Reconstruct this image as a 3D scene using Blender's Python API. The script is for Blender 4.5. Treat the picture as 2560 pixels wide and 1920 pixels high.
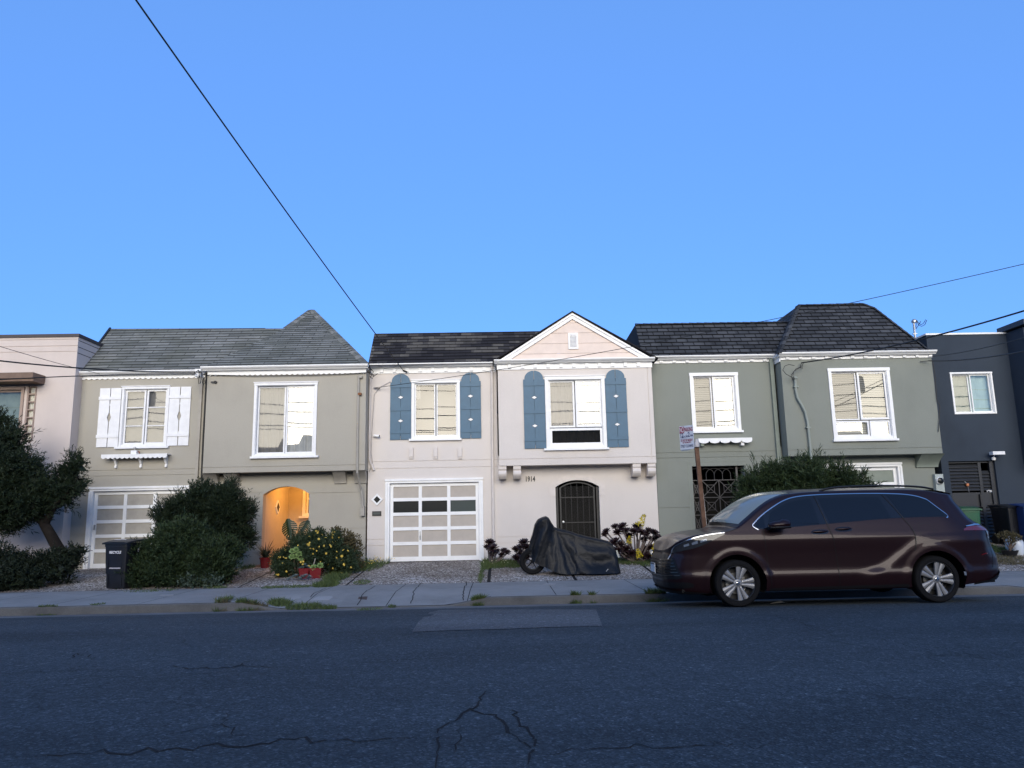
# Dusk street with a row of stucco houses, a parked minivan and a covered motorcycle.
import bpy, bmesh, math, random
import numpy as np
from mathutils import Vector, Matrix, Quaternion

R = math.radians
for _o in list(bpy.data.objects):
    bpy.data.objects.remove(_o)
SC = bpy.context.scene
COL = SC.collection
random.seed(7)
RNG = np.random.default_rng(11)

# ------------------------------------------------------------------ camera
W0, H0, FPX = 2560, 1920, 1900.0
PITCH, YAW, ROLL = R(10.1), R(1.0), R(1.15)
CAM = np.array([0.0, 0.0, 1.56])
def _rx(a):
    c, s = math.cos(a), math.sin(a); return np.array([[1, 0, 0], [0, c, -s], [0, s, c]])
def _rz(a):
    c, s = math.cos(a), math.sin(a); return np.array([[c, -s, 0], [s, c, 0], [0, 0, 1]])
RC = _rz(-YAW) @ _rx(math.pi / 2 + PITCH) @ _rz(-ROLL)
cam_d = bpy.data.cameras.new('camera')
cam_d.sensor_width = 36.0
cam_d.lens = 36.0 * FPX / W0
cam_d.clip_start = 0.1
cam_d.clip_end = 3000.0
cam_o = bpy.data.objects.new('camera', cam_d)
COL.objects.link(cam_o)
cam_o.matrix_world = Matrix([[*RC[0], CAM[0]], [*RC[1], CAM[1]], [*RC[2], CAM[2]], [0, 0, 0, 1]])
SC.camera = cam_o

# ------------------------------------------------------------------ light
SUN_EL, SUN_ROT = R(6.0), R(178.0)
world = bpy.data.worlds.new("World")
SC.world = world
world.use_nodes = True
wn = world.node_tree
bg = wn.nodes['Background']
sky = wn.nodes.new('ShaderNodeTexSky')
sky.sky_type = 'NISHITA'
sky.sun_disc = False
sky.sun_elevation = SUN_EL
sky.sun_rotation = SUN_ROT
sky.ozone_density = 5.0
sky.dust_density = 0.5
sky.air_density = 1.0
# even blue of the deep twilight air, added to the scattering sky
addn = wn.nodes.new('ShaderNodeMixRGB'); addn.blend_type = 'ADD'; addn.inputs[0].default_value = 1.0
muln = wn.nodes.new('ShaderNodeMixRGB'); muln.blend_type = 'MULTIPLY'; muln.inputs[0].default_value = 1.0
muln.inputs[2].default_value = (1.25, 1.05, 1.4, 1)
wn.links.new(sky.outputs[0], muln.inputs[1])
wn.links.new(muln.outputs[0], addn.inputs[1])
addn.inputs[2].default_value = (0.76, 1.74, 3.7, 1)
wn.links.new(addn.outputs[0], bg.inputs[0])
bg.inputs[1].default_value = 0.114

sun_d = bpy.data.lights.new('sun', 'SUN')
sun_d.energy = 5.0
sun_d.angle = R(60)
sun_d.color = (1.0, 0.91, 0.73)
sun_o = bpy.data.objects.new('sun', sun_d)
COL.objects.link(sun_o)
_sd = Vector((math.sin(SUN_ROT) * math.cos(R(5)), math.cos(SUN_ROT) * math.cos(R(5)), math.sin(R(5))))
sun_o.rotation_euler = _sd.to_track_quat('Z', 'Y').to_euler()

SC.view_settings.view_transform = 'Standard'
SC.view_settings.look = 'None'
SC.view_settings.exposure = 0.4
SC.view_settings.gamma = 1.0
SC.render.engine = 'CYCLES'
SC.cycles.use_denoising = True
SC.cycles.max_bounces = 6
SC.cycles.transparent_max_bounces = 12
SC.cycles.caustics_reflective = False
SC.cycles.caustics_refractive = False

# ------------------------------------------------------------------ measuring from the photograph: a pixel plus a real depth gives a place
def ray(px, py):
    return RC @ np.array([(px - W0 / 2) / FPX, -(py - H0 / 2) / FPX, -1.0])
def on_y(px, py, Y):
    d = ray(px, py); return CAM + d * ((Y - CAM[1]) / d[1])
def on_plane(px, py, p0, n):
    d = ray(px, py); return CAM + d * (np.dot(np.array(p0) - CAM, n) / np.dot(d, n))
def rect(l, t, r, b, Y):
    mx, my = (l + r) / 2, (t + b) / 2
    return (on_y(l, my, Y)[0], on_y(r, my, Y)[0], on_y(mx, b, Y)[2], on_y(mx, t, Y)[2])
F = 20.26          # main plane of the facades
BF = 19.81         # face of the projecting upper bays
YK = 13.8          # kerb face
YS = 16.7          # back of the pavement
GUT = 0.075
def interp(x, xs, ys):
    return float(np.interp(x, xs, ys))
def road_z(y):
    return interp(y, [-6, 2, 6, 9, 11.7, 13.0, YK], [0.10, 0.26, 0.30, 0.275, 0.203, 0.125, GUT])
def kerb_h(x):
    return interp(x, [-40, -12.6, -11.3, -4.55, -3.9, -0.95, -0.25, 9.0, 10.0, 40], [0.10, 0.10, 0.225, 0.225, 0.10, 0.10, 0.225, 0.225, 0.10, 0.10])
def back_z(x):
    return interp(x, [-14, -3, 4, 8, 11, 13.5, 30], [0.515, 0.52, 0.54, 0.6, 0.72, 0.82, 0.9])
def gz(x, y):
    if y <= YK:
        return road_z(y)
    b0 = 0.225
    if y <= YS:
        b = b0 + 0.02 * (y - YK) / (YS - YK)
        return b - (b0 - kerb_h(x)) * max(0.0, 1 - (y - YK) / 1.3)
    return interp(y, [YS, F], [b0 + 0.02, back_z(x)])
def on_ground(px, py):
    d = ray(px, py); t = 3.0
    while t < 60:
        p = CAM + d * t
        if p[2] <= gz(p[0], p[1]):
            return p
        t += 0.02
    return CAM + d * t

# ------------------------------------------------------------------ object helpers
ORG = {}
def tag(o, label, cat=None, group=None, kind=None):
    if label: o['label'] = label
    if cat: o['category'] = cat
    if group: o['group'] = group
    if kind: o['kind'] = kind
    return o
def thing(name, loc, label, cat, group=None):
    o = bpy.data.objects.new(name, None)
    o.empty_display_size = 0.2
    o.location = loc
    COL.objects.link(o)
    ORG[o.name] = np.array(loc, float)
    return tag(o, label, cat, group)
def dup_tree(o, parent=None, offset=(0, 0, 0)):
    c = o.copy(); COL.objects.link(c)
    if parent is not None:
        c.parent = parent
    else:
        c.location = Vector(o.location) + Vector(offset)
        ORG[c.name] = ORG[o.name] + np.array(offset)
    for ch in list(o.children):
        dup_tree(ch, c)
    return c
def link_mesh(name, me, mat, parent=None):
    o = bpy.data.objects.new(name, me)
    if mat is not None and not me.materials: me.materials.append(mat)
    COL.objects.link(o)
    if parent is not None:
        o.parent = parent
        ORG[o.name] = ORG[parent.name]
    else:
        ORG[o.name] = np.zeros(3)
    return o

class MB:
    """collects faces and links them as ONE mesh object"""
    def __init__(s):
        s.v = []; s.f = []; s.uv = {}
    def quad(s, a, b, c, d, uv=None):
        n = len(s.v); s.v += [tuple(a), tuple(b), tuple(c), tuple(d)]
        if uv: s.uv[len(s.f)] = uv
        s.f.append((n, n + 1, n + 2, n + 3)); return s
    def poly(s, pts, uv=None):
        n = len(s.v); s.v += [tuple(p) for p in pts]
        if uv: s.uv[len(s.f)] = uv
        s.f.append(tuple(range(n, n + len(pts)))); return s
    def box(s, x0, x1, y0, y1, z0, z1):
        n = len(s.v)
        s.v += [(x0, y0, z0), (x1, y0, z0), (x1, y1, z0), (x0, y1, z0), (x0, y0, z1), (x1, y0, z1), (x1, y1, z1), (x0, y1, z1)]
        for q in ((0, 3, 2, 1), (4, 5, 6, 7), (0, 1, 5, 4), (1, 2, 6, 5), (2, 3, 7, 6), (3, 0, 4, 7)):
            s.f.append(tuple(n + i for i in q))
        return s
    def prism(s, pts, y0, y1):
        """polygon in x,z (counter-clockwise seen from the street) swept from y0 back to y1"""
        n = len(s.v); k = len(pts)
        s.v += [(x, y0, z) for x, z in pts] + [(x, y1, z) for x, z in pts]
        s.f.append(tuple(n + i for i in range(k)))
        s.f.append(tuple(n + k + i for i in reversed(range(k))))
        for i in range(k):
            j = (i + 1) % k
            s.f.append((n + j, n + i, n + k + i, n + k + j))
        return s
    def sweep_x(s, prof, x0, x1):
        """profile in y,z swept along x"""
        n = len(s.v); k = len(prof)
        s.v += [(x0, y, z) for y, z in prof] + [(x1, y, z) for y, z in prof]
        s.f.append(tuple(n + i for i in range(k))); s.f.append(tuple(n + k + i for i in reversed(range(k))))
        for i in range(k):
            j = (i + 1) % k
            s.f.append((n + j, n + i, n + k + i, n + k + j))
        return s
    def bar(s, a, b, w, h=None):
        """square bar from a to b"""
        h = h or w
        a = Vector(a); b = Vector(b); d = (b - a).normalized()
        up = Vector((0, 0, 1)) if abs(d.z) < 0.9 else Vector((0, 1, 0))
        x = d.cross(up).normalized() * w / 2; y = x.cross(d).normalized() * h / 2
        n = len(s.v)
        for p in (a, b):
            s.v += [tuple(p - x - y), tuple(p + x - y), tuple(p + x + y), tuple(p - x + y)]
        for q in ((0, 1, 2, 3), (7, 6, 5, 4), (0, 4, 5, 1), (1, 5, 6, 2), (2, 6, 7, 3), (3, 7, 4, 0)):
            s.f.append(tuple(n + i for i in q))
        return s
    def tube(s, path, r, n=8, caps=True):
        path = [Vector(p) for p in path]
        rs = r if isinstance(r, (list, tuple)) else [r] * len(path)
        base = len(s.v)
        ref = None
        for i, p in enumerate(path):
            d = (path[min(i + 1, len(path) - 1)] - path[max(i - 1, 0)]).normalized()
            if ref is None:
                ref = Vector((0, 0, 1)) if abs(d.z) < 0.9 else Vector((0, 1, 0))
            x = d.cross(ref)
            if x.length < 1e-4: x = d.cross(Vector((1, 0.1, 0)))
            x.normalize(); y = x.cross(d).normalized(); ref = y
            for k in range(n):
                a = 2 * math.pi * k / n
                s.v.append(tuple(p + x * math.cos(a) * rs[i] + y * math.sin(a) * rs[i]))
        for i in range(len(path) - 1):
            for k in range(n):
                a = base + i * n + k; b = base + i * n + (k + 1) % n
                s.f.append((a, b, b + n, a + n))
        if caps:
            s.f.append(tuple(base + k for k in reversed(range(n))))
            e = base + (len(path) - 1) * n
            s.f.append(tuple(e + k for k in range(n)))
        return s
    def lathe(s, prof, c, axis='z', n=24, a0=0.0, a1=2 * math.pi):
        """profile (radius, height) turned round an axis through c"""
        base = len(s.v); full = abs(a1 - a0 - 2 * math.pi) < 1e-6
        m = n if full else n + 1
        for r, h in prof:
            for k in range(m):
                a = a0 + (a1 - a0) * k / n
                u, v = r * math.cos(a), r * math.sin(a)
                if axis == 'z': p = (c[0] + u, c[1] + v, c[2] + h)
                elif axis == 'y': p = (c[0] + u, c[1] + h, c[2] + v)
                else: p = (c[0] + h, c[1] + u, c[2] + v)
                s.v.append(p)
        for i in range(len(prof) - 1):
            for k in range(n if full else n):
                k2 = (k + 1) % m if full else k + 1
                s.f.append((base + i * m + k, base + i * m + k2, base + (i + 1) * m + k2, base + (i + 1) * m + k))
        return s
    def wall(s, x0, x1, z0, z1, y, holes=(), grooves=(), thick=0.22):
        """front sheet of a wall with real openings and real scored lines"""
        xs = {x0, x1}; zs = {z0, z1}
        for a, b, c, d in list(holes) + list(grooves):
            for t in (a, b):
                if x0 < t < x1: xs.add(t)
            for t in (c, d):
                if z0 < t < z1: zs.add(t)
        xs = sorted(xs); zs = sorted(zs)
        def dep(cx, cz):
            if any(a < cx < b and c < cz < d for a, b, c, d in holes): return thick
            if any(a < cx < b and c < cz < d for a, b, c, d in grooves): return 0.016
            return 0.0
        D = [[dep((xs[i] + xs[i + 1]) / 2, (zs[j] + zs[j + 1]) / 2) for j in range(len(zs) - 1)] for i in range(len(xs) - 1)]
        for i in range(len(xs) - 1):
            for j in range(len(zs) - 1):
                d = D[i][j]
                if d < thick:
                    s.quad((xs[i], y + d, zs[j]), (xs[i + 1], y + d, zs[j]), (xs[i + 1], y + d, zs[j + 1]), (xs[i], y + d, zs[j + 1]))
                if i + 1 < len(xs) - 1 and D[i + 1][j] != d:
                    e = D[i + 1][j]
                    s.quad((xs[i + 1], y + d, zs[j]), (xs[i + 1], y + e, zs[j]), (xs[i + 1], y + e, zs[j + 1]), (xs[i + 1], y + d, zs[j + 1]))
                if j + 1 < len(zs) - 1 and D[i][j + 1] != d:
                    e = D[i][j + 1]
                    s.quad((xs[i], y + d, zs[j + 1]), (xs[i + 1], y + d, zs[j + 1]), (xs[i + 1], y + e, zs[j + 1]), (xs[i], y + e, zs[j + 1]))
        return s
    def arch_fill(s, x0, x1, spring, top, y, thick=0.22, n=18):
        """closes the corners of a rectangular hole into a segmental arch"""
        pts = arch_pts(x0, x1, spring, top, n)
        zt = top + 0.003
        for (ax, az), (bx, bz) in zip(pts[:-1], pts[1:]):
            s.quad((ax, y, az), (bx, y, bz), (bx, y, zt), (ax, y, zt))
            s.quad((ax, y, az), (ax, y + thick, az), (bx, y + thick, bz), (bx, y, bz))
        return s
    def grid(s, P, uv=None):
        """P[i][j] of points"""
        n = len(s.v); a = len(P); b = len(P[0])
        for row in P: s.v += [tuple(p) for p in row]
        for i in range(a - 1):
            for j in range(b - 1):
                if uv: s.uv[len(s.f)] = [uv[i][j], uv[i + 1][j], uv[i + 1][j + 1], uv[i][j + 1]]
                s.f.append((n + i * b + j, n + (i + 1) * b + j, n + (i + 1) * b + j + 1, n + i * b + j + 1))
        return s
    def build(s, name, mat, parent=None, smooth=False, weld=False, label=None):
        me = bpy.data.meshes.new(name)
        o0 = ORG[parent.name] if parent is not None else np.zeros(3)
        vs = (np.array(s.v, float) - o0).tolist()
        me.from_pydata(vs, [], s.f)
        if s.uv:
            ul = me.uv_layers.new(name='UVMap')
            for fi, uvs in s.uv.items():
                p = me.polygons[fi]
                for k, li in enumerate(p.loop_indices): ul.data[li].uv = uvs[k]
        if weld:
            bm = bmesh.new(); bm.from_mesh(me)
            bmesh.ops.remove_doubles(bm, verts=bm.verts, dist=0.0008)
            bmesh.ops.recalc_face_normals(bm, faces=bm.faces)
            bm.to_mesh(me); bm.free()
        me.update()
        if smooth:
            me.polygons.foreach_set('use_smooth', [True] * len(me.polygons))
            if smooth != 'all':
                try: me.set_sharp_from_angle(angle=R(40))
                except Exception: pass
        o = link_mesh(name, me, mat, parent)
        if label: o['label'] = label
        return o

def arch_pts(x0, x1, spring, top, n=18):
    w = (x1 - x0) / 2; h = top - spring
    if h >= w: h = w * 0.999
    r = (w * w + h * h) / (2 * h); cx = (x0 + x1) / 2; cz = top - r
    a = math.asin(min(1, w / r))
    return [(cx + r * math.sin(-a + 2 * a * i / n), cz + r * math.cos(-a + 2 * a * i / n)) for i in range(n + 1)]

def fast_mesh(name, verts, faces, mat, parent=None, k=3):
    """many small faces of k corners, from numpy arrays"""
    me = bpy.data.meshes.new(name)
    o0 = ORG[parent.name] if parent is not None else np.zeros(3)
    v = np.asarray(verts, np.float32) - o0.astype(np.float32)
    f = np.asarray(faces, np.int32)
    me.vertices.add(len(v)); me.vertices.foreach_set('co', v.ravel())
    me.loops.add(f.size); me.loops.foreach_set('vertex_index', f.ravel())
    me.polygons.add(len(f)); me.polygons.foreach_set('loop_start', np.arange(0, f.size, k, dtype=np.int32))
    me.update(calc_edges=True); me.validate()
    return link_mesh(name, me, mat, parent)

def text_mesh(name, body, size, loc, rot, mat, parent, align='CENTER', ext=0.002, sx=1.0, bold=0.0):
    cu = bpy.data.curves.new(name, 'FONT'); cu.body = body; cu.size = size; cu.align_x = align; cu.extrude = ext
    cu.offset = bold
    ob = bpy.data.objects.new(name, cu); COL.objects.link(ob)
    bpy.context.view_layer.update()
    me = bpy.data.meshes.new_from_object(ob.evaluated_get(bpy.context.evaluated_depsgraph_get()))
    bpy.data.objects.remove(ob)
    M = Matrix.Translation(Vector(loc) - Vector(ORG[parent.name])) @ rot.to_matrix().to_4x4() @ Matrix.Diagonal((sx, 1, 1, 1))
    me.transform(M)
    return link_mesh(name, me, mat, parent)

# ------------------------------------------------------------------ materials
def new_mat(name):
    m = bpy.data.materials.new(name); m.use_nodes = True
    nt = m.node_tree
    return m, nt, nt.nodes['Principled BSDF']
def N(nt, t, **kw):
    n = nt.nodes.new(t)
    for k, v in kw.items():
        if k.startswith('i_'):
            key = k[2:]; key = int(key) if key.isdigit() else key
            n.inputs[key].default_value = v
        else: setattr(n, k, v)
    return n
def L(nt, a, b): nt.links.new(a, b)
def ramp(nt, fac, stops):
    r = nt.nodes.new('ShaderNodeValToRGB')
    els = r.color_ramp.elements
    while len(els) < len(stops): els.new(0.5)
    for e, (p, c) in zip(els, stops):
        e.position = p; e.color = (*c, 1) if len(c) == 3 else c
    L(nt, fac, r.inputs[0]); return r
def mul(c, k): return tuple(x * k for x in c[:3])
def flat(name, col, rough=0.6, metal=0.0, var=0.08, scale=3.0, bump=0.0, bscale=80.0, spec=0.5):
    """painted or plain surface with slight unevenness"""
    m, nt, b = new_mat(name)
    tc = N(nt, 'ShaderNodeTexCoord')
    nz = N(nt, 'ShaderNodeTexNoise', i_Scale=scale, i_Detail=6.0, i_Roughness=0.6)
    L(nt, tc.outputs['Object'], nz.inputs['Vector'])
    r = ramp(nt, nz.outputs['Fac'], [(0.3, mul(col, 1 - var)), (0.7, mul(col, 1 + var))])
    L(nt, r.outputs[0], b.inputs['Base Color'])
    b.inputs['Roughness'].default_value = rough; b.inputs['Metallic'].default_value = metal
    b.inputs['Specular IOR Level'].default_value = spec if rough < .75 else min(spec, .15)
    if bump:
        n2 = N(nt, 'ShaderNodeTexNoise', i_Scale=bscale, i_Detail=4.0)
        L(nt, tc.outputs['Object'], n2.inputs['Vector'])
        bp = N(nt, 'ShaderNodeBump', i_Strength=bump, i_Distance=0.01)
        L(nt, n2.outputs['Fac'], bp.inputs['Height']); L(nt, bp.outputs[0], b.inputs['Normal'])
    return m
def stucco(name, col, stain=0.12, seed=0.0, bump=0.35):
    m, nt, b = new_mat(name)
    tc = N(nt, 'ShaderNodeTexCoord')
    mp = N(nt, 'ShaderNodeMapping'); mp.inputs['Location'].default_value = (seed, seed * 2, seed * 3)
    L(nt, tc.outputs['Object'], mp.inputs['Vector'])
    big = N(nt, 'ShaderNodeTexNoise', i_Scale=0.8, i_Detail=5.0, i_Roughness=0.6)
    L(nt, mp.outputs[0], big.inputs['Vector'])
    # vertical run-off streaks
    mp2 = N(nt, 'ShaderNodeMapping'); mp2.inputs['Scale'].default_value = (2.4, 1.0, 0.5)
    L(nt, mp.outputs[0], mp2.inputs['Vector'])
    st = N(nt, 'ShaderNodeTexNoise', i_Scale=0.9, i_Detail=8.0, i_Roughness=0.65)
    L(nt, mp2.outputs[0], st.inputs['Vector'])
    mx = N(nt, 'ShaderNodeMixRGB', blend_type='MIX', i_0=0.3)
    L(nt, big.outputs['Fac'], mx.inputs[1]); L(nt, st.outputs['Fac'], mx.inputs[2])
    r = ramp(nt, mx.outputs[0], [(0.30, mul(col, 1 - stain)), (0.52, col), (0.72, mul(col, 1 + stain * 0.35))])
    fine = N(nt, 'ShaderNodeTexNoise', i_Scale=55.0, i_Detail=5.0, i_Roughness=0.7)
    L(nt, mp.outputs[0], fine.inputs['Vector'])
    m2 = N(nt, 'ShaderNodeMixRGB', blend_type='MULTIPLY', i_0=0.25)
    L(nt, r.outputs[0], m2.inputs[1])
    r2 = ramp(nt, fine.outputs['Fac'], [(0.3, (0.8, 0.8, 0.8)), (0.65, (1.05, 1.05, 1.05))])
    L(nt, r2.outputs[0], m2.inputs[2]); L(nt, m2.outputs[0], b.inputs['Base Color'])
    b.inputs['Roughness'].default_value = 0.9; b.inputs['Specular IOR Level'].default_value = 0.2
    bp = N(nt, 'ShaderNodeBump', i_Strength=bump, i_Distance=0.02)
    L(nt, fine.outputs['Fac'], bp.inputs['Height']); L(nt, bp.outputs[0], b.inputs['Normal'])
    return m
def shingle(name, cols, bw, rh, seam_shade=(0.012, 0.012, 0.013), msize=0.006, moss=None, bias=0.0, step=False):
    """shingle courses laid out in metres along the roof slope (UV)"""
    m, nt, b = new_mat(name)
    uv = N(nt, 'ShaderNodeUVMap')
    br = N(nt, 'ShaderNodeTexBrick')
    br.offset = 0.5; br.squash = 1.0
    for k, v in (('Scale', 1.0), ('Mortar Size', msize), ('Mortar Smooth', 0.2), ('Bias', bias), ('Brick Width', bw), ('Row Height', rh)):
        br.inputs[k].default_value = v
    br.inputs['Color1'].default_value = (0, 0, 0, 1); br.inputs['Color2'].default_value = (1, 1, 1, 1); br.inputs['Mortar'].default_value = (0.5, 0.5, 0.5, 1)
    L(nt, uv.outputs[0], br.inputs['Vector'])
    # a second lay of odd-width tabs breaks the repeat
    br2 = N(nt, 'ShaderNodeTexBrick'); br2.offset = 0.37
    for k, v in (('Scale', 1.0), ('Mortar Size', 0.0), ('Brick Width', bw * 1.63), ('Row Height', rh)):
        br2.inputs[k].default_value = v
    br2.inputs['Color1'].default_value = (0, 0, 0, 1); br2.inputs['Color2'].default_value = (1, 1, 1, 1)
    L(nt, uv.outputs[0], br2.inputs['Vector'])
    ad = N(nt, 'ShaderNodeMixRGB', blend_type='MIX', i_0=0.5); L(nt, br.outputs[0], ad.inputs[1]); L(nt, br2.outputs[0], ad.inputs[2])
    n = len(cols)
    r = ramp(nt, ad.outputs[0], [(0.28 + 0.44 * i / (n - 1), c) for i, c in enumerate(cols)])
    if step: r.color_ramp.interpolation = 'CONSTANT'
    nz = N(nt, 'ShaderNodeTexNoise', i_Scale=1.3, i_Detail=7.0, i_Roughness=0.65); L(nt, uv.outputs[0], nz.inputs['Vector'])
    rr = ramp(nt, nz.outputs['Fac'], [(0.3, (0.65, 0.65, 0.65)), (0.7, (1.3, 1.3, 1.3))])
    mm = N(nt, 'ShaderNodeMixRGB', blend_type='MULTIPLY', i_0=0.7); L(nt, r.outputs[0], mm.inputs[1]); L(nt, rr.outputs[0], mm.inputs[2])
    gr = N(nt, 'ShaderNodeTexNoise', i_Scale=90.0, i_Detail=3.0); L(nt, uv.outputs[0], gr.inputs['Vector'])
    gr2 = ramp(nt, gr.outputs['Fac'], [(0.3, (0.75, 0.75, 0.75)), (0.7, (1.2, 1.2, 1.2))])
    m3 = N(nt, 'ShaderNodeMixRGB', blend_type='MULTIPLY', i_0=0.6); L(nt, mm.outputs[0], m3.inputs[1]); L(nt, gr2.outputs[0], m3.inputs[2])
    last = m3
    if moss:
        nm = N(nt, 'ShaderNodeTexNoise', i_Scale=0.7, i_Detail=8.0, i_Roughness=0.7); L(nt, uv.outputs[0], nm.inputs['Vector'])
        rm = ramp(nt, nm.outputs['Fac'], [(0.45, (0, 0, 0)), (0.7, (0.6, 0.6, 0.6))])
        m4 = N(nt, 'ShaderNodeMixRGB', blend_type='MIX'); L(nt, rm.outputs[0], m4.inputs[0]); L(nt, m3.outputs[0], m4.inputs[1]); m4.inputs[2].default_value = (*moss, 1); last = m4
    fin = N(nt, 'ShaderNodeMixRGB', blend_type='MIX'); L(nt, br.outputs['Fac'], fin.inputs[0]); L(nt, last.outputs[0], fin.inputs[1]); fin.inputs[2].default_value = (*seam_shade, 1)  # dark seams between tabs, also painting the shade under each course
    L(nt, fin.outputs[0], b.inputs['Base Color'])
    b.inputs['Roughness'].default_value = 0.95; b.inputs['Specular IOR Level'].default_value = 0.15
    bp = N(nt, 'ShaderNodeBump', i_Strength=0.5, i_Distance=0.012); bp.invert = True
    L(nt, br.outputs['Fac'], bp.inputs['Height']); L(nt, bp.outputs[0], b.inputs['Normal'])
    return m
def glass(name, refl, tint=(0.85, 0.87, 0.87), wob=0.0, rough=0.0):
    """window pane: part mirror, part clear"""
    m, nt, b = new_mat(name)
    nt.nodes.remove(b); out = nt.nodes['Material Output']
    tr = N(nt, 'ShaderNodeBsdfTransparent'); tr.inputs[0].default_value = (*tint, 1)
    gl = N(nt, 'ShaderNodeBsdfGlossy'); gl.inputs['Roughness'].default_value = rough; gl.inputs['Color'].default_value = (1.0, 0.97, 0.88, 1)
    mx = N(nt, 'ShaderNodeMixShader', i_0=refl)
    L(nt, tr.outputs[0], mx.inputs[1]); L(nt, gl.outputs[0], mx.inputs[2]); L(nt, mx.outputs[0], out.inputs[0])
    if wob:
        tc = N(nt, 'ShaderNodeTexCoord'); nz = N(nt, 'ShaderNodeTexNoise', i_Scale=1.1, i_Detail=1.0); L(nt, tc.outputs['Object'], nz.inputs['Vector'])
        bp = N(nt, 'ShaderNodeBump', i_Strength=wob, i_Distance=0.02); L(nt, nz.outputs['Fac'], bp.inputs['Height']); L(nt, bp.outputs[0], gl.inputs['Normal'])
    return m
def leafmat(name, dark, light, rough=0.6, nscale=2.5, tw=0.5):
    """foliage whose colour differs from leaf to leaf and clump to clump"""
    m, nt, b = new_mat(name)
    geo = N(nt, 'ShaderNodeNewGeometry'); tc = N(nt, 'ShaderNodeTexCoord')
    nz = N(nt, 'ShaderNodeTexNoise', i_Scale=nscale, i_Detail=3.0); L(nt, tc.outputs['Object'], nz.inputs['Vector'])
    mx = N(nt, 'ShaderNodeMixRGB', blend_type='MIX', i_0=tw); L(nt, geo.outputs['Random Per Island'], mx.inputs[1]); L(nt, nz.outputs['Fac'], mx.inputs[2])
    r = ramp(nt, mx.outputs[0], [(0.2, dark), (0.8, light)])
    L(nt, r.outputs[0], b.inputs['Base Color']); b.inputs['Roughness'].default_value = rough
    b.inputs['Specular IOR Level'].default_value = 0.25
    return m

M = {}
M['white'] = flat('white_paint', (0.80, 0.80, 0.79), 0.45, var=0.05, scale=4)
M['white_old'] = flat('weathered_white_paint', (0.78, 0.78, 0.78), 0.55, var=0.06, scale=7, bump=0.15, bscale=30)
M['black'] = flat('black_metal', (0.012, 0.012, 0.013), 0.45, var=0.2)
M['cable'] = flat('black_cable', (0.01, 0.01, 0.01), 0.6, var=0.1)
M['galv'] = flat('galvanised_metal', (0.42, 0.43, 0.44), 0.4, 0.7, var=0.15, scale=12)
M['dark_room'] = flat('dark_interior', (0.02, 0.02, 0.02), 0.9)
M['pane'] = glass('window_glass_bright', 0.15, wob=0.05)
M['pane_mid'] = glass('window_glass_mid', 0.075, (0.55, 0.56, 0.56), wob=0.06)
M['pane_screen'] = glass('screened_window_glass', 0.05, (0.5, 0.5, 0.5), wob=0.08, rough=0.02)
M['pane_dark'] = glass('dark_window_glass', 0.16, (0.2, 0.2, 0.2), wob=0.02)
M['curtain'] = flat('white_curtain', (0.55, 0.54, 0.52), 0.9, var=0.1, scale=8)
M['curtain_green'] = flat('pale_green_curtain', (0.55, 0.68, 0.60), 0.9, var=0.1, scale=5)
M['blind'] = flat('cream_blind', (0.74, 0.70, 0.60), 0.6, var=0.05)
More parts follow.
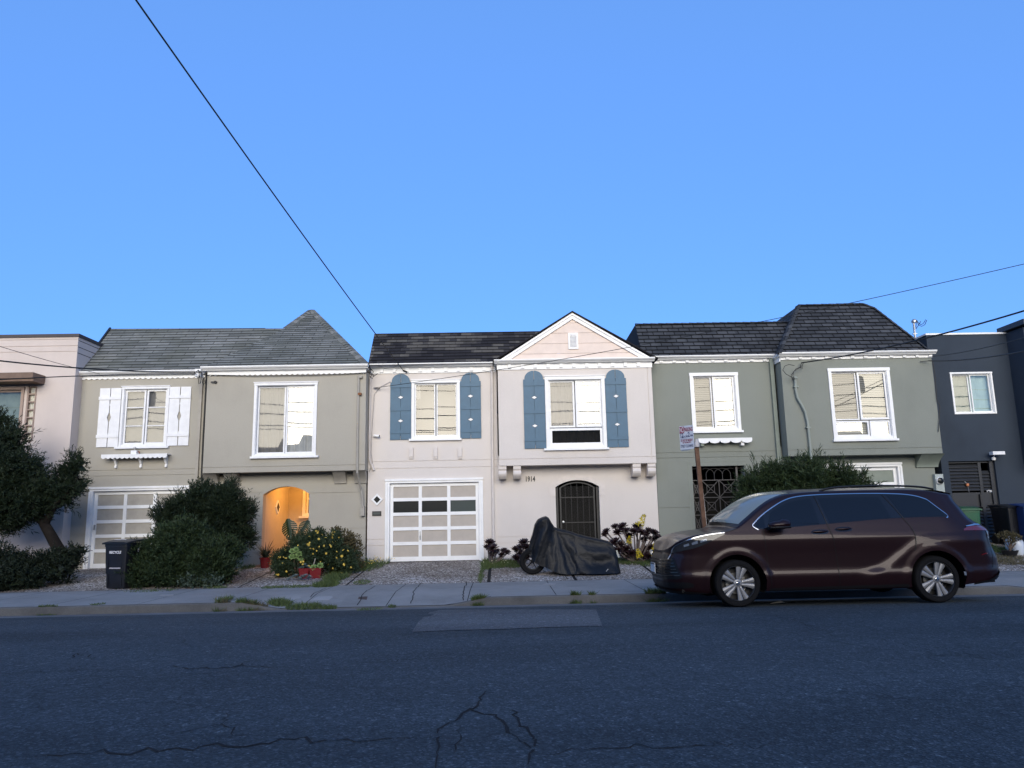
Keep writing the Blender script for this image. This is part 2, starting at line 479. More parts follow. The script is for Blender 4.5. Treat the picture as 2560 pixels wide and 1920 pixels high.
# ------------------------------------------------------------------ ground, road, pavement
def mat_asphalt(name, base, contrast=1.0):
    m, nt, b = new_mat(name)
    tc = N(nt, 'ShaderNodeTexCoord')
    big = N(nt, 'ShaderNodeTexNoise', i_Scale=0.35, i_Detail=6.0, i_Roughness=0.6)
    mp = N(nt, 'ShaderNodeMapping'); mp.inputs['Scale'].default_value = (0.35, 1.3, 1)     # wear runs along the street
    L(nt, tc.outputs['Object'], mp.inputs[0]); L(nt, mp.outputs[0], big.inputs['Vector'])
    r1 = ramp(nt, big.outputs['Fac'], [(0.3, mul(base, 0.62)), (0.5, base), (0.72, mul(base, 1.3))])
    ag = N(nt, 'ShaderNodeTexVoronoi', i_Scale=75.0); L(nt, tc.outputs['Object'], ag.inputs['Vector'])
    sp = N(nt, 'ShaderNodeSeparateColor'); L(nt, ag.outputs['Color'], sp.inputs[0])
    r2 = ramp(nt, sp.outputs[0], [(0.0, (0.55, 0.55, 0.55)), (0.6, (0.95, 0.95, 0.95)), (0.9, (1.35, 1.35, 1.33)), (1.0, (2.6, 2.5, 2.4))])
    mm = N(nt, 'ShaderNodeMixRGB', blend_type='MULTIPLY', i_0=0.8 * contrast); L(nt, r1.outputs[0], mm.inputs[1]); L(nt, r2.outputs[0], mm.inputs[2])
    # larger pale stones
    ag2 = N(nt, 'ShaderNodeTexVoronoi', i_Scale=26.0); L(nt, tc.outputs['Object'], ag2.inputs['Vector'])
    sp2 = N(nt, 'ShaderNodeSeparateColor'); L(nt, ag2.outputs['Color'], sp2.inputs[0])
    r3 = ramp(nt, sp2.outputs[1], [(0.0, (0.75, 0.75, 0.75)), (0.5, (1, 1, 1)), (0.93, (1.08, 1.08, 1.08)), (1.0, (1.9, 1.85, 1.8))])
    m3 = N(nt, 'ShaderNodeMixRGB', blend_type='MULTIPLY', i_0=0.7 * contrast); L(nt, mm.outputs[0], m3.inputs[1]); L(nt, r3.outputs[0], m3.inputs[2])
    # fine crazing in patches
    dn = N(nt, 'ShaderNodeTexNoise', i_Scale=2.2, i_Detail=4.0); L(nt, tc.outputs['Object'], dn.inputs['Vector'])
    va = N(nt, 'ShaderNodeVectorMath', operation='MULTIPLY_ADD'); va.inputs[1].default_value = (0.5, 0.5, 0.5)
    L(nt, dn.outputs['Color'], va.inputs[0]); L(nt, tc.outputs['Object'], va.inputs[2])
    cr = N(nt, 'ShaderNodeTexVoronoi', feature='DISTANCE_TO_EDGE', i_Scale=1.1); L(nt, va.outputs[0], cr.inputs['Vector'])
    rc = ramp(nt, cr.outputs['Distance'], [(0.0, (1, 1, 1)), (0.016, (0, 0, 0))])
    pn = N(nt, 'ShaderNodeTexNoise', i_Scale=0.42, i_Detail=2.0); L(nt, tc.outputs['Object'], pn.inputs['Vector'])
    rp = ramp(nt, pn.outputs['Fac'], [(0.5, (0, 0, 0)), (0.62, (0.6, 0.6, 0.6))])
    cm = N(nt, 'ShaderNodeMixRGB', blend_type='MULTIPLY', i_0=1.0); L(nt, rc.outputs[0], cm.inputs[1]); L(nt, rp.outputs[0], cm.inputs[2])
    m4 = N(nt, 'ShaderNodeMixRGB', blend_type='MIX'); L(nt, cm.outputs[0], m4.inputs[0]); L(nt, m3.outputs[0], m4.inputs[1]); m4.inputs[2].default_value = (*mul(base, 0.3), 1)
    L(nt, m4.outputs[0], b.inputs['Base Color'])
    b.inputs['Roughness'].default_value = 0.92; b.inputs['Specular IOR Level'].default_value = 0.2
    bp = N(nt, 'ShaderNodeBump', i_Strength=0.6, i_Distance=0.01)
    L(nt, ag.outputs['Distance'], bp.inputs['Height']); L(nt, bp.outputs[0], b.inputs['Normal'])
    return m
def mat_concrete(name, base, seed=0.0, var=0.2):
    m, nt, b = new_mat(name)
    tc = N(nt, 'ShaderNodeTexCoord'); mp = N(nt, 'ShaderNodeMapping'); mp.inputs['Location'].default_value = (seed, seed, 0); L(nt, tc.outputs['Object'], mp.inputs[0])
    a = N(nt, 'ShaderNodeTexNoise', i_Scale=0.9, i_Detail=9.0, i_Roughness=0.68); L(nt, mp.outputs[0], a.inputs['Vector'])
    r = ramp(nt, a.outputs['Fac'], [(0.28, mul(base, 1 - var * 1.3)), (0.5, base), (0.72, mul(base, 1 + var))])
    f = N(nt, 'ShaderNodeTexNoise', i_Scale=60.0, i_Detail=4.0, i_Roughness=0.7); L(nt, mp.outputs[0], f.inputs['Vector'])
    rf = ramp(nt, f.outputs['Fac'], [(0.3, (0.75, 0.75, 0.75)), (0.7, (1.2, 1.2, 1.2))])
    mm = N(nt, 'ShaderNodeMixRGB', blend_type='MULTIPLY', i_0=0.6); L(nt, r.outputs[0], mm.inputs[1]); L(nt, rf.outputs[0], mm.inputs[2])
    L(nt, mm.outputs[0], b.inputs['Base Color']); b.inputs['Roughness'].default_value = 0.9; b.inputs['Specular IOR Level'].default_value = 0.2
    bp = N(nt, 'ShaderNodeBump', i_Strength=0.3, i_Distance=0.006); L(nt, f.outputs['Fac'], bp.inputs['Height']); L(nt, bp.outputs[0], b.inputs['Normal'])
    return m
def mat_aggregate(name):
    """exposed pebbles set in cement"""
    m, nt, b = new_mat(name)
    tc = N(nt, 'ShaderNodeTexCoord')
    v = N(nt, 'ShaderNodeTexVoronoi', i_Scale=34.0); L(nt, tc.outputs['Object'], v.inputs['Vector'])
    sp = N(nt, 'ShaderNodeSeparateColor'); L(nt, v.outputs['Color'], sp.inputs[0])
    r = ramp(nt, sp.outputs[0], [(0.0, (0.10, 0.085, 0.075)), (0.35, (0.25, 0.215, 0.185)), (0.7, (0.40, 0.365, 0.335)), (1.0, (0.80, 0.78, 0.75))])
    d = ramp(nt, v.outputs['Distance'], [(0.45, (1, 1, 1)), (0.75, (0.35, 0.33, 0.31))])
    mm = N(nt, 'ShaderNodeMixRGB', blend_type='MULTIPLY', i_0=1.0); L(nt, r.outputs[0], mm.inputs[1]); L(nt, d.outputs[0], mm.inputs[2])
    nz = N(nt, 'ShaderNodeTexNoise', i_Scale=0.8, i_Detail=6.0); L(nt, tc.outputs['Object'], nz.inputs['Vector'])
    rn = ramp(nt, nz.outputs['Fac'], [(0.35, (0.62, 0.56, 0.5)), (0.65, (1.15, 1.15, 1.15))])
    m2 = N(nt, 'ShaderNodeMixRGB', blend_type='MULTIPLY', i_0=0.9); L(nt, mm.outputs[0], m2.inputs[1]); L(nt, rn.outputs[0], m2.inputs[2])
    L(nt, m2.outputs[0], b.inputs['Base Color']); b.inputs['Roughness'].default_value = 0.85; b.inputs['Specular IOR Level'].default_value = 0.25
    bp = N(nt, 'ShaderNodeBump', i_Strength=0.5, i_Distance=0.01); bp.invert = True; L(nt, v.outputs['Distance'], bp.inputs['Height']); L(nt, bp.outputs[0], b.inputs['Normal'])
    return m
M['asphalt'] = mat_asphalt('asphalt', (0.047, 0.059, 0.069))
M['patch'] = mat_asphalt('asphalt_patch', (0.10, 0.105, 0.112), 0.8)
M['concrete'] = mat_concrete('pavement_concrete', (0.235, 0.232, 0.225))
M['concrete2'] = mat_concrete('kerb_concrete', (0.11, 0.11, 0.11), 4.0, 0.3)
M['gutter_pan'] = mat_concrete('gutter_concrete', (0.13, 0.13, 0.13), 9.0, 0.3)
M['aggregate'] = mat_aggregate('exposed_aggregate')
M['soil'] = flat('soil', (0.045, 0.036, 0.028), 0.95, var=0.3, scale=12, bump=0.5, bscale=40)
M['crack'] = flat('crack_dirt', (0.018, 0.018, 0.019), 0.95, var=0.2)

def struct(name, mb, mat, smooth=False):
    o = mb.build(name, mat, None, smooth); o['kind'] = 'structure'; return o

# terrain far below everything, out to the horizon
mb = MB(); mb.quad((-700, -700, -0.25), (700, -700, -0.25), (700, 700, -0.25), (-700, 700, -0.25)); struct('ground', mb, M['soil'])
# road with its crown
xs = list(np.linspace(-60, 60, 61)); ys = [-6, -3, 0, 1, 2, 3, 4, 5, 6, 7, 8, 9, 9.7, 10.4, 11.1, 11.7, 12.3, 13.0, 13.38]
struct('road', MB().grid([[(x, y, road_z(y)) for y in ys] for x in xs]), M['asphalt'], 'all')
def road_edge(x): return 13.42 + 0.05 * math.sin(x * 1.3) + 0.04 * math.sin(x * 3.7 + 1)
struct('gutter', MB().grid([[(x, y, road_z(y) + (0.006 if y > 13.3 else 0.0)) for y in (13.3, 13.46, 13.62, YK + 0.02)] for x in np.linspace(-60, 60, 241)]), M['gutter_pan'], 'all')
# the far side of the street behind the camera
struct('pavement', MB().box(-60, 60, -9, -6, 0.0, 0.23), M['concrete'])
# kerb: slabs with gaps
xk = sorted(set(list(np.linspace(-40, 40, 321)) + [-12.6, -11.3, -4.55, -3.9, -0.95, -0.25]))
mb = MB()
prof = lambda x: [(x, YK, GUT - 0.12), (x, YK + 0.006, kerb_h(x) - 0.02), (x, YK + 0.022, kerb_h(x)), (x, YK + 0.15, kerb_h(x) + 0.002)]
mb.grid([prof(x) for x in xk]); struct('kerb', mb, M['concrete2'])
# pavement as separate flags with joints between them
joints = [-40, -30, -20, -14.6, -12.9, -11.2, -9.6, -8.0, -6.4, -4.85, -3.55, -2.05, -0.62, 0.95, 2.6, 4.2, 5.8, 7.4, 9.0, 10.6, 12.2, 14, 20, 30, 40]
mb = MB()
ysw = [YK + 0.035, YK + 0.16, YK + 0.5, YK + 0.9, YK + 1.3, YK + 2.0, YS]
for a, b_ in zip(joints[:-1], joints[1:]):
    xx = np.linspace(a + 0.007, b_ - 0.007, 8)
    mb.grid([[(x + (0.10 if -5 < b_ < 0 else 0.0) * ((y - YK) / 2.9) * 0, y, gz(x, y) + 0.004) for y in ysw] for x in xx])
struct('pavement', mb, M['concrete'])
mb = MB(); mb.grid([[(x, y, gz(x, y) - 0.02) for y in ysw] for x in np.linspace(-40, 40, 161)]); struct('ground', mb, M['crack'])
# paved front gardens and drives
mb = MB()
for a, b_ in ((-40, -8.35), (-8.35, -7.0), (-7.0, -5.62), (-5.6, -3.33), (-3.31, -0.32), (-0.26, 1.55), (1.6, 3.35), (3.4, 4.6), (4.62, 8.2), (8.22, 40)):
    xx = np.linspace(a + 0.008, b_ - 0.008, max(3, int((b_ - a) * 2)))
    mb.grid([[(x, y, gz(x, y) + 0.004) for y in np.linspace(YS + 0.02, 23.5 if a > -8 and b_ < -5.5 else F + 0.3, 9)] for x in xx])
struct('driveway', mb, M['aggregate'])
mb = MB(); mb.grid([[(x, y, gz(x, y) - 0.012) for y in np.linspace(YS - 0.02, F + 0.4, 6)] for x in np.linspace(-40, 40, 81)]); struct('ground', mb, M['crack'])
# lighter asphalt patch
pp = [on_ground(px, py) for px, py in ((1030, 1581), (1046, 1556), (1074, 1532), (1100, 1526), (1300, 1524), (1490, 1525), (1506, 1566), (1380, 1569), (1250, 1574), (1130, 1577))]
mb = MB()
cx = np.mean([p[0] for p in pp]); cy = np.mean([p[1] for p in pp])
K = 6
for i in range(len(pp)):
    a, b_ = pp[i], pp[(i + 1) % len(pp)]
    for k in range(K):
        t0, t1 = k / K, (k + 1) / K
        def P(p, t):
            x = cx + (p[0] - cx) * t; y = cy + (p[1] - cy) * t; return (x, y, road_z(y) + 0.006)
        mb.quad(P(a, t0), P(a, t1), P(b_, t1), P(b_, t0))
struct('road_patch', mb, M['patch'])
# cracks in the asphalt
def crack(pxs, w, seed, jit=0.035):
    rg = random.Random(seed); P = [on_ground(*p) for p in pxs]; pts = []
    for a, b_ in zip(P[:-1], P[1:]):
        n = max(2, int(np.linalg.norm(b_ - a) / 0.06))
        for k in range(n):
            q = a + (b_ - a) * k / n; pts.append((q[0] + rg.gauss(0, jit * 0.4), q[1] + rg.gauss(0, jit)))
    rows = []
    for i, (x, y) in enumerate(pts):
        ww = 1.0 * w * (0.25 + 1.1 * rg.random()) * (0.4 + 0.6 * math.sin(math.pi * min(1, (i + 1) / len(pts) * 1.02)))
        dx, dy = (pts[min(i + 1, len(pts) - 1)][0] - pts[max(0, i - 1)][0], pts[min(i + 1, len(pts) - 1)][1] - pts[max(0, i - 1)][1])
        l = math.hypot(dx, dy) or 1; nx, ny = -dy / l * ww / 2, dx / l * ww / 2
        rows.append([(x - nx, y - ny, road_z(y - ny) + 0.004), (x + nx, y + ny, road_z(y + ny) + 0.004)])
    return rows
mb = MB()
for i, (pts, w) in enumerate([
    ([(70, 1892), (220, 1886), (450, 1876), (700, 1858), (860, 1853), (960, 1846), (1085, 1842)], 0.022),
    ([(1085, 1842), (1110, 1815), (1175, 1780), (1200, 1752), (1220, 1722)], 0.02),
    ([(1085, 1842), (1100, 1870), (1095, 1919)], 0.02), ([(1175, 1780), (1230, 1790), (1262, 1812), (1300, 1850), (1335, 1879)], 0.02),
    ([(1335, 1879), (1300, 1919)], 0.022), ([(1335, 1879), (1450, 1875), (1600, 1870), (1800, 1868), (1960, 1860)], 0.014),
    ([(1280, 1770), (1300, 1810), (1330, 1840), (1335, 1879)], 0.018), ([(1140, 1880), (1150, 1830), (1165, 1812)], 0.01),
    ([(420, 1670), (520, 1674), (580, 1671), (650, 1668), (710, 1670)], 0.024), ([(580, 1671), (620, 1655), (680, 1645)], 0.014),
    ([(0, 1684), (120, 1682), (230, 1676), (330, 1678), (420, 1670)], 0.012), ([(570, 1785), (560, 1812), (480, 1826), (400, 1838)], 0.014),
    ([(560, 1812), (600, 1845), (610, 1853)], 0.012), ([(175, 1650), (190, 1636), (225, 1640), (240, 1655)], 0.016),
    ([(1940, 1542), (1990, 1552), (2020, 1566), (2090, 1583)], 0.014), ([(710, 1670), (900, 1660), (1020, 1650), (1200, 1645)], 0.009)]):
    mb.grid(crack(pts, w, i))
struct('road_crack', mb, M['crack'])
mb = MB()
def flatcrack(pts, w, seed):
    rg = random.Random(seed); P = [on_ground(*p) for p in pts]; out = []
    for a, b_ in zip(P[:-1], P[1:]):
        for k in range(8):
            q = a + (b_ - a) * k / 8; q = q + np.array([rg.gauss(0, 0.012), 0, 0])
            out.append([(q[0] - w / 2, q[1], gz(q[0], q[1]) + 0.009), (q[0] + w / 2, q[1], gz(q[0], q[1]) + 0.009)])
    return out
for i, p in enumerate([[(1052, 1458), (1034, 1478), (1027, 1515)], [(1166, 1456), (1160, 1478), (1157, 1510)], [(938, 1466), (905, 1490), (893, 1520)], [(812, 1472), (770, 1500)], [(1412, 1438), (1420, 1451)]]):
    mb.grid(flatcrack(p, 0.016, 40 + i))
struct('pavement_crack', mb, M['crack'])
# hills beyond the opposite side of the street, seen in the window reflections
rg = np.random.default_rng(3)
xh = np.linspace(-420, 420, 169); ph = rg.random(6) * 6
hz = 19 + 5 * np.sin(xh / 60 + ph[0]) + 3 * np.sin(xh / 23 + ph[1]) + 1.2 * np.sin(xh / 7 + ph[2]) + rg.random(len(xh)) * 1.5
rows = []
for i, x in enumerate(xh):
    rows.append([(x, -230 + t * -60, max(-1, hz[i] * s)) for t, s in ((-1.6, 0.0), (-1.0, 0.35), (-0.5, 0.7), (0, 1.0), (0.6, 0.6))])
M['hill'] = flat('dark_hillside', (0.03, 0.034, 0.03), 0.95, var=0.4, scale=0.2)
struct('hills', MB().grid(rows), M['hill'], 'all')
# ------------------------------------------------------------------ house building helpers
M['pink'] = stucco('pink_stucco', (0.665, 0.612, 0.565), 0.07, 1.0)
M['beige'] = stucco('beige_stucco', (0.395, 0.37, 0.315), 0.09, 2.0)
M['green'] = stucco('sage_stucco', (0.23, 0.245, 0.215), 0.10, 3.0)
M['navy'] = stucco('slate_blue_stucco', (0.040, 0.052, 0.070), 0.18, 4.0)
M['cream'] = stucco('pale_pink_stucco', (0.62, 0.54, 0.49), 0.10, 5.0)
M['shutter_blue'] = flat('blue_shutter_paint', (0.042, 0.115, 0.185), 0.5, var=0.08, scale=6)
M['gable_board'] = flat('pale_pink_boards', (0.72, 0.60, 0.52), 0.7, var=0.06, scale=4)
M['beige_paint'] = flat('beige_paint', (0.36, 0.335, 0.29), 0.7, var=0.1, scale=5)
M['pink_paint'] = flat('pink_paint', (0.645, 0.59, 0.545), 0.7, var=0.08, scale=5)
M['green_paint'] = flat('sage_paint', (0.215, 0.245, 0.205), 0.7, var=0.08, scale=5)
M['tan_panel'] = flat('tan_door_panel', (0.43, 0.385, 0.335), 0.7, var=0.06, scale=5)
M['brown'] = flat('brown_wood', (0.16, 0.105, 0.075), 0.7, var=0.2, scale=7)
M['old_shingle'] = shingle('weathered_grey_shingles', [(0.135, 0.14, 0.13), (0.175, 0.18, 0.168), (0.22, 0.222, 0.208)], 0.62, 0.145, (0.05, 0.052, 0.048), 0.009, moss=(0.12, 0.125, 0.095))
M['dark_shingle'] = shingle('mottled_dark_shingles', [(0.024, 0.023, 0.026), (0.040, 0.038, 0.040), (0.066, 0.062, 0.058), (0.10, 0.093, 0.083)], 0.30, 0.14, (0.008, 0.008, 0.009), 0.004, step=True)
M['slate_shingle'] = shingle('charcoal_shingles', [(0.038, 0.041, 0.046), (0.052, 0.056, 0.062), (0.070, 0.074, 0.080)], 0.30, 0.16, (0.008, 0.008, 0.009), 0.014)

def shell(mb, x0, x1, yf, z0, z1, depth=9.0, t=0.05):
    """sides, back and roof deck behind a facade sheet"""
    mb.quad((x0, yf, z0), (x0, yf + depth, z0), (x0, yf + depth, z1), (x0, yf, z1))
    mb.quad((x1, yf, z0), (x1, yf + depth, z0), (x1, yf + depth, z1), (x1, yf, z1))
    mb.quad((x0, yf + depth, z0), (x1, yf + depth, z0), (x1, yf + depth, z1), (x0, yf + depth, z1))
    mb.quad((x0, yf, z1), (x1, yf, z1), (x1, yf + depth, z1), (x0, yf + depth, z1))
    return mb
def curtain_mesh(x0, x1, z0, z1, y, amp, wav, parent, mat, name='curtain', seed=0):
    rg = random.Random(seed); n = max(10, int((x1 - x0) / 0.015)); ph = rg.random() * 6
    mb = MB(); P = []
    for i in range(n + 1):
        x = x0 + (x1 - x0) * i / n
        o = amp * (math.sin(x * 6.28 / wav + ph) + 0.5 * math.sin(x * 6.28 / wav * 1.73 + ph * 2))
        P.append([(x, y + o * 0.7, z1), (x + 0.01 * math.sin(x * 17), y + o, (z0 + z1) / 2), (x + 0.015 * math.sin(x * 11), y + o * 1.2, z0)])
    return mb.grid(P).build(name, mat, parent, 'all')
def blind_mesh(x0, x1, z0, z1, y, parent, pitch=0.05):
    mb = MB(); z = z0
    while z < z1 - 0.01:
        mb.quad((x0, y, z), (x1, y, z), (x1, y + 0.03, z + pitch * 0.9), (x0, y + 0.03, z + pitch * 0.9)); z += pitch
    return mb.build('blind', M['blind'], parent)
def window(parent, r, y, trim=0.085, sill=None, panes=(), mat=None, cols=None, extra=None, back='curtain', name='window', proud=0.035, frame_w=0.045, bseed=0, head=True):
    """trim round the opening, sash frame set back, panes, something hanging behind; panes: list of (x0,x1,z0,z1 as fractions, glass)"""
    x0, x1, z0, z1 = r; mat = mat or M['white']; mb = MB()
    t = trim
    mb.box(x0, x0 + t, y - proud, y + 0.02, z0, z1 - t); mb.box(x1 - t, x1, y - proud, y + 0.02, z0, z1 - t)
    mb.box(x0 - 0.01, x1 + 0.01, y - proud - 0.008, y + 0.02, z1 - t, z1)
    if head: mb.box(x0 - 0.02, x1 + 0.02, y - proud - 0.03, y + 0.02, z1 + 0.0005, z1 + 0.022)
    mb.box(x0 + t + 0.0005, x1 - t - 0.0005, y - proud * 0.7, y + 0.02, z0, z0 + t * 0.8)
    fr = mb.build(name, mat, parent)
    if sill:
        MB().box(sill[0], sill[1], y - 0.085, y + 0.01, z0 - 0.055, z0 - 0.0015).build('sill', mat, fr)
    ix0, ix1, iz0, iz1 = x0 + t + 0.001, x1 - t - 0.001, z0 + t * 0.8 + 0.001, z1 - t - 0.001
    w, h = ix1 - ix0, iz1 - iz0
    # jamb lining
    s = MB()
    s.box(ix0 - 0.0, ix0 + 0.012, y - 0.01, y + 0.2, iz0, iz1); s.box(ix1 - 0.012, ix1, y - 0.01, y + 0.2, iz0, iz1)
    s.box(ix0 + 0.013, ix1 - 0.013, y - 0.01, y + 0.2, iz1 - 0.012, iz1); s.box(ix0 + 0.013, ix1 - 0.013, y - 0.01, y + 0.2, iz0, iz0 + 0.012)
    s.build('jamb', mat, fr)
    for k, (a, b_, c, d, gm, dy, fw) in enumerate(panes):
        px0, px1, pz0, pz1 = ix0 + w * a + 0.014, ix0 + w * b_ - 0.014, iz0 + h * c + 0.014, iz0 + h * d - 0.014
        yy = y + 0.035 + dy
        f = MB()
        f.box(px0, px0 + fw, yy, yy + 0.04, pz0, pz1); f.box(px1 - fw, px1, yy, yy + 0.04, pz0, pz1)
        f.box(px0 + fw, px1 - fw, yy + 0.001, yy + 0.039, pz0, pz0 + fw); f.box(px0 + fw, px1 - fw, yy + 0.001, yy + 0.039, pz1 - fw, pz1)
        f.build('sash', mat, fr)
        g = MB(); nx = 6; rr = random.Random(bseed * 7 + k)
        tx, tz = rr.uniform(-0.004, 0.004), rr.uniform(-0.004, 0.004)
        g.quad((px0 + fw - 0.005, yy + 0.02 + tx, pz0 + fw - 0.005), (px1 - fw + 0.005, yy + 0.02 - tx, pz0 + fw - 0.005), (px1 - fw + 0.005, yy + 0.02 - tx + tz, pz1 - fw + 0.005), (px0 + fw - 0.005, yy + 0.02 + tx + tz, pz1 - fw + 0.005))
        g.build('pane', gm, fr)
    if back == 'curtain': curtain_mesh(ix0, ix1, iz0, iz1, y + 0.17, 0.018, 0.17, fr, M['curtain'], seed=bseed)
    elif back == 'green': curtain_mesh(ix0, ix1, iz0, iz1, y + 0.17, 0.012, 0.3, fr, M['curtain_green'], seed=bseed)
    elif back == 'blind': blind_mesh(ix0 + 0.02, ix1 - 0.02, iz0, iz1, y + 0.12, fr)
    elif back == 'shade':
        MB().quad((ix0, y + 0.15, iz0), (ix1, y + 0.15, iz0), (ix1, y + 0.15, iz1), (ix0, y + 0.15, iz1)).build('roller_shade', M['curtain'], fr)
    elif back == 'half':
        curtain_mesh(ix0, ix0 + w * 0.12, iz0 + h * 0.72, iz1, y + 0.17, 0.02, 0.1, fr, M['curtain'], seed=bseed)
        curtain_mesh(ix1 - w * 0.05, ix1, iz0 + h * 0.7, iz1, y + 0.17, 0.02, 0.1, fr, M['curtain'], seed=bseed)
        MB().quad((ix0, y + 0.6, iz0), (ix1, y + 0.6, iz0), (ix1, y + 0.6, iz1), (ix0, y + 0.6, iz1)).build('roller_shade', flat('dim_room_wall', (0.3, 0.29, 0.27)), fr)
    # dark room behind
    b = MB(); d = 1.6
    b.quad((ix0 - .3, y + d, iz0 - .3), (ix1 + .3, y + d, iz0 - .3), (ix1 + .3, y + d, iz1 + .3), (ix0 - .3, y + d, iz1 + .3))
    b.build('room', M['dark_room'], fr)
    return fr
def hole(r, t=0.085): return (r[0] + t * 0.6, r[1] - t * 0.6, r[2] + t * 0.5, r[3] - t * 0.6)
def scallop(x0, x1, ztop, zbot, n, y0, y1, mb):
    """board whose lower edge is cut in waves"""
    for i in range(n):
        a, b_ = x0 + (x1 - x0) * i / n, x0 + (x1 - x0) * (i + 1) / n
        pts = [(a, ztop)]
        for k in range(9):
            t = k / 8
            pts.append((a + (b_ - a) * t, zbot + 0.02 - 0.032 * math.sin(math.pi * t)))
        pts.append((b_, ztop))
        mb.prism(pts, y0, y1)
    return mb
def gutter_profile(y, z, s=0.11):
    return [(y, z), (y - 0.02, z + s * 0.25), (y - 0.06, z + s * 0.45), (y - 0.085, z + s * 0.75), (y - 0.085, z + s), (y - 0.06, z + s), (y + 0.07, z + s), (y + 0.07, z)]
def fascia(parent, x0, x1, y, zt, zb, wavy=0, dentils=(), mat=None):
    mb = MB(); mat = mat or M['white']
    if wavy: scallop(x0, x1, zt, zb, wavy, y - 0.03, y + 0.0, mb)
    else: mb.box(x0, x1, y - 0.03, y - 0.001, zb, zt)
    for dx in dentils: mb.box(dx - 0.045, dx + 0.045, y - 0.065, y - 0.031, zb + (zt - zb) * 0.22, zt - 0.01)
    return mb.build('fascia', mat, parent)
def corbel(parent, x0, x1, yb, yf, z0, z1, mat, scroll=False):
    n = 8; pts = [(yb, z0)]
    for i in range(n + 1):
        t = i / n
        if scroll: yy = yb - 0.03 - (yb - yf - 0.03) * (0.45 + 0.55 * math.sin(math.pi * (0.15 + 0.85 * t)) if t < 0.75 else 1.0)
        else: yy = yb - 0.05 - (yb - yf - 0.05) * t ** 1.6
        pts.append((yy, z0 + (z1 - z0) * t))
    pts.append((yb, z1))
    mb = MB(); mb.sweep_x(pts, x0, x1)
    return mb.build('corbel', mat, parent)
def clip_v(poly, v, keep_above):
    out = []
    for i in range(len(poly)):
        a, b_ = poly[i], poly[(i + 1) % len(poly)]
        ia = (a[1] >= v) == keep_above; ib = (b_[1] >= v) == keep_above
        if ia: out.append(a)
        if ia != ib:
            t = (v - a[1]) / (b_[1] - a[1]); out.append((a[0] + (b_[0] - a[0]) * t, v))
    return out
def roof_plane(mb, pts3, u, v, course, lift=0.014, back=None):
    """lays a flat roof face in real overlapping courses, with metre UVs"""
    u = np.array(u, float); v = np.array(v, float); n = np.cross(u, v); o = np.array(pts3[0])
    if n[1] > 0: n = -n
    P = [(float(np.dot(p - o, u)), float(np.dot(p - o, v))) for p in pts3]
    vmin = min(p[1] for p in P); vmax = max(p[1] for p in P); k = 0
    u0 = float(np.dot(o, u))
    while vmin + k * course < vmax - 1e-4:
        a, b_ = vmin + k * course, min(vmax, vmin + (k + 1) * course)
        q = clip_v(clip_v(P, a, True), b_, False)
        if len(q) >= 3:
            def W(p): return o + u * p[0] + v * p[1] + n * lift * max(0.0, 1 - (p[1] - a) / course)
            mb.poly([W(p) for p in q], [(p[0] + u0, p[1] - vmin) for p in q])
            low = sorted([p for p in q if abs(p[1] - a) < 1e-6])
            if len(low) >= 2:
                A, B = low[0], low[-1]
                mb.quad(o + u * A[0] + v * A[1], o + u * B[0] + v * B[1], W(B), W(A), [(A[0] + u0, k * course + .003)] * 4)
        k += 1
    return mb
def slope_axes(a): return (1, 0, 0), (0, math.cos(a), math.sin(a)), np.array((0, -math.sin(a), math.cos(a)))
def ridge_caps(mb, a, b_, n, w=0.22, step=0.22, th=0.03):
    a = np.array(a, float); b_ = np.array(b_, float); d = b_ - a; Ln = np.linalg.norm(d); d /= Ln
    n = np.array(n, float); n /= np.linalg.norm(n); s = np.cross(d, n)
    k = 0
    while k * step < Ln - 0.02:
        p = a + d * k * step; q = a + d * min(Ln, (k + 1) * step + 0.05)
        c = [p - s * w / 2 + n * th, p + s * w / 2 + n * th, q + s * w / 2 + n * th * 0.3, q - s * w / 2 + n * th * 0.3]
        m = [p + n * (th + 0.025), q + n * (th * 0.3 + 0.025)]
        uv = [(0, k * 0.161 + .02), (0.1, k * 0.161 + .02), (0.1, k * 0.161 + .1), (0, k * 0.161 + .1)]
        mb.quad(c[0], m[0], m[1], c[3], uv); mb.quad(m[0], c[1], c[2], m[1], uv)
        mb.quad(c[0] - n * th, c[1] - n * th, c[1], c[0], uv); mb.poly([c[0], c[1], m[0]], uv[:3])
        k += 1
    return mb
